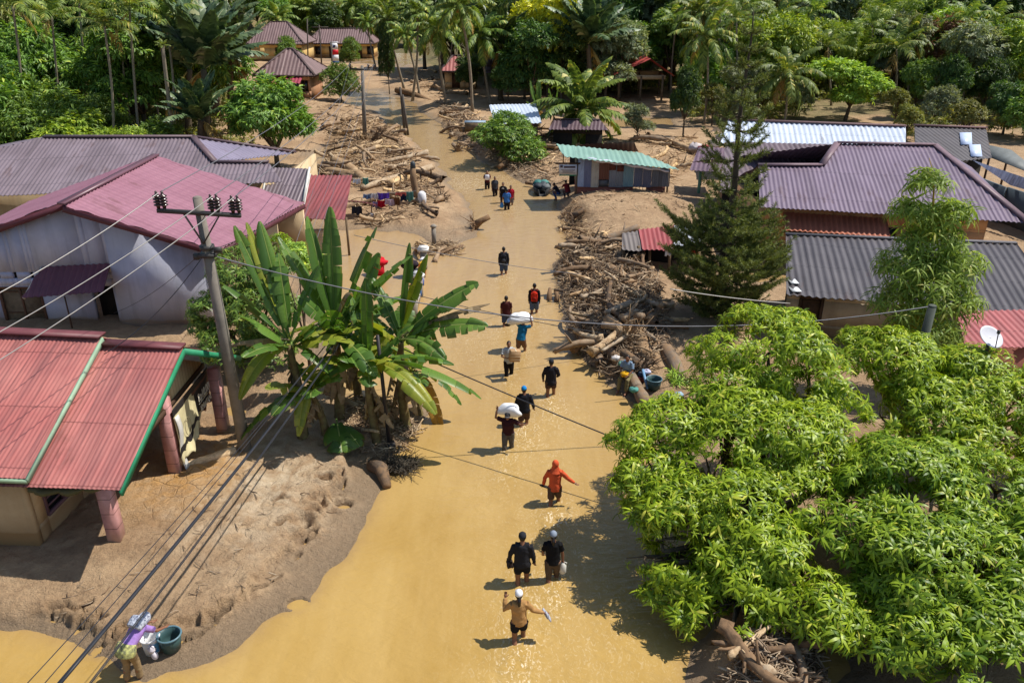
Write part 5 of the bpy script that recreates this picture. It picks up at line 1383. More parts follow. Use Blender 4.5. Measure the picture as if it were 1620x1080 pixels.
for k, (px, Y, py, s, lab) in enumerate([(322, 62, 110, .9, 'huge dark feathery sago palm above the round glossy tree'), (365, 74, 85, .75, 'dark sago palm at the right end of the left wood'), (300, 68, 110, 1.05, 'dark sago palm behind the betel trunks'),
                                         (340, 84, 40, .9, 'sago palm deep in the left wood'), (318, 58, 190, .55, 'small greyish sago palm at the ridge of the brown roof'), (792, 96, 75, .8, 'sago palm with hanging grey fronds behind the zinc hut'),
                                         (930, 92, 70, 1.0, 'big shaggy sago palm behind the young coconut palm'), (965, 108, 30, 1.1, 'sago palm above the open hall'), (700, 118, 70, .9, 'sago palm behind the pinkish red roof'),
                                         (1050, 110, 25, 1.1, 'dark sago palm to the right of the open hall')]):
    bp = groundpt(px, Y); palm('sago_palm', lab, 'palm', bp, ptop(px, py, Y), 'sago', k, s, .3, 'sago palms', BARK)
for k, (px, Y, py, kind, s, lab) in enumerate([(1118, 80, 58, 'coconut', .95, 'bushy palm with yellowing fronds left of the conifer top'), (1140, 92, 15, 'areca', 1.4, 'thin palm just left of the conifer top'), (1165, 88, 30, 'areca', 1.3, 'thin palm behind the conifer'),
                                               (1245, 80, 118, 'coconut', 1.0, 'coconut palm with straggling pale fronds right of the conifer'), (1230, 100, 30, 'coconut', .9, 'coconut palm high behind the conifer'), (1310, 92, 75, 'areca', 1.4, 'thin palm left of the bamboo'),
                                               (1418, 90, 78, 'areca', 1.5, 'slender palm right of the bright clearing tree'), (1490, 100, 50, 'areca', 1.5, 'slender palm in front of the dried brown tree'), (1575, 104, 35, 'areca', 1.6, 'slender palm with spreading crown right of the dried brown tree'),
                                               (1610, 100, 62, 'coconut', .9, 'coconut palm at the right edge of the wood'), (1105, 95, 20, 'coconut', .9, 'coconut palm at the dark wood edge')]):
    bp = groundpt(px - 4 + 5 * (k % 3), Y); palm('coconut_palm' if kind == 'coconut' else 'betel_palm', lab, 'palm', bp, ptop(px, py, Y), kind, k, s, .12, 'palms of the right slope')
for k, (px, Y, py) in enumerate([(1290, 104, 20), (1350, 118, 5), (1440, 96, 60), (1530, 92, 30), (1380, 100, 40), (1590, 88, 90), (1190, 104, 12), (1070, 100, 40), (1010, 112, 10), (890, 108, 8), (770, 112, 20), (720, 116, 30), (1475, 112, 15), (60, 76, 8), (150, 80, 20), (280, 78, 12)]):
    bp = groundpt(px + 6 - 5 * (k % 4), Y); palm('betel_palm', 'slim pale trunked palm rising out of the ' + ('right slope trees' if px > 1060 else 'left wood' if px < 400 else 'centre wood'), 'palm', bp, ptop(px, py, Y), ('areca', 'coconut')[k % 3 == 2], k, 1.3 if k % 3 != 2 else .85, .11, 'slim palms of the ' + ('right slope' if px > 1060 else 'left wood' if px < 400 else 'centre wood'))
for k, (px, Y, py) in enumerate([(440, 178, 30), (505, 185, 25), (470, 200, 5), (560, 190, 10)]):
    bp = groundpt(px, Y); palm('coconut_palm', 'coconut palm on the wooded slope behind the yellow houses', 'palm', bp, ptop(px, py, Y), 'coconut', k, 1.3, .2, 'palms behind the yellow houses')

# ---- the woods, tree by tree
def wood(n, pxr, Yr, kinds, hr, where, group, seed, cond=None):
    g = np.random.default_rng(seed); pts = []
    tries = 0
    while len(pts) < n and tries < n * 40:
        tries += 1
        px, Y = g.uniform(*pxr), Yr[0] + (Yr[1] - Yr[0]) * g.random() ** 1.2
        if cond and not cond(px, Y): continue
        x = xat(px, Y, 5)
        if any((x - a) ** 2 + (Y - b) ** 2 < 13 for a, b in pts): continue
        pts.append((x, Y)); k = kinds[g.integers(len(kinds))]; h = g.uniform(*hr)
        lab = {'dark': 'dark green', 'mid': 'mid green', 'lime': 'light green', 'olive': 'olive green', 'grey': 'dusty grey green', 'bamboo': 'feathery', 'brown': 'withered brown', 'yellow': 'yellowish'}[k]
        sz = 'tall' if h > hr[0] + .6 * (hr[1] - hr[0]) else 'lower'
        tree(k, px, Y, h, f'{sz} {lab} {"bamboo" if k == "bamboo" else "tree"} {where}', group=group, v=int(g.integers(3)), wid=g.uniform(.85, 1.15), cat='bamboo' if k == 'bamboo' else 'tree')
wood(11, (-140, 330), (66, 84), ['dark', 'mid', 'mid', 'olive'], (8, 11.5), 'in the front of the left wood', 'trees of the left wood', 1)
wood(22, (-200, 335), (80, 125), ['dark', 'dark', 'mid', 'olive', 'lime'], (11, 16), 'deep in the left wood', 'trees of the left wood', 2)
wood(30, (380, 660), (178, 245), ['mid', 'dark', 'olive', 'lime', 'grey'], (9, 10.6), 'on the slope behind the yellow houses', 'trees behind the yellow houses', 3)
wood(24, (650, 1080), (104, 140), ['dark', 'mid', 'olive', 'dark', 'grey'], (11, 16), 'in the wood behind the centre palms', 'trees of the centre wood', 4, lambda px, Y: not (690 < px < 800 and Y < 124))
wood(9, (830, 1080), (92, 104), ['dark', 'mid', 'grey'], (7, 11), 'between the dark hut and the open hall', 'trees of the centre wood', 5, lambda px, Y: not (970 < px < 1070 and Y < 103))
wood(30, (1100, 1720), (82, 112), ['mid', 'dark', 'olive', 'lime', 'grey'], (5.5, 10), 'low on the right slope', 'trees of the right slope', 6, lambda px, Y: not (1250 < px < 1440 and Y < 97))
wood(40, (1060, 1760), (112, 175), ['mid', 'dark', 'olive', 'lime', 'bamboo', 'grey'], (9, 14), 'high on the right slope', 'trees of the right slope', 7)
# ---- the far hill reads as one mass
g = np.random.default_rng(5); mb = MB(); L = []
for _ in range(620):
    px, Y = g.uniform(-260, 1900), g.uniform(118, 280)
    x = xat(px, Y, 12)
    if abs(x + 36) < 30 and Y < 262: continue
    r = g.uniform(2.5, 4.6); L.append(((x, Y, TH(x, Y) + r * .8 + g.uniform(0, 5)), (r, r, r * .9)))
for k in range(0, len(L), 155): foliage(mb, L[k:k + 155], 8200, SPRAY, 1.7, 300 + k, lowcut=-.1, gap=.25, inner=.05)
fo_ = mb.obj('hill_forest', leafmat('leaf_hill', rgb(66, 88, 42), rgb(132, 148, 74), rgb(160, 160, 88)))
fo_['kind'] = 'stuff'
# undergrowth along the wood edges
g = np.random.default_rng(6); mb = MB(); L = []
for _ in range(760):
    px, Y = g.choice([g.uniform(-150, 380), g.uniform(1080, 1750), g.uniform(830, 1090)]), g.uniform(54, 112)
    if px < 400 and Y < 54: continue
    if px > 400 and Y < (69 if px > 1420 else 78 if px > 1090 else 100): continue
    if 1285 < px < 1410 and Y < 90: continue
    x = xat(px, Y, 1); r = g.uniform(.7, 1.6); L.append(((x, Y, TH(x, Y) + r * .4), (r, r, r * .8)))
foliage(mb, L, 32000, SPRAY, .6, 400, lowcut=0, gap=.3, inner=.1)
u_ = mb.obj('undergrowth', LM['olive']); u_['kind'] = 'stuff'
# ------------------------------------------------------------------ mango trees in the foreground
def wpt(px, py, Y): return D(px, py, Y)
def lob(px, py, r, Y, flat=.72):
    c = wpt(px, py, Y); R_ = r * (Y * CP + (CAM_H - c[2]) * SP) / FPX
    return (tuple(c), (R_, R_, R_ * flat))
MANGO = leafmat('mango_leaf', rgb(78, 110, 18), rgb(170, 190, 48), rgb(200, 200, 80), .42, .34, .32, .0)
MANGO2 = leafmat('mango_leaf_deep', rgb(68, 102, 20), rgb(156, 180, 48), rgb(190, 194, 78), .42, .32, .32, .0)
A_ = [(1215, 560, 92, 18.8), (1150, 610, 60, 18.0), (1280, 600, 70, 18.6), (1190, 690, 105, 16.8), (1060, 675, 62, 17.0), (1028, 745, 52, 15.9), (1020, 820, 46, 15.0), (1085, 800, 70, 14.8), (1075, 890, 58, 13.9), (1120, 960, 52, 13.1),
      (1270, 690, 78, 16.8), (1165, 800, 84, 14.7), (1260, 790, 66, 15.0), (1180, 900, 62, 13.5), (1290, 950, 66, 12.7), (1330, 990, 50, 12.2), (1235, 880, 50, 13.4), (1110, 740, 62, 16), (1225, 745, 70, 15.8), (1330, 740, 50, 16), (1120, 850, 60, 14.2), (1210, 850, 60, 14), (1010, 690, 40, 16.6), (1000, 770, 36, 15.6), (1260, 640, 60, 17.8), (1140, 690, 60, 17), (1160, 985, 40, 12.6), (1065, 930, 46, 13.7), (1105, 975, 40, 13.0), (1050, 872, 48, 14.3), (1118, 915, 55, 13.6), (1180, 950, 50, 13), (1075, 850, 60, 14.6), (1020, 880, 36, 14.3), (1140, 930, 52, 13.7), (1085, 905, 46, 14)]
B_ = [(1420, 755, 80, 15.2), (1350, 835, 76, 14.2), (1500, 800, 60, 14.4), (1575, 780, 80, 14.9), (1470, 880, 88, 13.0), (1590, 900, 80, 12.8), (1470, 1000, 78, 11.8), (1590, 1020, 80, 11.4), (1400, 920, 50, 13.0), (1530, 1085, 60, 10.8), (1660, 840, 70, 13.5), (1690, 960, 80, 12), (1420, 820, 70, 14), (1530, 850, 70, 13.8), (1530, 940, 75, 12.4), (1440, 950, 60, 12.4), (1400, 1010, 50, 11.8), (1540, 1010, 60, 11.6), (1380, 780, 60, 15), (1490, 740, 50, 15.6)]
C_ = [(1405, 565, 62, 19.6), (1440, 610, 50, 19.0), (1350, 540, 26, 20.4), (1545, 595, 66, 19.4), (1480, 660, 78, 18.2), (1590, 650, 76, 18.2), (1395, 660, 30, 17.8), (1660, 620, 70, 19), (1640, 700, 60, 17.2), (1440, 640, 40, 18.4), (1530, 640, 60, 18.6), (1560, 700, 60, 17), (1450, 560, 40, 19.8)]
def sublobes(L, k, seed, f=.52):
    g = np.random.default_rng(seed); out = []
    for c, r in L:
        out.append((c, tuple(np.array(r) * .98)))
        for i in range(k):
            d = unit(g.normal(size=3) + (0, 0, .35)); d[2] = abs(d[2]) * .9 - .15; s = f * g.uniform(.6, 1.0)
            out.append((tuple(np.array(c) + d * np.array(r) * (1.12 - s * .4)), tuple(np.array(r) * s * np.array([1, 1, .85]))))
    return out
def mango(defs, trunk, label, n, seed, mat, r0):
    L = [lob(*d) for d in defs]
    base = np.array([*trunk, TH(*trunk)])
    t = thing('mango_tree', label, 'tree', base, 'mango trees in the foreground')
    mb = MB(); limbs(mb, base - (0, 0, .3), L, r0, seed, .35, 3); mb.obj('trunk', BARK, t, smooth=True)
    mb = MB()
    foliage(mb, sublobes(L, 6, seed), int(n * 3.3), ROSETTE, .23, seed, radial=True, gap=.33, inner=.14, lowcut=-.5)
    mb.obj('crown', mat, t)
    return t
mango(A_, (5.9, 15.6), 'huge bright green mango tree leaning over the brown water, nearest the walkers', 3700, 501, MANGO, .24)
mango(B_, (9.8, 12.6), 'mango tree filling the lower right corner with glossy leaf whorls', 2700, 502, MANGO2, .22)
mango(C_, (11.6, 18.6), 'mango tree behind, with bare grey twigs showing beside the utility pole', 1900, 503, MANGO, .2)

# ------------------------------------------------------------------ shrub behind the bananas
def shrub(name, label, defs, mat, T, size, n, seed, cat='shrub', r0=.1, base=None, radial=False, group=None, **k):
    L = [lob(*d) for d in defs]
    c = np.mean([l[0] for l in L], 0); b = np.array(base if base is not None else [c[0], c[1], 0]); b[2] = TH(b[0], b[1])
    t = thing(name, label, cat, b, group)
    mb = MB(); limbs(mb, b - (0, 0, .2), L, r0, seed, .3, 2); mb.obj('trunk', BARK, t, smooth=True)
    mb = MB(); foliage(mb, L, n, T, size, seed, radial=radial, **k); mb.obj('crown', mat, t)
    return t
shrub('citrus_tree', 'dense dark green tree between the pole and the bananas, hiding the house corner', [(385, 430, 52, 26.6), (345, 490, 45, 26), (410, 490, 60, 25.8), (370, 545, 52, 25.2), (430, 420, 40, 26.4), (325, 520, 26, 25.6), (420, 555, 45, 25)],
      LM['mid'], ROSETTE, .22, 3200, 511, 'tree', .13, gap=.3, radial=True)
shrub('papaya_tree', 'small yellow green papaya topped bush behind the banana leaves', [(438, 385, 22, 25.6), (470, 400, 26, 25.2), (500, 420, 24, 25)], LM['lime'], ROSETTE, .24, 300, 512, 'tree', .07, radial=True)
shrub('willowy_shrub', 'light green willowy shrub at the washing place beside the mango crown', [(1075, 600, 24, 24.6), (1095, 630, 28, 24), (1060, 625, 16, 24.2)], LM['lime'], BLADES, .4, 300, 513, 'shrub', .05)
# slim bamboo in front of the charcoal roof
bt = thing('bamboo', 'slim feathery bamboo with a yellow stem in front of the charcoal roof', 'bamboo', (xat(1455, 24, 2), 24, TH(xat(1455, 24, 2), 24)))
b0 = np.array(bt['_org'])
stem = np.array([D(1447, 540, 24), D(1455, 470, 24), D(1466, 400, 24), D(1476, 330, 24), D(1478, 280, 24), D(1470, 250, 24)]); stem = np.concatenate([[b0], stem])
mb = MB(); mb.tube(stem, [.06, .06, .055, .05, .035, .02, .008], 8); mb.obj('trunk', plain('yellow_culm', rgb(196, 160, 64), .45, .3, 8), bt, smooth=True)
L = [lob(*d) for d in [(1468, 290, 32, 24), (1445, 335, 34, 24.2), (1500, 340, 36, 23.9), (1470, 380, 48, 24), (1430, 420, 44, 23.8), (1505, 420, 46, 23.7), (1470, 460, 62, 23.6), (1420, 480, 40, 23.4), (1515, 480, 36, 23.4), (1465, 520, 55, 23.2)]]
mb = MB(); foliage(mb, L, 2300, BLADES, .42, 515, gap=.34, inner=.6, droop=.9)
for c, r in L:
    s0 = stem[np.argmin(((stem - np.array(c)) ** 2).sum(1))]; mb.tube(np.array([s0, (s0 + np.array(c)) / 2 + (0, 0, .2), np.array(c) + (0, 0, r[2] * .4)]), [.02, .014, .006], 4)
mb.obj('crown', leafmat('bamboo_leaf', rgb(96, 122, 48), rgb(156, 176, 78), rgb(184, 182, 98), .5, .38, .25, 0), bt)

# ------------------------------------------------------------------ tall conifer
ct = thing('conifer', 'very tall dark conifer with upswept bottlebrush branches, open at the top', 'tree', (8.25, 29.5, .5))
mb = MB(); k = np.linspace(0, 1, 24); cz = .2 + 11.7 * k
CX = lambda z: 8.25 + .05 * np.sin(z * 1.3)
mb.tube(np.stack([CX(cz), 29.5 + .04 * np.sin(cz * 2), cz], 1), .17 * (1 - k) ** .8 + .012, 9); mb.obj('trunk', plain('conifer_bark', rgb(84, 74, 62), .95, .4, 8, .6, 20), ct, smooth=True)
NEED = (np.array([(0, 0, 0), (.45, .075, .03), (1, 0, .12), (.45, -.075, .03)]), [(0, 1, 2), (0, 2, 3)])
g = np.random.default_rng(77); mbn, mbw = MB(), MB()
PP, XX = [], []
def tail(Q, dens, rad=.085):
    """bottlebrush of needles round a curved twig"""
    Ls = np.linalg.norm(np.diff(Q, axis=0), axis=1); n = int(Ls.sum() * dens)
    u = g.random(n) ** .9 * (len(Q) - 1); i = np.minimum(u.astype(int), len(Q) - 2); f = (u - i)[:, None]
    p = Q[i] * (1 - f) + Q[i + 1] * f; T = unit(Q[i + 1] - Q[i])
    PP.append(p); XX.append(unit(unit(g.normal(size=(n, 3))) * 1.0 + T * .95))
z = .9; tier = 0
while z < 11.5:
    reach = np.interp(z, [.9, 2.2, 3.6, 4.6, 5.4, 8, 10, 11.5], [1.6, 2.2, 2.4, 1.9, 1.45, 1.15, .75, .25]) * g.uniform(.9, 1.1)
    nb = 7 if z < 4.6 else 5
    for j in range(nb):
        az = tier * .9 + j * 6.283 / nb + g.uniform(-.3, .3); rch = reach * g.uniform(.75, 1.15)
        t = np.linspace(0, 1, 7); rise = rch * (.42 if z > 5 else .2)
        o = np.array([CX(z), 29.5, z])
        Q = o + np.stack([np.cos(az) * rch * t, np.sin(az) * rch * t, -.12 * rch * np.sin(t * 3.1) + rise * t ** 2.2], 1)
        mbw.tube(Q, np.linspace(.03, .008, 7), 4)
        tail(Q[1:], 210 if z > 5 else 140)
        for m in range(8 if z < 5 else 2):
            sgn = (-1) ** m; tb = g.uniform(.3, .95) if z < 5 else g.uniform(.5, .9); b = o + (Q - o)[int(tb * 6)]
            a2 = az + sgn * g.uniform(.5, 1.0); l2 = rch * g.uniform(.22, .42); tt = np.linspace(0, 1, 4)
            q2 = b + np.stack([np.cos(a2) * l2 * tt, np.sin(a2) * l2 * tt, l2 * .5 * tt ** 1.6], 1)
            tail(q2, 180)
    z += g.uniform(.5, .66) if z > 5 else g.uniform(.3, .4); tier += 1
PP, XX = np.concatenate(PP), np.concatenate(XX)
mbn.inst(*NEED, PP, XX, unit(g.normal(size=PP.shape)), .155 * g.uniform(.7, 1.25, len(PP)))
mbw.obj('branches', BARK, ct); ct.children[-1].name = 'branch'
mbn.obj('crown', leafmat('conifer_needle', rgb(60, 76, 40), rgb(128, 138, 74), rgb(150, 150, 84), .55, .25, .25, 0), ct)

# ------------------------------------------------------------------ bananas
def banana_mat(name, c1, c2, rib, trans=.35, rough=.38):
    t = NT(name); uv = t.coord('UV'); sp = t.n('ShaderNodeSeparateXYZ'); t.put(sp, 0, uv)
    vein = t.noise(t.maps(uv, (1.2, 55, 1)), 1.0, 3, .6); bl = t.noise(t.coord(), 2.2, 5)
    c = t.mix(t.geo('Random Per Island'), c1, c2); c = t.mix(t.math('MULTIPLY', t.ramp(vein, [(.4, 0.0), (.65, 1.0)]), .35), c, tuple(q * .55 for q in c1))
    c = t.mix(t.ramp(t.math('ABSOLUTE', sp.outputs[0]), [(.0, .9), (.06, 0.0)]), c, rib)
    c = t.mix(t.math('MULTIPLY', t.ramp(t.math('ABSOLUTE', sp.outputs[0]), [(.82, 0.0), (1.0, 1.0)]), t.ramp(bl, [(.5, 0.0), (.62, .8)])), c, rgb(150, 118, 60))
    t.set(base=c, rough=rough, spec=.45)
    t.bump(vein, .25, .01)
    tr = t.n('ShaderNodeBsdfTranslucent'); t.put(tr, 'Color', t.mix(1.0, c, (1.3, 1.35, .5), 'MULTIPLY'))
    ms = t.n('ShaderNodeMixShader'); ms.inputs[0].default_value = trans
    t.t.links.new(t.b.outputs[0], ms.inputs[1]); t.t.links.new(tr.outputs[0], ms.inputs[2]); t.t.links.new(ms.outputs[0], t.out.inputs[0])
    return t.m
BANM = {'g': banana_mat('banana_leaf', rgb(66, 100, 38), rgb(112, 146, 62), rgb(196, 200, 124)), 'y': banana_mat('banana_leaf_yellowing', rgb(112, 132, 40), rgb(168, 170, 62), rgb(206, 196, 104)),
        'd': banana_mat('banana_leaf_dead', rgb(132, 112, 84), rgb(172, 152, 120), rgb(150, 126, 92), .15, .8), 'o': banana_mat('banana_leaf_orange', rgb(150, 110, 40), rgb(190, 146, 60), rgb(190, 160, 90), .25, .6)}
def banana_leaf(mb, P0, P1, arch, w, seed, fold=.35, tear=.5, petiole=.14, droop=.25, twist=0.0):
    g = np.random.default_rng(seed); P0, P1 = np.asarray(P0, float), np.asarray(P1, float)
    L = np.linalg.norm(P1 - P0); C = (P0 * .45 + P1 * .55) + np.array([0, 0, arch * L])
    n = 34; t = np.linspace(0, 1, n + 1)[:, None]
    Q = P0 * (1 - t) ** 2 + 2 * C * t * (1 - t) + P1 * t ** 2
    T = unit(np.gradient(Q, axis=0)); t = t[:, 0]
    side = unit(np.cross(T, np.array([0, 0, 1.])) + 1e-6); upv = np.cross(side, T)
    c, s = math.cos(twist), math.sin(twist); side, upv = side * c + upv * s, upv * c - side * s
    mb.tube(Q, np.interp(t, [0, .2, 1], [.035, .022, .006]), 5, cap=False)
    tb = np.clip((t - petiole) / (1 - petiole), 0, 1)
    W = w * np.clip(np.sin(math.pi * np.clip(tb * .93 + .06, 0, 1)), 0, 1) ** .55 * (tb > 0)
    for sg in (-1, 1):
        i = int(petiole * n) + 1
        while i < n:
            m = int(min(n - i, 1 + g.geometric(max(.05, tear * .4)))); j = i + m
            k = np.arange(i, j + 1); f = fold + g.normal(0, .22 * tear + .03); dr = droop * g.uniform(.3, 1.8)
            gap = np.linspace(.12, -.12, m + 1)[:, None] * (W[k] > 0)[:, None] * (.5 if tear > .2 else .05)
            e1 = Q[k] + side[k] * sg * (W[k] * .5 * math.cos(f))[:, None] + upv[k] * (W[k] * .5 * math.sin(f))[:, None]
            e2 = e1 + side[k] * sg * (W[k] * .5 * math.cos(f - dr))[:, None] + upv[k] * (W[k] * .5 * math.sin(f - dr * 2.2))[:, None] + T[k] * W[k][:, None] * (.1 + gap * .35) - np.array([0, 0, 1.]) * (W[k] * dr * .25)[:, None]
            if W[k].max() > 0:
                V = np.concatenate([Q[k], e1, e2]); m1 = m + 1
                F = [(a, a + 1, m1 + a + 1, m1 + a) for a in range(m)] + [(m1 + a, m1 + a + 1, 2 * m1 + a + 1, 2 * m1 + a) for a in range(m)]
                if sg > 0: F = [q[::-1] for q in F]
                vv = t[k] * L
                mb.add(V, F, np.concatenate([np.stack([np.full(m1, u), vv], 1) for u in (0, .5 * sg, 1.0 * sg)]))
            i = j
STEM = plain('banana_stem', rgb(124, 116, 72), .8, .5, 7, .5, 16, c2=rgb(84, 62, 42))
def banana(label, bpx, cpx, leaves, dead=3, r=.13, seed=0, group='banana plants beside the pole', Y=None):
    b = THp(*bpx); Yb = b[1]
    c = D(*cpx, Yb + .15)
    t = thing('banana_plant', label, 'banana plant', b, group)
    k = np.linspace(0, 1, 9)[:, None]; P = b - (0, 0, .25) + (c - b + (0, 0, .25)) * k + np.stack([.05 * np.sin(k[:, 0] * 5 + seed), .04 * np.sin(k[:, 0] * 4), 0 * k[:, 0]], 1)
    mb = MB(); mb.tube(P, np.interp(k[:, 0], [0, .1, 1], [r * 1.5, r * 1.1, r * .55]), 10); mb.obj('stem', STEM, t, smooth=True)
    for i, l in enumerate(leaves):
        px, py, dy, arch, w, ty = l[:6]
        mb = MB(); banana_leaf(mb, c + (0, 0, -.05 * i % .2), D(px, py, Yb + dy), arch, w * .6, seed * 31 + i, tear={'g': .8, 'y': .85, 'd': .95, 'o': .8}[ty] if len(l) < 7 else l[6] + .4, twist=((i * 7 + seed * 3) % 9 - 4) * .17, fold=.55 if ty != 'd' else -.5, droop=.55 if ty != 'd' else .9)
        mb.obj('leaf', BANM[ty], t, smooth=True)
    g = np.random.default_rng(seed + 5)
    if group:
        for i in range(7):      # smaller leaves between the ones named above
            a = g.uniform(0, 6.28); l = g.uniform(1.3, 2.3); e = g.uniform(.0, 1.1)
            mb = MB(); banana_leaf(mb, c - (0, 0, .1), c + np.array([math.cos(a) * math.cos(e), math.sin(a) * math.cos(e), math.sin(e) - .25]) * l, .22 * (1.2 - e), .34, seed * 77 + i, tear=.6, fold=.4, droop=.35)
            mb.obj('leaf', BANM['g' if i % 3 else 'y'], t, smooth=True)
    for i in range(dead):     # dry leaves hanging down the stem
        a = g.uniform(0, 6.28); h = b + (c - b) * g.uniform(.72, .98); mb = MB()
        banana_leaf(mb, h, h + np.array([math.cos(a) * g.uniform(.3, .7), math.sin(a) * g.uniform(.2, .6), -g.uniform(.7, 1.0) * (c[2] - b[2]) * .75]), .12, .3, seed * 17 + i, fold=-.6, tear=.9, droop=1.0)
        mb.obj('dead_leaf', BANM['d'], t, smooth=True)
    return t
banana('banana plant with a long leaf arching across the water, stem beside the black pole', (593, 701), (581, 578),
       [(578, 446, .3, .0, .42, 'g', .1), (505, 607, -.8, .22, .55, 'g'), (761, 631, -.6, .2, .62, 'g'), (718, 577, .2, .16, .6, 'g'), (540, 527, .5, .1, .5, 'g'), (690, 655, -1.2, .3, .5, 'y'), (556, 470, .9, .03, .4, 'g')], 4, .13, 1)
banana('rightmost banana plant of the clump, leaves spread flat over the water', (640, 672), (633, 540),
       [(648, 384, .8, .0, .5, 'g', .15), (676, 402, .6, .05, .45, 'y', .15), (757, 448, .3, .12, .6, 'g'), (772, 516, -.2, .16, .6, 'g'), (741, 474, .9, .14, .5, 'g'), (775, 480, .3, .1, .4, 'd'), (590, 440, 1.1, .04, .5, 'g'), (705, 570, -.9, .3, .5, 'g'), (560, 500, .7, .15, .5, 'g')], 6, .15, 2)
banana('banana plant with dead leaves hanging to the waterline at the right of the clump', (665, 655), (655, 585), [(700, 690, -.6, .35, .45, 'o'), (730, 640, -.3, .25, .45, 'g'), (690, 520, .5, .1, .45, 'g'), (620, 560, .8, .2, .4, 'g')], 6, .13, 3)
banana('tallest banana plant, upright leaves reaching above the red lean-to eave', (540, 660), (530, 530),
       [(522, 327, .8, .0, .5, 'g', .15), (486, 342, .7, .03, .5, 'g', .2), (596, 359, .9, .05, .6, 'g'), (650, 405, .6, .1, .6, 'g'), (440, 375, .8, .06, .5, 'g'), (555, 463, -1.0, .3, .42, 'd'), (600, 450, .3, .1, .55, 'g'), (470, 470, -.3, .15, .55, 'g')], 5, .15, 4)
banana('banana plant with yellow edged leaves fanning left beside the utility pole', (482, 690), (459, 545),
       [(371, 357, .9, .03, .4, 'g', .2), (390, 352, 1.1, .02, .35, 'y', .2), (411, 350, 1.2, .05, .5, 'g', .3), (346, 446, .5, .1, .45, 'g'), (379, 632, -1.2, .42, .42, 'y'), (364, 546, -.2, .12, .3, 'd'), (505, 420, .6, .08, .5, 'g'), (440, 400, .8, .05, .5, 'g'), (520, 590, -.6, .25, .5, 'g')], 4, .14, 5)
banana('low banana plant with drooping bright leaves in front of the pole foot', (516, 688), (494, 614), [(381, 695, -1.0, .3, .45, 'g'), (472, 690, -1.0, .45, .38, 'y'), (575, 545, .4, .1, .4, 'g'), (450, 560, .5, .1, .45, 'g'), (540, 600, -.5, .3, .4, 'g')], 4, .12, 6)
banana('banana plant at the back of the clump, half hidden by the others', (565, 640), (555, 520), [(600, 400, .8, .03, .5, 'g'), (500, 400, .9, .05, .5, 'g'), (640, 470, .5, .12, .5, 'g'), (570, 455, -.6, .2, .5, 'g'), (520, 560, -.8, .3, .5, 'g')], 5, .14, 7)
# broken leaf lying at the foot
mb = MB(); q = THp(540, 700); banana_leaf(mb, q + (-.2, .5, .5), q + (.15, -.6, .05), .1, .5, 91, tear=.5, droop=.6); banana_leaf(mb, q + (-.1, .4, .4), q + (.6, -.3, .05), .12, .42, 92, tear=.5, droop=.6)
o = mb.obj('banana_leaf', BANM['g'], smooth=True, origin=q); tag(o, 'broken green banana leaf drooping onto the mud below the clump', 'leaf')
# young bananas by the far hut
for k, (bx, cx, lv, lab) in enumerate([((852, 205), (852, 180), [(838, 128, .3, 0, .5, 'g', .2), (852, 125, .5, .02, .5, 'g', .2), (832, 160, .2, .1, .5, 'g'), (856, 182, -.6, .3, .5, 'o'), (874, 150, .2, .05, .5, 'g')], 'banana plant with a yellow drooping leaf by the zinc hut'),
                                       ((878, 208), (876, 185), [(868, 140, .3, .0, .5, 'g', .2), (884, 135, .3, .02, .5, 'g', .2), (893, 165, .2, .1, .5, 'g'), (862, 170, .2, .1, .5, 'g')], 'smaller banana plant left of the young coconut palm')]):
    banana(lab, bx, cx, lv, 2, .16, 20 + k, None)
# ------------------------------------------------------------------ flood wood
def wood_mat(name, c1, c2, grain, rough=.9):
    t = NT(name); uv = t.coord('UV'); oi = t.n('ShaderNodeObjectInfo').outputs['Random']
    gr = t.noise(t.maps(uv, (16, 1.2, 1)), 1.0, 6, .65); bl = t.noise(t.coord(), 2.2, 6, .6)
    c = t.mix(t.ramp(bl, [(.35, 0.0), (.65, 1.0)]), c1, c2); c = t.mix(t.math('MULTIPLY', t.ramp(gr, [(.45, 0.0), (.7, 1.0)]), .6), c, grain)
    h = t.n('ShaderNodeHueSaturation'); t.put(h, 'Color', c); t.put(h, 'Value', t.math('MULTIPLY_ADD', oi, .7, .6)); t.put(h, 'Saturation', t.math('MULTIPLY_ADD', oi, .4, .75))
    mudn = t.ramp(t.noise(t.coord(), 3.1, 6, .7), [(.46, 0.0), (.6, .75)]); t.set(base=t.mix(mudn, h.outputs[0], rgb(136, 108, 80)), rough=rough, spec=.2); t.bump(gr, .5, .02)
    return t.m
WPALE = wood_mat('stripped_wood', rgb(214, 190, 154), rgb(188, 160, 122), rgb(136, 110, 82))
WGREY = wood_mat('silty_wood', rgb(174, 150, 120), rgb(144, 120, 94), rgb(98, 78, 60))
WDARK = wood_mat('barked_wood', rgb(124, 102, 80), rgb(94, 76, 60), rgb(62, 48, 38))
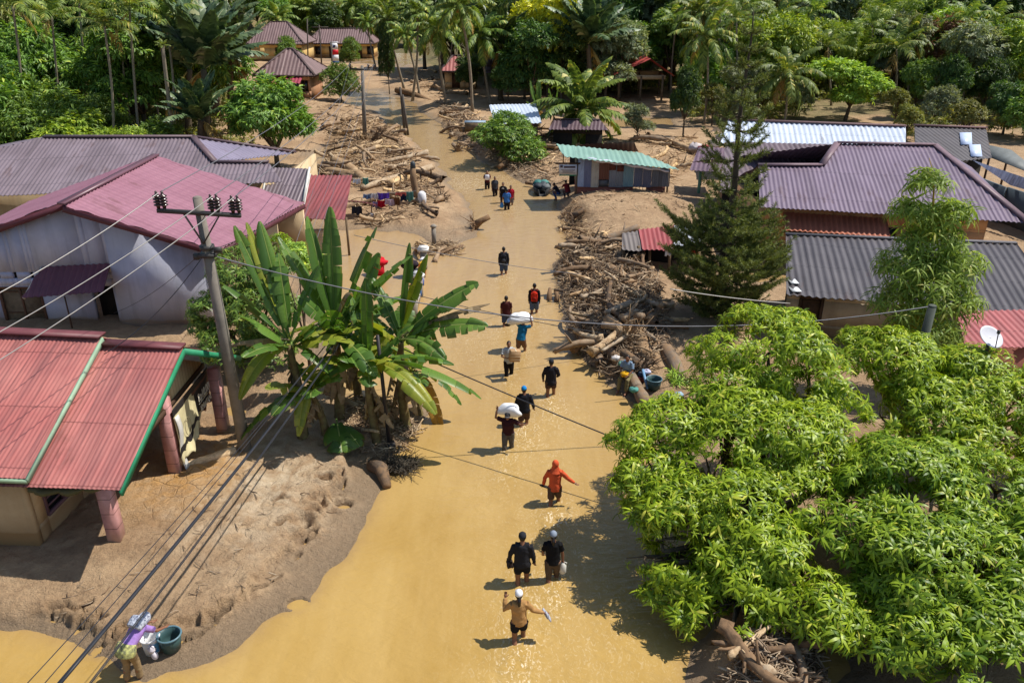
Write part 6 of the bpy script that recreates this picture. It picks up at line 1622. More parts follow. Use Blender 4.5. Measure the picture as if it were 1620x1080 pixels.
def log_mesh(seed, L, r, mat, stubs=2, bend=.06):
    g = np.random.default_rng(seed); n = 14; k = np.linspace(0, 1, n)
    P = np.stack([(k - .5) * L, bend * L * np.sin(k * math.pi * g.uniform(.7, 1.6) + g.uniform(0, 3)), .4 * bend * L * np.sin(k * 4 + g.uniform(0, 6))], 1)
    rad = r * (1 - .35 * k) * (1 + .07 * g.normal(size=n)); rad[0] *= 1.25
    mb = MB(); mb.tube(P, rad, 10)
    V = mb.v[0]; V += g.normal(0, r * .09, V.shape); V[:10] += np.array([1, 0, 0]) * g.normal(0, r * .5, (10, 1)); V[-10:] += np.array([1, 0, 0]) * g.normal(0, r * .6, (10, 1))
    for _ in range(stubs):
        i = g.integers(2, n - 2); a = g.uniform(0, 6.28); d = np.array([.5 * g.choice((-1, 1)), math.cos(a), math.sin(a)]); l = r * g.uniform(1.8, 5)
        mb.tube([P[i], P[i] + d * l * .6, P[i] + d * l + (0, 0, .1 * l)], [rad[i] * .4, rad[i] * .3, rad[i] * .15], 6)
    return mb.mesh('log', mat, smooth=True)
LOGS = []
for i, (L_, r_, m_) in enumerate([(2.4, .13, WPALE), (3.6, .17, WPALE), (1.6, .09, WPALE), (4.8, .24, WPALE), (2.0, .2, WPALE), (3.0, .11, WPALE), (3.2, .2, WGREY), (2.2, .12, WGREY), (4.4, .26, WGREY), (1.8, .16, WGREY), (2.8, .16, WDARK), (3.8, .22, WDARK), (1.5, .1, WDARK)]):
    LOGS.append((log_mesh(600 + i, L_, r_, m_, 2 + i % 3, .03 + .03 * (i % 3)), L_, r_))
def root_mesh(seed, r, mat):
    """root plate: stump with radiating, forking roots"""
    g = np.random.default_rng(seed); mb = MB(); k = np.linspace(0, 1, 7)[:, None]
    mb.tube(np.array([(0, 0, 0), (r * .9, 0, .1 * r), (r * 1.9, .1 * r, .05 * r)]), [r * .5, r * .34, r * .3], 10)
    for i in range(22):
        a = i * 2.4; d = np.array([-.35 * g.random(), math.cos(a), math.sin(a)]); l = r * g.uniform(.8, 1.5)
        Q = d * l * k + g.normal(0, .07 * l, (7, 3)) * k; Q[:, 0] -= .2 * l * (k[:, 0] ** 2) * g.uniform(-.4, 1)
        mb.tube(Q, r * np.linspace(.14, .02, 7), 5)
        for _ in range(2): e = Q[g.integers(3, 6)]; q2 = e + (d + g.normal(0, .7, 3)) * l * .4 * np.linspace(0, 1, 4)[:, None]; mb.tube(q2, r * np.linspace(.05, .012, 4), 4)
    mb.ball((0, 0, 0), (r * .3, r * .55, r * .55), 9, 7)
    return mb.mesh('root_plate', mat, smooth=True)
ROOTS = [root_mesh(650 + i, .55, (WDARK, WGREY)[i % 2]) for i in range(4)]
HEAPS = {
    'left': dict(px=[(500, 305), (505, 280), (520, 262), (520, 215), (560, 195), (600, 195), (628, 215), (662, 258), (688, 292), (680, 305), (640, 300), (560, 296)], n=64, st=.75, where='log heap left of the water', sz=.8, sticks=2400, az=None),
    'left_low': dict(px=[(560, 320), (640, 300), (700, 300), (690, 330), (655, 345), (600, 352), (560, 345)], n=16, st=.3, where='mud below the clothes line', sz=.7, sticks=420, az=None),
    'islet': dict(px=[(655, 380), (690, 372), (735, 375), (730, 392), (690, 394), (655, 392)], n=5, st=.15, where='debris islet in the water', sz=.55, sticks=330, az=None),
    'far_right': dict(px=[(690, 160), (720, 165), (765, 195), (770, 225), (810, 255), (870, 280), (860, 290), (808, 268), (750, 236), (712, 206)], n=38, st=.4, where='strip of debris on the far right bank', sz=.75, sticks=1500, az=None),
    'hut_bank': dict(px=[(770, 235), (860, 215), (900, 232), (905, 290), (850, 288), (790, 258)], n=22, st=.5, where='bank between the leafy shrub and the notice board', sz=.7, sticks=800, az=None),
    'jam': dict(px=[(885, 405), (920, 388), (960, 395), (1000, 430), (1040, 455), (1050, 500), (1060, 550), (1030, 580), (1000, 600), (965, 590), (935, 560), (915, 530), (895, 470), (885, 430)], n=84, st=.6, where='log jam on the right bank', sz=.56, sticks=4200, az=None),
    'behind_shed': dict(px=[(1020, 225), (1095, 225), (1100, 262), (1060, 300), (1030, 262)], n=16, st=.3, where='rubble behind the sea green shed', sz=.9, sticks=260, az=None),
    'mango_foot': dict(px=[(1180, 1035), (1215, 1012), (1300, 1000), (1310, 1090), (1130, 1090)], n=14, st=.2, where='broken wood under the mango tree', sz=.5, sticks=600, az=None),
    'banana_foot': dict(px=[(550, 640), (600, 636), (670, 655), (650, 690), (600, 712), (545, 690)], n=5, st=.1, where='litter at the foot of the bananas', sz=.4, sticks=650, az=None),
    'far_end': dict(px=[(640, 112), (700, 118), (730, 150), (690, 156), (650, 138)], n=12, st=.4, where='debris at the far end of the water', sz=.8, sticks=300, az=None),
    'mid_bank': dict(px=[(885, 335), (910, 330), (940, 380), (905, 392)], n=4, st=.2, where='bank in front of the sea green shed', sz=.6, sticks=380, az=None),
    'mud': dict(px=[(60, 940), (200, 900), (300, 800), (420, 720), (540, 720), (560, 770), (470, 870), (380, 950), (250, 1000), (100, 980)], n=0, st=.02, where='', sz=.22, sticks=150, az=None),
    'roadside': dict(px=[(900, 300), (1080, 290), (1090, 350), (1000, 355), (930, 400)], n=0, st=.05, where='', sz=.5, sticks=420, az=None),
    'left_strip': dict(px=[(480, 160), (570, 170), (600, 190), (520, 215), (490, 200)], n=10, st=.15, where='mud flat below the peach house', sz=.8, sticks=220, az=None),
}
def in_poly(q, poly): return seg_dist(np.array([q]), poly)[1][0]
nlog = 0
for hi, (hn, hd) in enumerate(HEAPS.items()):
    g = np.random.default_rng(700 + hi); poly = pxpoly(hd['px'], .4); lo, hi_ = poly.min(0), poly.max(0)
    cen = poly.mean(0)
    def samp(m):
        out = []
        while len(out) < m:
            Q = g.uniform(lo, hi_, (m * 4, 2)); _, i = seg_dist(Q, poly); out += list(Q[i])
        return np.array(out[:m])
    Q = samp(hd['n']) if hd['n'] else np.zeros((0, 2)); Z = np.maximum(height(Q), 0)
    for q, z in zip(Q, Z):
        me, L_, r_ = LOGS[g.integers(len(LOGS))]
        s = hd['sz'] * g.uniform(.65, 1.25)
        o = bpy.data.objects.new('log', me); COL.objects.link(o)
        o.location = (q[0], q[1], z + r_ * s * .6 + hd['st'] * g.random() ** 1.6)
        o.rotation_euler = (g.uniform(0, 6.28), g.normal(0, .16), g.uniform(0, 6.28)); o.scale = (s, s, s)
        kind = me.materials[0].name; look = {'stripped_wood': 'pale stripped', 'silty_wood': 'silt grey', 'barked_wood': 'dark barked'}[kind]
        size = 'thick' if r_ * s > .15 else 'thin'
        tag(o, f'{size} {look} log lying in the {hd["where"]}', 'log', f'{size} {look} logs of the {hd["where"]}'); nlog += 1
    # twigs and splinters of the heap
    n = hd['sticks']; Q = samp(n); Z = np.maximum(height(Q), .0)
    mb = MB(); az = g.uniform(0, 6.28, n); ln = hd['sz'] * g.uniform(.2, 1.1, n) ** 1.3 + .12; el = g.normal(0, .3, n); rd = ln * g.uniform(.02, .05, n)
    zz = Z + .02 + hd['st'] * .8 * g.random(n) ** 2
    for i in range(n):
        d = np.array([math.cos(az[i]) * math.cos(el[i]), math.sin(az[i]) * math.cos(el[i]), math.sin(el[i])]) * ln[i] / 2
        p = np.array([Q[i, 0], Q[i, 1], zz[i]]); b = g.normal(0, .08 * ln[i], 3)
        mb.tube([p - d, p + b, p + d], [rd[i], rd[i] * .9, rd[i] * .5], 4, mi=int(g.choice(3, p=(.4, .4, .2))))
    o = mb.obj('driftwood_litter', [WPALE, WGREY, WDARK]); o['kind'] = 'stuff'
# root plates
for k, (px, py, s, lab) in enumerate([(752, 362, .9, 'upright dark root stump at the point of the mud bank'), (990, 545, 1.2, 'big root plate hanging over the water side of the log jam'), (925, 545, .9, 'tangled root mass at the water edge of the log jam'),
                                      (905, 430, .9, 'root tangle at the upstream end of the log jam'), (600, 222, 1.3, 'dark root plate in the middle of the left log heap'), (700, 318, .8, 'blackened root stump on the mud beside the white sack'),
                                      (905, 348, .8, 'gnarled root at the corner of the right bank'), (725, 240, 1.0, 'root plate on the far right bank'), (800, 262, 1.0, 'root plate below the leafy shrub'), (940, 400, .8, 'root mass on top of the log jam'), (1012, 590, .9, 'root stump beside the seated washer')]):
    q = THp(px, py); o = bpy.data.objects.new('root_plate', ROOTS[k % 4]); COL.objects.link(o)
    o.location = q + (0, 0, .25 * s); o.rotation_euler = (k * 1.3, -.5 + .3 * (k % 3), k * 2.1); o.scale = (s, s, s); tag(o, lab, 'root')
# ---- logs that can be picked out
def biglog(label, a, b, r0, r1, mat, za=.3, zb=.3, name='log', bend=.03, n=12, cut=True, seed=1):
    A = G(*a, za) if len(a) == 2 else np.array(a); B = G(*b, zb) if len(b) == 2 else np.array(b)
    k = np.linspace(0, 1, 14); L = np.linalg.norm(B - A); g = np.random.default_rng(seed)
    P = A + (B - A) * k[:, None] + np.stack([np.sin(k * 3.1) * bend * L, 0 * k, np.sin(k * 5) * bend * .3 * L], 1)
    mb = MB(); mb.tube(P, np.linspace(r0, r1, 14) * (1 + .05 * g.normal(size=14)), n)
    return tag(mb.obj(name, mat, smooth=True, origin=A), label, 'log')
biglog('long thick pale log lying aslant at the top of the left heap', (498, 268), (598, 284), .34, .2, WGREY, .7, .6)
biglog('huge grey brown trunk with broken end near the red lean-to', (530, 256), (575, 283), .42, .36, WGREY, .9, .6, seed=2)
biglog('long pale trunk pointing to the water, behind the tall stump', (572, 298), (684, 262), .2, .26, WPALE, .5, .9, seed=3)
biglog('thick pale log with ring marks above the clothes line', (618, 292), (660, 272), .3, .34, WPALE, .6, .8, seed=4)
biglog('big log with root end running down through the log jam', (962, 422), (1016, 470), .22, .27, WGREY, 1.0, .9, seed=5)
biglog('straight pale log on top of the log jam', (958, 495), (998, 478), .1, .13, WPALE, 1.2, 1.3, seed=6)
biglog('short thick pale log in the middle of the log jam', (952, 514), (982, 518), .13, .12, WPALE, 1.15, 1.15, seed=7)
biglog('leaning pole like branch in the lower log jam', (952, 555), (998, 525), .06, .08, WPALE, .9, 1.1, seed=8)
lw = biglog('long log at the water edge on which the washer sits', (957, 548), (1024, 642), .2, .22, WGREY, .5, .25, seed=9)
biglog('thick silty log running toward the mango crown', (1040, 538), (1078, 600), .28, .24, WGREY, .6, .4, seed=10)
biglog('thick cut log end facing the water in the log jam', (1012, 530), (1022, 565), .26, .3, WGREY, .8, .6, seed=16)
biglog('dark waterlogged branch jutting from the log jam', (900, 520), (948, 528), .09, .11, WDARK, .1, .3, seed=11)
biglog('pale broken log at the pole foot beside the porch pillar', (292, 737), (372, 712), .09, .16, WPALE, .5, .55, seed=12)
biglog('thin pale stick on the mud by the porch', (300, 752), (345, 757), .04, .05, WPALE, .45, .45, seed=13)
biglog('short pale offcut on the mud bank', (388, 777), (412, 772), .035, .045, WPALE, .5, .5, seed=14)
biglog('fallen dark trunk across the far end of the water', (628, 143), (680, 160), .4, .3, WDARK, .5, .2, seed=15)
biglog('pale slim log jutting from the far right bank', (832, 289), (868, 297), .12, .1, WDARK, .25, .15, seed=17)
# palm stump with trailing roots in the shallows
st_ = thing('palm_stump', 'uprooted dark palm stump with trailing fibre roots at the point of the mud bank', 'stump', THp(600, 745))
q = np.array(st_['_org']); mb = MB(); mb.tube([q + (-.15, .15, .1), q + (.1, -.2, .2), q + (.35, -.85, .05)], [.26, .2, .12], 12); mb.obj('stem', WDARK, st_, smooth=True)
g = np.random.default_rng(9); mb = MB(); k = np.linspace(0, 1, 5)[:, None]
for _ in range(380):
    a = q + (g.uniform(0, .9), g.normal(0, .14) + .15, .1); e = a + (g.uniform(-.1, .5), g.normal(0, .28), g.uniform(-.1, .2)); mb.tube(a + (e - a) * k + g.normal(0, .05, (5, 3)), .008, 3, cap=False)
mb.obj('root_fibre', plain('root_fibre', rgb(92, 84, 72), .9, .4), st_)
# tall leaning stump behind the clothes, with jar on top
ts_ = thing('tree_stump', 'tall leaning broken trunk standing on the mud behind the clothes line', 'stump', THp(661, 320))
q = np.array(ts_['_org']); mb = MB(); mb.tube([q - (0, 0, .3), q + (-.1, 0, .7), q + (-.22, .05, 1.5), q + (-.2, .05, 2.1)], [.24, .2, .2, .17], 12); mb.obj('trunk', wood_mat('stump_wood', rgb(176, 138, 88), rgb(140, 104, 66), rgb(92, 66, 42)), ts_, smooth=True)
mb = MB(); mb.tube([q + (-.2, .05, 2.08), q + (-.2, .05, 2.4), q + (-.2, .05, 2.5)], [.17, .15, .05], 12)
tag(mb.obj('bag', plain('dark_bag', rgb(64, 72, 78), .5, .4), smooth=True, origin=q + (-.2, .05, 2.1)), 'dark bag draped on top of the tall leaning stump', 'bag')
# concrete boundary post on the islet
mb = MB(); q = THp(687, 388); mb.box(q + (0, 0, .45), (.22, .22, 1.1)); mb.lathe([(.17, 0), (.17, .08), (.05, .16)], 10, q + (0, 0, 1.0))
tag(mb.obj('boundary_post', CONC, origin=q), 'short square concrete post with domed cap on the debris islet', 'post')
# two drowned sandals-like stumps in the water
for k, (px, py, lab) in enumerate([(868, 472, 'dark snag poking from the water beside the orange backpack walker'), (880, 474, 'second dark snag, nearest the log jam')]):
    q = G(px, py, 0); mb = MB(); mb.tube([q - (0, .3, .15), q + (.03, .0, .2), q + (.06 - .1 * k, .35, .34)], [.13, .11, .07], 8); mb.tube([q + (0, .1, .2), q + (.12, .3, .3)], [.05, .02], 5)
    tag(mb.obj('snag', WDARK, smooth=True, origin=q), lab, 'snag')
# ------------------------------------------------------------------ poles and wires
def rgbm(n, c, **k): return plain(n, c, **k)
STEEL = plain('galvanised_steel', rgb(128, 130, 132), .5, .3, metal=.3); DSTEEL = plain('dark_steel', rgb(66, 64, 62), .5, .3)
PCONC = plain('pole_concrete', rgb(132, 124, 114), .85, .35, 3, .4, 30)
CERAM = plain('brown_ceramic', rgb(66, 48, 42), .25, .2, spec=.6, bump=0)
pb = G(390, 716, .42); pt = D(312, 313, 19.85)
up_ = thing('utility_pole', 'tall grey concrete power pole with steel crossarm and brown insulators', 'utility pole', pb)
mb = MB(); mb.tube([pb - (0, 0, .6), pb + (pt - pb) * .5, pt], [.185, .15, .115], 16); mb.ball(pt, (.115, .115, .05), 16, 6); mb.obj('shaft', PCONC, up_, smooth=True)
ax = unit(pt - pb)
cl, cr = D(249, 333, 19.65), D(381, 341, 19.65)
mb = MB(); mb.bar(cl, cr, .1, .1); mb.obj('crossarm', DSTEEL, up_)
pm = pb + (pt - pb) * .90
for e in (cl + (cr - cl) * .3, cl + (cr - cl) * .75): mb = MB(); mb.bar(e, pb + (pt - pb) * .845 + (0, -.15, 0), .05, .03); mb.obj('brace', DSTEEL, up_)
INS = []
for px, yy in ((256, 331), (341, 336), (374, 338)):
    q = D(px, yy, 19.65)
    mb = MB(); prof = [(.04, 0)]
    for k in range(4): prof += [(.05, .06 + k * .075), (.105, .085 + k * .075), (.1, .105 + k * .075), (.05, .12 + k * .075)]
    prof += [(.03, .4), (.03, .44)]
    for dx in (-.075, .075): mb.lathe(prof, 12, q + (dx, 0, .02))
    mb.obj('insulator', CERAM, up_, smooth=True); INS.append(q + (0, 0, .42))
mb = MB(); cz_ = pb + (pt - pb) * .80
mb.box(cz_, (.42, .36, .1)); mb.lathe([(.19, -.05), (.19, .05)], 14, cz_ + (0, 0, .2)); mb.box(cz_ + (.3, -.1, .15), (.18, .1, .14)); mb.box(cz_ + (-.26, -.12, -.02), (.14, .1, .16))
mb.obj('clamp', DSTEEL, up_)
tb = THp(617, 703); tt_ = D(597, 530, tb[1] + .1)
mb = MB(); mb.tube([tb - (0, 0, .4), tt_], [.065, .05], 10); mb.lathe([(.18, 0), (.16, .08), (.07, .1)], 12, tb - (0, 0, .03))
tag(mb.obj('black_pole', plain('black_pole_paint', rgb(52, 48, 50), .5, .3), smooth=True, origin=tb), 'thin black steel pole standing among the banana stems', 'pole')
fb = THp(577, 222); ft = D(573, 104, fb[1])
fp = thing('utility_pole', 'grey power pole with crossarm standing in the left log heap', 'utility pole', fb)
mb = MB(); mb.tube([fb - (0, 0, .5), ft], [.2, .13], 12); mb.obj('shaft', PCONC, fp, smooth=True)
fa, fc = D(553, 109, fb[1] - .2), D(593, 111, fb[1] - .2); mb = MB(); mb.bar(fa, fc, .13, .13); mb.obj('crossarm', DSTEEL, fp)
FI = []
for u in (.03, .75, .97): mb = MB(); q = fa + (fc - fa) * u; mb.lathe([(.06, .05), (.13, .15), (.06, .25), (.12, .32), (.05, .45)], 10, q); mb.obj('insulator', CERAM, fp, smooth=True); FI.append(q + (0, 0, .4))
for k, (b, t_, lab) in enumerate([((641, 213), (633, 138), 'left one of two thin dark poles leaning together by the water'), ((646, 214), (637, 150), 'right one of two thin dark poles leaning together by the water'),
                                  ((487, 97), (486, 30), 'thin pole in front of the long yellow building'), ((509, 108), (505, 40), 'taller pole with short crossarm near the pylon sign'), ((526, 122), (524, 66), 'slim post beside the pylon sign')]):
    q = THp(*b); e = D(*t_, q[1]); mb = MB(); mb.tube([q - (0, 0, .4), e], [.13, .09], 8)
    if k == 3: mb.bar(e + (-1.2, 0, -.3), e + (1.4, 0, -.3), .14)
    tag(mb.obj('pole', plain('dark_pole', rgb(92, 84, 76), .8, .3), smooth=True, origin=q), lab, 'pole')
rb = G(1458, 556, .5); rb[1] = 22; rp0 = D(1456, 575, 22); rp0[2] = .2; rt = D(1475, 484, 22)
mb = MB(); mb.tube([(rt[0] - .1, 22, .2), rt], [.17, .12], 14); mb.lathe([(.13, 0), (.1, .03)], 14, rt)
tag(mb.obj('utility_pole', plain('mossy_pole', rgb(86, 92, 84), .8, .3), smooth=True, origin=(rt[0] - .1, 22, .2)), 'grey green pole top rising out of the mango crown at right', 'utility pole')
def wire(label, a, b, sag, r, mat, n=28, group=None, name='cable'):
    a, b = np.array(a, float), np.array(b, float); k = np.linspace(0, 1, n)[:, None]
    P = a + (b - a) * k - np.array([0, 0, 1]) * (4 * sag * k * (1 - k))
    mb = MB(); mb.tube(P, r, 6); return tag(mb.obj(name, mat, smooth=True, origin=a), label, 'cable', group)
ALU = plain('bare_aluminium', rgb(176, 172, 166), .4, .2, metal=.2, bump=0); RUB = plain('black_rubber', rgb(46, 48, 54), .5, .3, bump=0); GRYW = plain('grey_cable', rgb(118, 118, 124), .5, .3, bump=0)
for i, (px, py, w) in enumerate([(-60, 494, 'upper'), (-60, 558, 'middle'), (-60, 606, 'lower')]):
    wire(f'{w} bright bare wire running from the pole insulators to the left edge', INS[i], D(px, py, 15.2 - .5 * i), .12, .0115, ALU)
    wire('thin grey wire between the two crossarm poles', INS[i] + (0, .1, 0), FI[i], .5, .012, GRYW, 40, 'wires between the two crossarm poles')
# service bundle crossing the mud bank
a0 = D(582, 470, 24.2)
for i, (e0, e1, r, m, lab) in enumerate([((0, 0), (92, 1084), .028, RUB, 'thick black cable crossing the mud bank diagonally'), ((3, 4), (84, 1090), .022, RUB, 'second black cable hugging the thick diagonal one'), ((6, 2), (138, 1088), .011, RUB, 'thin cable right of the thick black diagonal cable'),
                                         ((9, 8), (132, 1092), .009, RUB, 'hair thin cable right of the diagonal pair'), ((-6, 0), (34, 1090), .008, RUB, 'thin cable left of the thick black diagonal cable'), ((-9, 3), (62, 1090), .008, RUB, 'finest cable left of the thick diagonal cable')]):
    wire(lab, a0 + (e0[0] * .02, 0, e0[1] * .02), D(*e1, 8.4), .18, r, m)
cz1 = pb + (pt - pb) * .8
wire('sagging service cable from the crossarm pole over the river to the right pole', cz1, rt, 1.25, .017, GRYW, 50)
wire('twisted black cable from banana clump over the walkers to the mango crown', D(600, 535, 22.6), D(1010, 708, 18), .05, .018, RUB)
wire('thin dark cable low over the water above the sack carrier', D(640, 462, 24.5), D(960, 528, 27), .1, .012, RUB)
wire('thin cable over the water by the lone backpack walker', D(560, 372, 27), D(920, 434, 33), .15, .012, GRYW)
wire('cable from the house corner to the charcoal roof over the log jam', D(1060, 457, 24), D(1250, 480, 25), .05, .016, ALU)
wire('pair of thin wires dropping from pole to the shop roof', cz1 + (-.1, 0, 0), D(165, 560, 18.2), .25, .01, RUB)
wire('thin wire from pole clamp to the grey house wall', cz1 + (-.1, 0, .1), D(180, 495, 28.7), .2, .008, RUB)
wire('wire from pole clamp to the eave of the brown roof', cz1 + (.1, 0, .1), D(470, 318, 36), .2, .01, RUB)
for i in range(3): wire('thin wire slanting from the pole top to the far wood', D(440 + 14 * i, 470, 24), FI[i], .3, .008, GRYW, 30, 'thin wires above the lean-to')

# ------------------------------------------------------------------ washing on the line
def garment(label, px, py, wpx, hpx, c, Y, name='garment', two=None, seed=0, group=None):
    g = np.random.default_rng(seed + 40); q = D(px, py, Y); sc = (Y * CP + (CAM_H - q[2]) * SP) / FPX; w, h = wpx * sc, hpx * sc
    n, m = 14, 10; u, v = np.meshgrid(np.linspace(0, 1, n + 1), np.linspace(0, 1, m + 1), indexing='ij')
    ph = g.uniform(0, 6); wv = .06 * np.sin(u * 13 + ph) * (v + .2) + .03 * np.sin(u * 27 + v * 5)
    X = q[0] + (u - .5) * w * (1 - .1 * v * np.sin(ph)); Yv = Y + wv; Z = q[2] - v * h * (1 + .12 * np.sin(u * 5 + ph)) - .03 * np.sin(u * math.pi)
    i = np.arange((n + 1) * (m + 1)).reshape(n + 1, m + 1); F = [(i[a, b], i[a, b + 1], i[a + 1, b + 1], i[a + 1, b]) for a in range(n) for b in range(m)]
    mb = MB(); mb.add(np.stack([X, Yv, Z], -1).reshape(-1, 3), F)
    o = mb.obj(name, plain('cloth_%s_%d' % (name, seed), c, .9, .3, 5, .3, 60, c2=two), smooth=True, origin=q); o.modifiers.new('thickness', 'SOLIDIFY').thickness = .012
    return tag(o, label, 'clothing')
Yl = G(610, 330, .5)[1]
for i, (lab, x0, y0, w, h, c, two) in enumerate([
    ('white towel at the left end of the back clothes line', 564, 283, 11, 7, rgb(214, 218, 226), None), ('teal cloth on the back clothes line', 578, 281, 9, 10, rgb(96, 158, 142), None),
    ('light blue cloth at the left end of the front clothes line', 580, 307, 11, 7, rgb(120, 150, 186), None), ('white shirt on the front clothes line', 592, 306, 11, 8, rgb(216, 214, 216), None),
    ('large purple cloth in the middle of the clothes line', 606, 305, 19, 10, rgb(94, 60, 176), None), ('small lilac cloth below the purple one', 593, 319, 8, 8, rgb(158, 140, 186), None),
    ('bright red cloth hanging below the purple one', 603, 317, 12, 10, rgb(190, 20, 42), None), ('pale pink printed cloth beside the red one', 616, 315, 14, 9, rgb(206, 180, 192), None),
    ('brown garment on the clothes line', 627, 312, 10, 13, rgb(120, 76, 44), None), ('navy garment right of the brown one', 638, 307, 11, 11, rgb(32, 36, 66), None), ('coral red cloth at the right end of the line', 634, 304, 16, 5, rgb(196, 96, 84), None),
    ('teal shirt hanging nearest the tall stump', 648, 303, 11, 14, rgb(86, 138, 130), None), ('dark jeans hung on the post of the lean-to', 564, 326, 16, 13, rgb(44, 48, 62), None), ('white patterned cloth hung on a stick below the line', 589, 337, 7, 17, rgb(200, 200, 206), rgb(90, 90, 100))]):
    garment(lab, x0, y0, w, h, c, Yl + (2.2 if y0 < 290 else 0) - (1 if y0 > 325 else 0), seed=i, two=two)
wire('clothes line strung from the lean-to to the tall stump', D(572, 306, Yl), D(658, 302, Yl), .05, .012, GRYW)
wire('back clothes line from the lean-to into the log heap', D(556, 282, Yl + 2.2), D(600, 281, Yl + 2.2), .03, .012, GRYW)
for px in (586, 628): q = D(px, 306, Yl + .05); mb = MB(); mb.bar((q[0], q[1], .2), q, .05); tag(mb.obj('line_prop', WOOD, origin=(q[0], q[1], .2)), 'thin prop stick under the clothes line, ' + ('left' if px < 600 else 'right') + ' of two', 'stick')
q = THp(668, 322); mb = MB(); mb.tube([q - (0, 0, .1), q + (0, 0, .3), q + (0, 0, .62), q + (0, 0, .75)], [.24, .27, .24, .12], 14)
tag(mb.obj('sack', plain('white_sack', rgb(222, 222, 224), .7, .15, 6, .5, 20), smooth=True, origin=q), 'full white sack standing beside the tall stump', 'sack')
# curved tile sheet lying beside the lean-to
mb = MB(); k = np.linspace(0, 1, 20); q = D(567, 318, Yl - .6)
P = np.array([(q[0] + (a - .5) * 2.0, q[1] + b, q[2] - .35 * (a - .2) ** 2 + .12 * math.cos(a * 60) * .3 - .25 * b) for a in k for b in (-.45, .45)])
mb.add(P, [(2 * i, 2 * i + 2, 2 * i + 3, 2 * i + 1) for i in range(19)]); o = mb.obj('roof_sheet', RUST, origin=q); o.modifiers.new('thickness', 'SOLIDIFY').thickness = .02
tag(o, 'bent brown roofing sheet lying beside the lean-to', 'roofing sheet')
# ------------------------------------------------------------------ garden wall with drying clothes
WHITE = plain('white_paint', rgb(226, 224, 220), .6, .12)
gw = thing('garden_wall', 'low white garden wall with capped pillars standing in the water behind the bananas', 'wall', G(668, 440, 0))
pA, pB, pC = G(671, 425, 0), G(664, 468, 0), G(655, 500, 0)
for q in (pA, pB, pC):
    mb = MB(); mb.box(q + (0, 0, .3), (.3, .3, 1.3)); mb.obj('pillar', CONC, gw)
    mb = MB(); mb.box(q + (0, 0, 1.0), (.52, .5, .12)); mb.box(q + (0, 0, 1.1), (.4, .38, .08)); mb.obj('pillar_cap', WHITE, gw)
mb = MB(); mb.bar(pA + (0, -.2, .35), pB + (0, .2, .35), .16, .7); mb.bar(pB + (0, -.2, .35), pC + (0, .2, .35), .16, .7); mb.obj('panel', WHITE, gw)
for i, (f, c, lab) in enumerate([(.2, rgb(222, 220, 220), 'white cloth draped over the garden wall next to the first pillar'), (.36, rgb(224, 178, 48), 'yellow cloth draped over the garden wall'), (.48, rgb(200, 66, 40), 'red orange cloth draped over the garden wall'), (.62, rgb(40, 32, 40), 'black cloth draped over the garden wall'),
                                 (.76, rgb(216, 206, 206), 'pale cloth draped over the garden wall near the middle pillar'), (.88, rgb(80, 110, 190), 'blue printed cloth draped over the garden wall'), (1.35, rgb(70, 120, 190), 'bright blue cloth on the wall past the middle pillar'), (1.6, rgb(226, 226, 230), 'white cloth on the wall past the middle pillar')]):
    q = (pA + (pB - pA) * f if f < 1 else pB + (pC - pB) * (f - 1)) + (0, 0, .72); mb = MB()
    y = np.linspace(-.12, .12, 5); pr = [(-.16, -.42), (-.13, -.1), (-.11, .02), (0, .05), (.11, .02), (.13, -.1), (.16, -.38)]
    V = [(q[0] + a + .02 * math.sin(b * 40 + i), q[1] + b * (1 + .3 * (k % 2)), q[2] + z + .02 * math.sin(b * 30 + k + i)) for k, (a, z) in enumerate(pr) for b in y]
    mb.add(V, [(k * 5 + j, k * 5 + j + 1, k * 5 + j + 6, k * 5 + j + 5) for k in range(6) for j in range(4)])
    o = mb.obj('garment', plain('wall_cloth_%d' % i, c, .9, .2, 6, .3, 40), smooth=True, origin=q); o.modifiers.new('thickness', 'SOLIDIFY').thickness = .015; tag(o, lab, 'clothing')
for i, (px, py, c, lab) in enumerate([(598, 415, rgb(206, 24, 40), 'crumpled bright red cloth behind the banana leaves'), (648, 418, rgb(44, 34, 44), 'dark bundle of cloth behind the banana leaves')]):
    q = G(px, py, .6); mb = MB(); g = np.random.default_rng(i); mb.ball(q, (.45, .3, .22), 14, 9); mb.v[0] += g.normal(0, .035, mb.v[0].shape); mb.box((q[0], q[1], .2), (.5, .4, .5), mi=0)
    tag(mb.obj('cloth_heap', plain('heap_cloth_%d' % i, c, .9, .3), smooth=True, origin=q), lab, 'clothing')
# ------------------------------------------------------------------ loaded boat, dish, tubs
bq = G(857, 304, 0)
bo_ = thing('boat', 'small dark boat loaded with teal and grey bundles moored at the shaded bank', 'boat', bq)
mb = MB(); ks = np.linspace(-1, 1, 9); V = []
for k in ks:
    w = .62 * (1 - abs(k) ** 3 * .55)
    V += [(bq[0] - w, bq[1] + k * 1.3, .5), (bq[0] - w * .75, bq[1] + k * 1.25, -.1), (bq[0] + w * .75, bq[1] + k * 1.25, -.1), (bq[0] + w, bq[1] + k * 1.3, .5), (bq[0] + w * .85, bq[1] + k * 1.22, .46), (bq[0] + w * .6, bq[1] + k * 1.18, .1), (bq[0] - w * .6, bq[1] + k * 1.18, .1), (bq[0] - w * .85, bq[1] + k * 1.22, .46)]
F = [(8 * a + j, 8 * a + (j + 1) % 8, 8 * a + 8 + (j + 1) % 8, 8 * a + 8 + j) for a in range(8) for j in range(8)] + [tuple(range(8))[::-1], tuple(range(64, 72))]
mb.add(V, F); mb.obj('hull', plain('dark_hull', rgb(48, 50, 52), .6, .4), bo_)
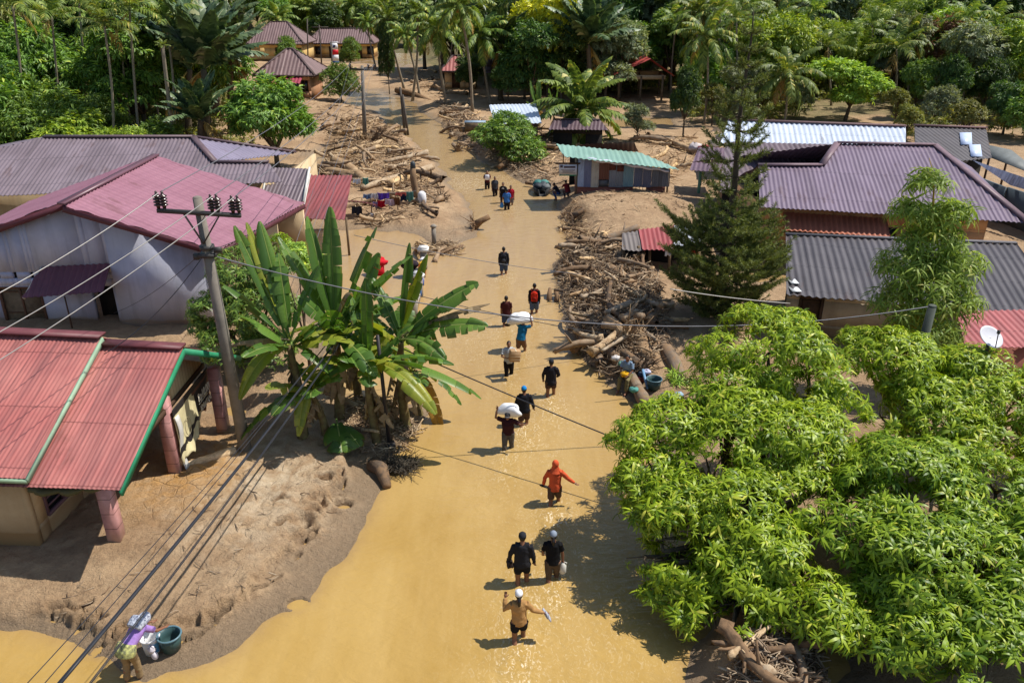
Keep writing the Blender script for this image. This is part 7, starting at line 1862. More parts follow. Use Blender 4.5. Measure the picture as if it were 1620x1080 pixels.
for i, (dx, dy, c) in enumerate([(-.25, .5, rgb(60, 120, 116)), (.2, .6, rgb(84, 140, 132)), (.1, -.1, rgb(70, 78, 84)), (-.25, -.4, rgb(52, 58, 66)), (.25, -.55, rgb(110, 116, 118))]):
    mb = MB(); q = bq + (dx, dy, .5); mb.ball(q, (.3, .36, .22), 12, 8); mb.v[0] += np.random.default_rng(i).normal(0, .02, mb.v[0].shape); tag(mb.obj('bundle', plain('bundle_%d' % i, c, .7, .3), smooth=True, origin=q), ['teal bundle at the bow end of the loaded boat', 'pale teal bundle at the far right of the boat', 'grey bundle amidships in the boat', 'dark bundle at the near left of the boat', 'light grey bundle at the near right of the boat'][i], 'bundle')
dq = D(1566, 534, 19.5)
ds = thing('satellite_dish', 'round white satellite dish tilted up among the leaves by the faded red roof', 'satellite dish', dq - (0, 0, .9))
mb = MB(); rot = np.array(Matrix.Rotation(R(38), 3, 'X') @ Matrix.Rotation(R(12), 3, 'Y'))
ring = np.linspace(0, .34, 8); a = np.linspace(0, 2 * math.pi, 28, endpoint=False); V = [(r * math.cos(t) , r * math.sin(t), .45 * r * r) for r in ring for t in a]
mb.add(np.array(V) @ rot.T + dq, [(i * 28 + j, i * 28 + (j + 1) % 28, (i + 1) * 28 + (j + 1) % 28, (i + 1) * 28 + j) for i in range(7) for j in range(28)])
o = mb.obj('dish', plain('dish_white', rgb(206, 206, 212), .45, .15), ds, smooth=True); o.modifiers.new('thickness', 'SOLIDIFY').thickness = .015
text_mesh('TV', .13, plain('dish_print', rgb(150, 150, 158), .6, bump=0), ds, Matrix.Translation(Vector(dq + rot @ np.array([-.06, .12, .035]))) @ Matrix(rot.tolist()).to_4x4(), 'emblem') if False else None
mb = MB(); f = dq + rot @ np.array([0, 0, .32]); mb.bar(dq + rot @ np.array([.02, -.33, .05]), f, .02); mb.box(f, (.06, .06, .1)); mb.obj('feed_arm', DSTEEL, ds)
mb = MB(); mb.bar(dq - (0, 0, 1.6), dq - (0, 0, .03), .06); mb.obj('mast', DSTEEL, ds)
def bucket(name, label, cat, q, r, h, c, cin=None, rim=None, wall_=.02, handle=False):
    t = thing(name, label, cat, q)
    mb = MB(); n = 24
    mb.lathe([(r * .78, 0), (r * .9, h * .5), (r, h), (r - wall_, h), (r * .9 - wall_, h * .5), (r * .76 - wall_, .03)], n, q); mb.obj('shell', plain('plastic_' + label[:14].replace(' ', '_'), c, .35, .12, 4, .05), t, smooth=False)
    mb = MB(); a = np.linspace(0, 2 * math.pi, 25); P = np.stack([q[0] + r * np.cos(a), q[1] + r * np.sin(a), np.full(25, q[2] + h)], 1); mb.tube(P, .022, 6, cap=False); mb.obj('rim', plain('plastic_rim_' + label[:10].replace(' ', '_'), rim or c, .35, .1, bump=0), t, smooth=True)
    return t
bw = THp(242, 1030); bw[2] += .0
t = bucket('bucket', 'white paint bucket with blue label held by the bending woman', 'bucket', bw, .185, .40, rgb(226, 226, 226))
mb = MB(); a = np.linspace(-1.1, -.2, 9); rr_ = .176; V = [(bw[0] + (rr_ + .012 * z) * math.cos(x), bw[1] + (rr_ + .012 * z) * math.sin(x), bw[2] + .08 + .24 * z) for z in (0, 1) for x in a]
mb.add(V, [(i, i + 1, 10 + i, 9 + i) for i in range(8)]); mb.obj('sticker', plain('blue_sticker', rgb(96, 160, 206), .4, .3, 8, 0), t)
bg_ = THp(272, 1024)
t = bucket('bucket', 'dark green tub with wet laundry in it on the sand', 'tub', bg_, .235, .36, rgb(58, 84, 84), rim=rgb(92, 122, 132))
mb = MB(); g = np.random.default_rng(4)
mb.ball(bg_ + (.03, -.02, .08), (.15, .14, .07), 14, 9); mb.v[0] += g.normal(0, .012, mb.v[0].shape)
tag(mb.obj('laundry', plain('grey_laundry', rgb(120, 108, 110), .9, .4, 9), smooth=True, origin=bg_ + (0, 0, .08)), 'grey and purple wet laundry lying inside the dark green tub', 'laundry')
mb = MB(); q = bw + (.1, -.2, .25); mb.ball(q, (.08, .07, .1), 12, 8); mb.ball(q + (.05, -.02, -.14), (.07, .06, .1), 12, 8); mb.v[0] += g.normal(0, .012, mb.v[0].shape)
tag(mb.obj('cloth', plain('white_wet_cloth', rgb(220, 214, 222), .8, .15, 9), smooth=True, origin=q), 'white wet cloth wrung over the paint bucket', 'cloth')
# washing place under the jam
for lab, px, py, r, h, c, rim in (('maroon basin behind the seated washer', 1012, 596, .3, .2, rgb(96, 34, 44), None), ('dark green tub with pale rim at the washing place', 1034, 610, .26, .36, rgb(34, 56, 58), rgb(84, 120, 120)), ('black basin half under the willowy shrub', 1058, 634, .3, .25, rgb(32, 36, 40), rgb(70, 80, 90))):
    bucket('tub', lab, 'tub', THp(px, py + 4), r, h, c, rim=rim)
q = THp(1020, 614); mb = MB(); mb.bar(q + (-.05, .35, .55), q + (.05, -.25, .1), .08, .05); tag(mb.obj('pipe', plain('blue_plastic', rgb(120, 160, 196), .4), origin=q), 'pale blue plastic plank leaning on the dark green tub', 'plank')
for i, (px, py, c, lab, z) in enumerate([(1023, 588, rgb(190, 190, 214), 'white bundle on the tubs at the washing place', .55), (1015, 592, rgb(60, 70, 90), 'dark blue cloth on the maroon basin', .4), (1003, 616, rgb(86, 150, 140), 'teal cloth laid over the end of the log', .5), (974, 566, rgb(216, 210, 206), 'white cloth lying on the log above the washer', .75), (985, 575, rgb(96, 140, 124), 'green cloth on the log next to the washer', .7), (1074, 624, rgb(150, 180, 206), 'pale blue bottle under the willowy shrub', .4)]):
    q = G(px, py, z); mb = MB(); mb.ball(q, (.16, .13, .09), 12, 8); mb.v[0] += np.random.default_rng(i + 9).normal(0, .014, mb.v[0].shape)
    tag(mb.obj('cloth', plain('wash_cloth_%d' % i, c, .8, .2), smooth=True, origin=q), lab, 'cloth')
for i, (px, py, c, lab, s) in enumerate([(1058, 392, rgb(232, 232, 236), 'white shirt hung at the edge of the wrecked shed', (11, 13)), (1080, 395, rgb(40, 36, 90), 'navy cloth hung on the wrecked shed', (18, 9)), (1098, 388, rgb(196, 30, 40), 'red cloth hung on the wrecked shed behind the conifer', (14, 12))]):
    garment(lab, px, py, s[0], s[1], c, G(1060, 398, 1.5)[1] - .3, seed=50 + i)
for k, (px, py) in enumerate([(1100, 243), (1112, 246), (1128, 238), (1140, 228)]):
    q = THp(px, py); mb = MB(); mb.ball(q + (0, 0, .4), (.5, .45, .4), 10, 7); mb.v[0] += np.random.default_rng(k).normal(0, .08, mb.v[0].shape)
    tag(mb.obj('bag', plain('rubbish_%d' % k, (rgb(206, 196, 196), rgb(150, 60, 60), rgb(196, 180, 170), rgb(170, 170, 176))[k], .7, .4), smooth=True, origin=q), ['white stuffed bag on the rubble left of the silver roof', 'red stuffed bag on the rubble left of the silver roof', 'beige stuffed bag on the rubble by the silver roof', 'grey stuffed bag at the silver roof corner'][k], 'bag')
# ------------------------------------------------------------------ people
SKIN = plain('skin', rgb(134, 92, 68), .55, .15, 6, .1, 60, .35); HAIR = plain('black_hair', rgb(26, 22, 22), .5, .2, 8, .4, 60, .4)
def fabric(n, c, c2=None, sc=5): return plain('fabric_' + n, c, .9, .3, sc, .4, 40, .15, c2=c2)
def remesh(o, vox, smooth=3):
    m = o.modifiers.new('skin', 'REMESH'); m.mode = 'VOXEL'; m.voxel_size = vox; m.use_smooth_shade = True
    if smooth: s = o.modifiers.new('soften', 'SMOOTH'); s.factor = .5; s.iterations = smooth
    return o
def person(label, at, face=0.0, h=1.68, shirt=('shirt', (.1, .1, .1)), sleeve='short', pants=('pants', (.05, .05, .06)), leg='short', head=None, arms=None, lean=0.0, step=.18, z0=-.36, extras=(), group=None, seed=0, female=False, pose='stand', turn=0.0, shirt_len=0.0, headlean=0.0):
    """standing or wading figure; local +Y is where it faces, X is its right"""
    s = h / 1.70; at = np.array(at, float)
    t = thing('person', label, 'person', (at[0], at[1], z0), group, face)
    t['_org'] = [0., 0., 0.]
    W = .92 if female else 1.0
    cl, sl = math.cos(lean), math.sin(lean)
    hipc = np.array([0, 0, .92])
    def up(p):          # upper body leans about the hips
        p = np.array(p, float) - hipc; return np.array([p[0], p[1] * cl + p[2] * sl, -p[1] * sl + p[2] * cl]) + hipc
    sh = {1: up((.165 * W, 0, 1.405)), -1: up((-.165 * W, 0, 1.405))}
    neck, hc = up((0, .0, 1.47)), up((0, .035 + headlean * .1, 1.605 - headlean * .03))
    torso = [up(p) for p in ((0, 0, .9), (0, .0, 1.02), (0, .01, 1.14), (0, .015, 1.28), (0, 0, 1.4), (0, -.005, 1.46))]
    tr = np.array([.11, .098, .1, .106, .08, .05])
    b = MB()
    b.tube(torso, tr, 14, ell=1.38 * W, ell_axis=(0, 1, 0)); b.tube([up((0, -.01, 1.42)), hc - (0, .01, .03)], [.058, .052], 10)
    for sd in (-1, 1): b.tube([torso[4] + (0, 0, -.03), sh[sd] - (0, 0, .01)], [.058, .05], 10)
    if pose == 'stand':
        kn = {1: np.array([.1, step * .55 + .04, .49]), -1: np.array([-.1, -step * .35 + .03, .49])}
        an = {1: np.array([.105, step, .07]), -1: np.array([-.105, -step, .07 + (.1 if step > .1 else 0)])}
        hp = {1: np.array([.092, 0, .9]), -1: np.array([-.092, 0, .9])}
    else:   # seated or squatting: joints given
        kn, an, hp = pose['kn'], pose['an'], {1: np.array([.1, 0, .9]), -1: np.array([-.1, 0, .9])}
    for sd in (-1, 1):
        b.tube([hp[sd] + (0, 0, .04), hp[sd] * .75 + kn[sd] * .25, kn[sd], kn[sd] * .6 + an[sd] * .4 + (0, -.02, 0), an[sd]], [.1, .088, .058, .058, .036], 10)
        b.tube([an[sd] + (0, -.05, -.03), an[sd] + (0, .06, -.035), an[sd] + (0, .17, -.05)], [.034, .04, .025], 8, ell=1.25, ell_axis=(0, 0, 1))
    arms = arms or {}
    wr = {}
    for sd in (-1, 1):
        e, w_ = arms.get(sd, ((.05 * sd, -.03, -.28), (.05 * sd, .06, -.53)))
        e, w_ = sh[sd] + np.array(e), sh[sd] + np.array(w_)
        wr[sd] = w_; arms_ = (e, w_)
        b.tube([sh[sd] - (0, 0, .01), sh[sd] * .5 + e * .5, e, e * .45 + w_ * .55, w_], [.05, .045, .038, .035, .026], 9)
        d = unit(w_ - e); side = unit(np.cross(d, (0, 0, 1.)) + 1e-4) * sd; nrm = np.cross(side, d)
        b.ball(w_ + d * .05, (.04, .026, .05), 8, 6, rot=np.stack([side, nrm, d], 1))
        for i, (off, ln) in enumerate(((-.028, .062), (-.01, .072), (.01, .068), (.027, .055))):
            f0 = w_ + d * .085 + side * off; b.tube([f0, f0 + d * ln * .55 + nrm * .012 * sd, f0 + d * ln * .85 + nrm * .035 * sd], [.0095, .009, .007], 6)
        th = w_ + d * .03 + side * -.035; b.tube([th, th - side * .025 + d * .03, th - side * .03 + d * .06], [.012, .011, .009], 6)
        arms[sd] = arms_
    Rh = rotz(turn)
    def H(p): return hc + Rh @ np.array(p)
    b.ball(hc, (.076, .094, .112), 14, 10, rot=Rh); b.ball(H((0, .04, -.06)), (.052, .055, .055), 10, 8)
    b.ball(H((0, .098, -.012)), (.014, .02, .022), 8, 6); b.ball(H((0, .082, -.055)), (.024, .014, .01), 8, 5); b.ball(H((0, .084, .018)), (.05, .012, .009), 8, 5)
    for sd in (-1, 1): b.ball(H((.077 * sd, -.005, -.005)), (.012, .02, .03), 8, 6)
    def put(mb, name, mat, vox, sm=2):
        for v in mb.v: v *= s
        o = mb.obj(name, mat, t, smooth=True); return remesh(o, vox, sm)
    put(b, 'body', SKIN, .0085, 2)
    eb = MB()
    for sd in (-1, 1): eb.ball(H((.03 * sd, .082, .004)), (.012, .008, .008), 8, 6)
    for v in eb.v: v *= s
    eb.obj('eye', plain('eye_dark', rgb(30, 22, 20), .2, 0, bump=0), t, smooth=True)
    # shirt
    c = MB(); lo = up((0, 0, .86 - shirt_len))
    c.tube([lo, *torso[:5], up((0, -.01, 1.455))], np.array([.132 + shirt_len * .05, .138, .128, .130, .138, .118, .078]), 16, ell=1.42 * W, ell_axis=(0, 1, 0))
    for sd in (-1, 1):
        e, w_ = arms[sd]; c.tube([torso[4] + (0, 0, -.015), sh[sd] + (0, 0, .005)], [.088, .078], 10)
        if sleeve == 'long': c.tube([sh[sd], sh[sd] * .5 + e * .5, e, e * .45 + w_ * .55, w_], [.076, .066, .058, .052, .042], 10)
        else: c.tube([sh[sd], sh[sd] * .5 + e * .5, sh[sd] * .25 + e * .75], [.078, .07, .07], 10)
    if sleeve == 'hood' or head and head[0] == 'hood': pass
    o = put(c, 'shirt', shirt[1] if not isinstance(shirt[1], tuple) else fabric(shirt[0], shirt[1]), .014, 2)
    dt = bpy.data.textures.get('folds') or bpy.data.textures.new('folds', 'CLOUDS'); dt.noise_scale = .12; dt.noise_depth = 2
    dm = o.modifiers.new('folds', 'DISPLACE'); dm.texture = dt; dm.strength = .03; dm.mid_level = .5; dm.texture_coords = 'GLOBAL'
    # trousers
    p = MB(); p.tube([np.array([0, 0, .82]), np.array([0, 0, .93]), up((0, 0, 1.03))], [.125, .132, .118], 14, ell=1.38 * W, ell_axis=(0, 1, 0))
    for sd in (-1, 1):
        cuff = {'short': kn[sd] * .85 + hp[sd] * .15, 'brief': kn[sd] * .55 + hp[sd] * .45, 'knee': kn[sd] * .8 + an[sd] * .2, 'long': kn[sd] * .1 + an[sd] * .9}[leg]
        if leg in ('short', 'brief'): p.tube([hp[sd] + (0, 0, .02), hp[sd] * .6 + cuff * .4, cuff], [.118, .105, .098], 12)
        else: p.tube([hp[sd] + (0, 0, .02), hp[sd] * .6 + kn[sd] * .4, kn[sd], cuff], [.116, .1, .078, .07], 12)
    o = put(p, 'trousers', pants[1] if not isinstance(pants[1], tuple) else fabric(pants[0], pants[1]), .014, 2)
    dm = o.modifiers.new('folds', 'DISPLACE'); dm.texture = dt; dm.strength = .025; dm.mid_level = .5; dm.texture_coords = 'GLOBAL'
    # hair / headgear
    head = head or ('hair',)
    hb = MB(); hb.ball(H((0, -.018, .022)), (.083, .092, .108), 14, 10, rot=Rh)
    if head[0] in ('hair', 'cap'): put(hb, 'hair', HAIR, .011, 1)
    if head[0] == 'cap':
        q = MB(); n, m = 16, 6
        V = [(H((.09 * math.cos(a) * math.cos(e), .105 * math.sin(a) * math.cos(e) - .01, .035 + .105 * math.sin(e)))) for e in np.linspace(0, math.pi / 2 - .05, m) for a in np.linspace(0, 2 * math.pi, n, endpoint=False)]
        q.add(V, [(i * n + j, i * n + (j + 1) % n, (i + 1) * n + (j + 1) % n, (i + 1) * n + j) for i in range(m - 1) for j in range(n)] + [tuple(range((m - 1) * n, m * n))])
        br = [H((x, .08 + y * math.sqrt(max(0, 1 - (x / .085) ** 2)), .035 - .15 * y)) for y in (0, .09) for x in np.linspace(-.08, .08, 7)]
        q.add(br, [(i, i + 1, 8 + i, 7 + i) for i in range(6)])
        for v in q.v: v *= s
        o = q.obj('cap', fabric(head[1], head[2]), t, smooth=True); o.modifiers.new('thickness', 'SOLIDIFY').thickness = .008
    if head[0] in ('hood', 'scarf'):
        q = MB(); q.ball(H((0, -.025, .02)), (.098, .105, .13), 14, 10); q.tube([hc + (0, -.03, -.06), up((0, -.02, 1.43)), up((0, -.03, 1.36))], [.085, .1, .13], 12, ell=1.25, ell_axis=(0, 1, 0))
        put(q, 'hood' if head[0] == 'hood' else 'headscarf', fabric(head[1], head[2], *head[3:]), .013, 2)
    if head[0] == 'ponytail' or (len(head) > 3 and head[3] == 'ponytail'):
        q = MB(); q.tube([H((0, -.09, .01)), H((0, -.135, -.06)), H((0, -.12, -.2)), H((0, -.1, -.27))], [.03, .042, .034, .012], 10); put(q, 'ponytail', HAIR, .011, 1)
    if head[0] == 'ponytail': hb2 = None
    t['_hands'] = [float(q) for sd in (-1, 1) for q in wr[sd] * s]
    t['_head'] = [float(q) for q in hc * s]
    t['_back'] = [float(q) for q in up((0, -.1, 1.28)) * s]
    return t
def W_(t, p):        # a figure's local point in the world
    f = t.rotation_euler.z; return np.array(t.location) + rotz(f) @ np.array(p, float)
def hand(t, sd, reach=.07):
    h = list(t['_hands']); q = np.array(h[:3] if sd < 0 else h[3:]); return W_(t, q + (0, 0, -reach))
def held(mb, name, mat, label, cat, q, smooth=True, vox=None):
    o = mb.obj(name, mat, smooth=smooth, origin=q)
    return tag(o, label, cat)
def sandal(mb, q, az, tilt=.9):
    rot = rotz(az) @ np.array(Matrix.Rotation(tilt, 3, 'X')); k = np.linspace(0, 1, 9)
    P = [np.array(q) + rot @ np.array([w * (.042 + .012 * math.sin(x * 5)), (x - .5) * .25, z]) for z in (0, .022) for x in k for w in (-1, 1)]
    F = [(2 * i, 2 * i + 1, 2 * i + 3, 2 * i + 2) for i in range(8)] + [(18 + 2 * i, 20 + 2 * i, 21 + 2 * i, 19 + 2 * i) for i in range(8)] + [(2 * i, 2 * i + 2, 20 + 2 * i, 18 + 2 * i) for i in range(8)] + [(2 * i + 1, 19 + 2 * i, 21 + 2 * i, 2 * i + 3) for i in range(8)] + [(0, 18, 19, 1), (16, 17, 35, 34)]
    mb.add(P, F); mb.tube([np.array(q) + rot @ np.array(v) for v in ((-.045, .0, .02), (0, .06, .045), (.045, .0, .02))], .008, 5)
def backpack(label, t, c, c2):
    b = W_(t, np.array(t['_back']) + (0, -.1, -.06)); f = t.rotation_euler.z; Rz = rotz(f)
    bp = thing('backpack', label, 'backpack', b)
    mb = MB(); mb.ball(b, (.15, .1, .23), 14, 10, rot=Rz); mb.box(b - (0, 0, .03), (.26, .14, .36), rz=f); o = mb.obj('bag', fabric(label[:12], c), bp, smooth=True); remesh(o, .014, 4)
    mb = MB(); mb.ball(b + Rz @ np.array([0, -.09, -.09]), (.1, .05, .1), 12, 8, rot=Rz); mb.obj('pocket', fabric(label[:12] + '2', c2), bp, smooth=True)
    for sd in (-1, 1):
        mb = MB(); mb.tube([b + Rz @ np.array(v) for v in ((.1 * sd, .06, .2), (.12 * sd, .14, .24), (.13 * sd, .25, .15), (.14 * sd, .26, -.02), (.13 * sd, .12, -.16))], .018, 6); mb.obj('strap', fabric(label[:12] + '2', c2), bp, smooth=True)
BLK_ = rgb(30, 30, 34)
at = lambda px, py: G(px, py, 0)
# nearest woman
p = person('woman in tan long sleeved top, white cap and ponytail wading away, nearest of all', at(821, 1012), .05, 1.62, ('tan', rgb(176, 134, 84)), 'long', ('blackshorts', BLK_), 'brief', ('cap', 'white_cap', rgb(232, 232, 236), 'ponytail'),
           {1: ((.16, .03, -.22), (.38, .02, -.30)), -1: ((-.17, .03, -.2), (-.14, .16, .03))}, .05, .16, female=True, shirt_len=.0)
mb = MB(); q = hand(p, 1, .03) + (.05, 0, 0); sandal(mb, q + (0, .03, -.02), 1.2, 1.0); sandal(mb, q + (.05, -.05, -.03), 1.5, 1.1); held(mb, 'sandals', plain('grey_sandal', rgb(176, 178, 190), .6), 'pair of grey sandals carried in the right hand of the tan topped woman', 'sandals', q); mb = None
bpy.data.objects[-1] if False else None
p = person('man in charcoal long sleeved shirt and black shorts wading away, dark cap on', at(826, 922), -.02, 1.72, ('charcoal', rgb(40, 40, 44)), 'long', ('blackshorts', BLK_), 'brief', ('cap', 'dark_cap', rgb(44, 46, 52)), {1: ((.08, .0, -.27), (.11, .06, -.52)), -1: ((-.11, .0, -.26), (-.13, .1, -.48))}, .06, .1)
mb = MB(); q = hand(p, -1, .1); sandal(mb, q + (-.02, 0, 0), .4, 1.2); sandal(mb, q + (.03, .05, -.03), .9, 1.0); mb.ball(q + (0, .02, .02), (.08, .1, .07), 10, 7); held(mb, 'shoe', plain('dark_shoe', rgb(42, 30, 30), .6), 'dark shoe bundle dangling from the left hand of the charcoal shirted man', 'shoes', q)
p = person('person in black tee and grey cap walking at the tree shadow edge', at(874, 916), 0, 1.66, ('blacktee', rgb(24, 24, 26)), 'short', ('khaki', rgb(96, 80, 64)), 'knee', ('cap', 'grey_cap', rgb(132, 142, 156), 'ponytail'), {1: ((.07, .02, -.27), (.09, .04, -.52)), -1: ((-.09, .05, -.26), (-.08, .16, -.43))}, .05, .14, female=True)
q = hand(p, 1, .2); jg = thing('jug', 'translucent white plastic jug carried by the black tee walker', 'jug', q - (0, 0, .15)); JW = plain('jug_plastic', rgb(206, 202, 192), .35, .1)
mb = MB(); mb.tube([q + (0, 0, -.15), q + (0, 0, -.13), q + (0, 0, .06), q + (0, 0, .11), q + (0, 0, .15)], [.07, .085, .085, .05, .025], 14); mb.obj('body', JW, jg, smooth=True); mb = MB(); mb.tube([q + (.06, 0, .06), q + (.09, 0, .13), q + (.02, 0, .16)], .012, 6); mb.obj('handle', JW, jg, smooth=True)
p = person('person in bright orange red hooded jacket wading away with arms out', at(877, 796), -.12, 1.64, ('orange_red', rgb(214, 92, 56)), 'long', ('brownshort', rgb(92, 72, 60)), 'short', ('hood', 'orange_red', rgb(214, 92, 56)), {1: ((.19, .0, -.2), (.38, .0, -.33)), -1: ((-.13, .02, -.26), (-.17, .06, -.48))}, .08, .2, female=True, shirt_len=.03)
mb = MB(); q = hand(p, -1, .08); sandal(mb, q, 1.9, .5); sandal(mb, q + (.04, .04, -.03), 1.7, .5); held(mb, 'sandals', plain('black_sandal', rgb(38, 34, 36), .6), 'black sandals hanging from the left hand of the orange hooded walker', 'sandals', q)
def sack(label, q, r, rot, seed, c=rgb(226, 228, 232)):
    g = np.random.default_rng(seed); mb = MB(); mb.ball(q, r, 24, 16, rot=rot)
    V = mb.v[0]; d = V - q; nz = np.array([mnoise.noise(Vector(v * 5.0)) for v in V]); V += d * (nz * .28)[:, None]; V[:, 2] += -.25 * (d[:, 0] ** 2) / r[0]
    held(mb, 'sack', plain('sack_cloth_%d' % seed, c, .6, .12, 5, .5, 14), label, 'sack', q)
# sack carrier facing the camera
p = person('man in maroon top and grey cap with a white sack across his shoulders', at(804, 708), math.pi - .1, 1.66, ('maroon', rgb(58, 30, 36)), 'short', ('greyp', rgb(96, 90, 84)), 'long', ('cap', 'grey_cap2', rgb(82, 80, 82)), {1: ((.2, .05, .1), (.16, .0, .33)), -1: ((-.22, .02, -.12), (-.34, .06, -.08))}, .2, .14)
hq = W_(p, p['_head']); sack('white rice sack bent over the neck of the maroon topped man', hq + (.05, .16, .13), (.4, .2, .2), rotz(-.25), 1)
p = person('man in black hooded jacket and bright blue cap walking away behind the sack carrier', at(829, 672), .1, 1.68, ('blackj', rgb(30, 32, 40)), 'long', ('brownshort2', rgb(80, 60, 52)), 'short', ('cap', 'blue_cap', rgb(32, 128, 196)), {1: ((.1, .0, -.26), (.15, .06, -.48)), -1: ((-.09, .0, -.27), (-.12, .06, -.5))}, .05, .15, shirt_len=.02)
p = person('man in black long jacket and dark cap walking away near the leaf shadow', at(871, 626), -.08, 1.68, ('blackj2', rgb(36, 36, 42)), 'long', ('brownshort2', rgb(80, 60, 52)), 'brief', ('cap', 'dark_cap', rgb(44, 46, 52)), {1: ((.1, .06, -.26), (.05, .22, -.4)), -1: ((-.1, .03, -.27), (-.1, .12, -.5))}, .04, .16, shirt_len=.06)
# box carrier
p = person('man in white tee and black trousers carrying a cardboard box toward the camera', at(805, 592), math.pi + .15, 1.64, ('whitetee', rgb(186, 190, 192)), 'short', ('blackp', rgb(34, 30, 30)), 'long', ('hair',), {1: ((.12, .14, -.22), (-.02, .34, -.2)), -1: ((-.12, .14, -.2), (-.06, .36, -.02))}, -.02, .12)
hh = (hand(p, 1, 0) + hand(p, -1, 0)) / 2 + (.12, -.02, .02)
bx = thing('cardboard_box', 'brown taped cardboard box hugged by the white tee man', 'box', hh)
mb = MB(); rot = np.array(Matrix.Rotation(.25, 3, 'Z') @ Matrix.Rotation(.12, 3, 'Y')); mb.box(hh, (.36, .26, .4), rot=rot); o = mb.obj('carton', plain('cardboard', rgb(176, 142, 104), .9, .15, 3, .1), bx); o.modifiers.new('edge', 'BEVEL').width = .01
mb = MB()
for z in (-.12, .0, .12): mb.box(hh + rot @ np.array([0, -.1325, z]), (.362, .006, .012), rot=rot)
mb.box(hh + rot @ np.array([0, 0, .202]), (.05, .262, .006), rot=rot); mb.obj('tape', plain('tape', rgb(206, 184, 150), .3, .1), bx)
# big sack carrier
p = person('man in blue shirt bent under a large white sack, walking toward the box carrier', at(824, 556), -.5, 1.66, ('bluetee', rgb(28, 110, 152)), 'short', ('tanp', rgb(122, 92, 70)), 'short', ('hair',), {1: ((.2, .08, .08), (.12, .12, .32)), -1: ((-.2, .1, .08), (-.14, .14, .3))}, .32, .18)
hq = W_(p, p['_head']); sack('large bulging white sack across the back of the blue shirted man', hq + (-.16, -.02, .14), (.5, .26, .24), rotz(.35), 2)
mb = MB(); q = hq + (-.62, -.08, -.12); mb.ball(q, (.13, .07, .06), 10, 7); held(mb, 'bundle', plain('dark_tie', rgb(52, 36, 32), .8), 'dark tied end bundle hanging off the large white sack', 'bundle', q)
p = person('youth in maroon tee and blue shorts walking away, left of the orange backpack', at(801, 515), .05, 1.62, ('maroontee', rgb(70, 32, 34)), 'short', ('blueshort', rgb(64, 76, 104)), 'short', ('hair',), {}, .04, .16)
p = person('man in black sleeves carrying an orange backpack, jeans shorts, walking away', at(845, 496), -.05, 1.68, ('black3', rgb(32, 30, 34)), 'long', ('jeans', rgb(86, 100, 128)), 'short', ('hair',), {}, .06, .15)
backpack('bright orange red backpack worn in midstream', p, rgb(206, 52, 30), rgb(150, 40, 28))
p = person('lone man in dark jacket and jeans with black backpack at midstream, walking away', at(797, 434), .0, 1.7, ('dark4', rgb(44, 44, 52)), 'long', ('jeans2', rgb(70, 84, 110)), 'short', ('hair',), {}, .03, .16)
backpack('black backpack worn by the lone midstream walker', p, rgb(34, 34, 40), rgb(66, 66, 72))
# far group
gl = 'group wading near the loaded boat'
p = person('person in maroon tee holding a white pack to the chest, leftmost of the far group', at(771, 299), math.pi, 1.6, ('maroon5', rgb(86, 34, 40)), 'short', ('dkp', rgb(38, 32, 34)), 'knee', ('hair',), {1: ((.08, .12, -.24), (-.06, .22, -.2)), -1: ((-.08, .12, -.24), (.06, .22, -.2))}, 0, .12, group=gl)
q = W_(p, (0, .24, 1.2)); mb = MB(); mb.box(q, (.3, .14, .34)); o = held(mb, 'pack', plain('white_pack', rgb(226, 226, 230), .6), 'white pack hugged by the leftmost person of the far group', 'bag', q, False); o.modifiers.new('edge', 'BEVEL').width = .03
p = person('person in dark grey tee second from left in the far group', at(783, 310), math.pi + .2, 1.62, ('grey5', rgb(62, 66, 74)), 'short', ('dkp', rgb(38, 32, 34)), 'long', ('hair',), {}, 0, .15, group=gl)
p = person('person in black tee with pale print facing camera in the far group', at(796, 321), math.pi - .1, 1.66, ('black5', rgb(32, 32, 36), ), 'short', ('dkp', rgb(38, 32, 34)), 'knee', ('hair',), {}, 0, .1, group=gl)
q = np.array([0, .15, 1.3]); mb = MB()
for dz in (0, .06): mb.box(q + (0, .0, dz), (.16 - dz, .01, .03))
mb.obj('shirt_print', plain('pale_print', rgb(200, 196, 190), .8, bump=0), p)
p = person('person in red tee with straps, rightmost of the far group', at(808, 325), math.pi + .1, 1.62, ('red5', rgb(158, 28, 44)), 'short', ('greys', rgb(120, 112, 112)), 'short', ('hair',), {}, 0, .14, group=gl)
p = person('person in blue shirt seen from behind, nearest of the far group', at(802, 332), .05, 1.64, ('blue5', rgb(60, 112, 180)), 'short', ('dkp', rgb(38, 32, 34)), 'long', ('hair',), {-1: ((-.1, .02, -.27), (-.16, .02, -.52))}, .03, .12, group=gl)
q = hand(p, -1, .2); mb = MB(); mb.tube([q + (0, 0, -.16), q + (0, 0, -.05), q + (0, 0, .1), q + (0, 0, .18)], [.1, .13, .09, .02], 12); held(mb, 'bag', plain('blue_bag', rgb(60, 130, 190), .5), 'bright blue plastic bag held by the blue shirted walker', 'bag', q)
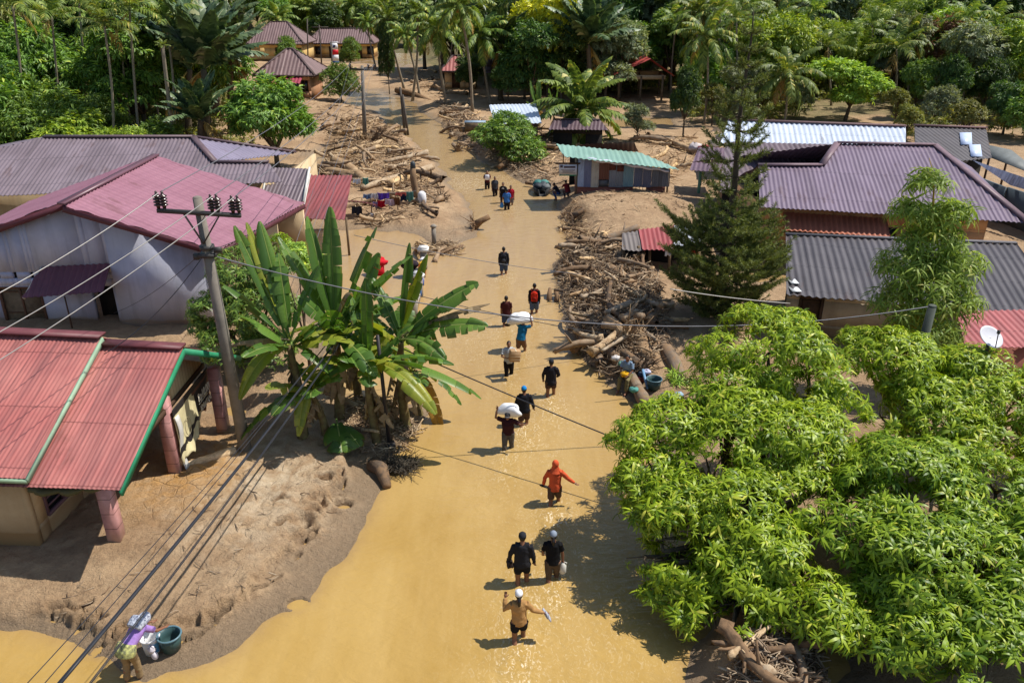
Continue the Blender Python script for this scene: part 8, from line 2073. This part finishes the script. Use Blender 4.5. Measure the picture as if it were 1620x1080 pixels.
# washing woman at lower left
wq = THp(212, 1074)
FLOR = plain('floral_scarf', rgb(206, 212, 222), .9, 0, 22, .3, 40, c2=rgb(40, 48, 84)); FLO2 = plain('floral_hem', rgb(196, 196, 120), .9, 0, 16, .3, 40, c2=rgb(30, 34, 66)); LIL = plain('lilac_shawl', rgb(158, 124, 190), .9, .25, 9, .5, 30)
p = person('woman in floral headscarf and lilac top bending over the buckets on the sandbank', wq, -.35, 1.6, ('lilac', LIL), 'short', ('tanlong', rgb(146, 124, 92)), 'long', ('scarf0',), {1: ((.1, .2, -.22), (.1, .38, -.3)), -1: ((-.1, .2, -.2), (.02, .4, -.28))}, 1.05, .08, z0=wq[2] - .06, female=True, headlean=.2)
hq = np.array(p['_head']) ; mb = MB(); mb.ball(hq + (0, -.02, .02), (.115, .14, .13), 14, 10); mb.tube([hq + (0, -.1, 0), np.array(p['_back']) + (0, .16, .1), np.array(p['_back']) + (0, .02, .04)], [.12, .15, .13], 12, ell=1.25, ell_axis=(0, .5, 1)); o = mb.obj('headscarf', FLOR, p, smooth=True); remesh(o, .014, 3)
mb = MB(); mb.tube([(0, -.05, .76), (0, -.02, .86), (0, .05, .97)], [.17, .175, .15], 14, ell=1.3, ell_axis=(0, 1, 0)); o = mb.obj('tunic_hem', FLO2, p, smooth=True); remesh(o, .014, 2)
# seated washer on the log
sq = G(993, 597, .42)
p = person('person in pale blue shirt seated on the log, yellow cloth on the lap', sq, math.pi - .5, 1.6, ('paleblue', rgb(126, 148, 172)), 'short', ('khaki2', rgb(122, 112, 78)), 'long', ('hair',), {1: ((.06, .12, -.24), (-.04, .28, -.32)), -1: ((-.06, .12, -.24), (.02, .28, -.34))}, .15, z0=-.3,
           pose={'kn': {1: np.array([.14, .42, .86]), -1: np.array([-.14, .42, .86])}, 'an': {1: np.array([.15, .5, .42]), -1: np.array([-.15, .5, .42])}})
q = W_(p, (0, .3, .98)); mb = MB(); mb.ball(q, (.17, .14, .09), 12, 8); mb.v[0] += np.random.default_rng(3).normal(0, .015, mb.v[0].shape); held(mb, 'cloth', plain('yellow_cloth', rgb(206, 156, 20), .9), 'mustard yellow cloth being scrubbed on the lap of the seated washer', 'cloth', q)
# two people crouching beside the shed
for k, (px, py, lab, c, c2) in enumerate([(884, 316, 'person in blue trousers crouching in the shade left of the green roofed shed', rgb(36, 40, 60), rgb(52, 84, 140)), (898, 314, 'person in dark red top crouching in the shade beside the shed wall', rgb(112, 34, 40), rgb(60, 60, 66))]):
    q = THp(px, py)
    person(lab, q, math.pi / 2 - 1.2 * k, 1.6, ('crouch%d' % k, c), 'short', ('crouchp%d' % k, c2), 'long', ('hair',), {1: ((.06, .2, -.2), (.0, .4, -.3)), -1: ((-.06, .2, -.2), (.02, .4, -.3))}, .5, z0=q[2] - .42,
           pose={'kn': {1: np.array([.15, .38, .98]), -1: np.array([-.15, .38, .98])}, 'an': {1: np.array([.12, .16, .5]), -1: np.array([-.12, .16, .5])}})
# rider on the far road
q = THp(529, 124)
mc = thing('motorcycle', 'tiny white and blue motorcycle on the far sandy road', 'motorcycle', q)
TY = plain('tyre_rubber', rgb(34, 32, 32), .9); a = np.linspace(0, 2 * math.pi, 17)
for dy in (-.6, .6): mb = MB(); mb.tube(np.stack([np.full(17, q[0]), q[1] + dy + .27 * np.cos(a), q[2] + .3 + .27 * np.sin(a)], 1), .06, 6, cap=False); mb.obj('wheel', TY, mc, smooth=True)
mb = MB(); mb.ball(q + (0, .0, .6), (.14, .5, .16), 10, 7); mb.bar(q + (0, -.5, .35), q + (0, -.35, .95), .12); mb.obj('body', plain('white_fairing', rgb(210, 214, 226), .3), mc, smooth=True)
mb = MB(); mb.bar(q + (-.32, -.35, 1.0), q + (.32, -.35, 1.0), .05); mb.obj('handlebar', DSTEEL, mc); mb = MB(); mb.box(q + (0, .25, .78), (.24, .7, .1)); mb.obj('seat', TY, mc)
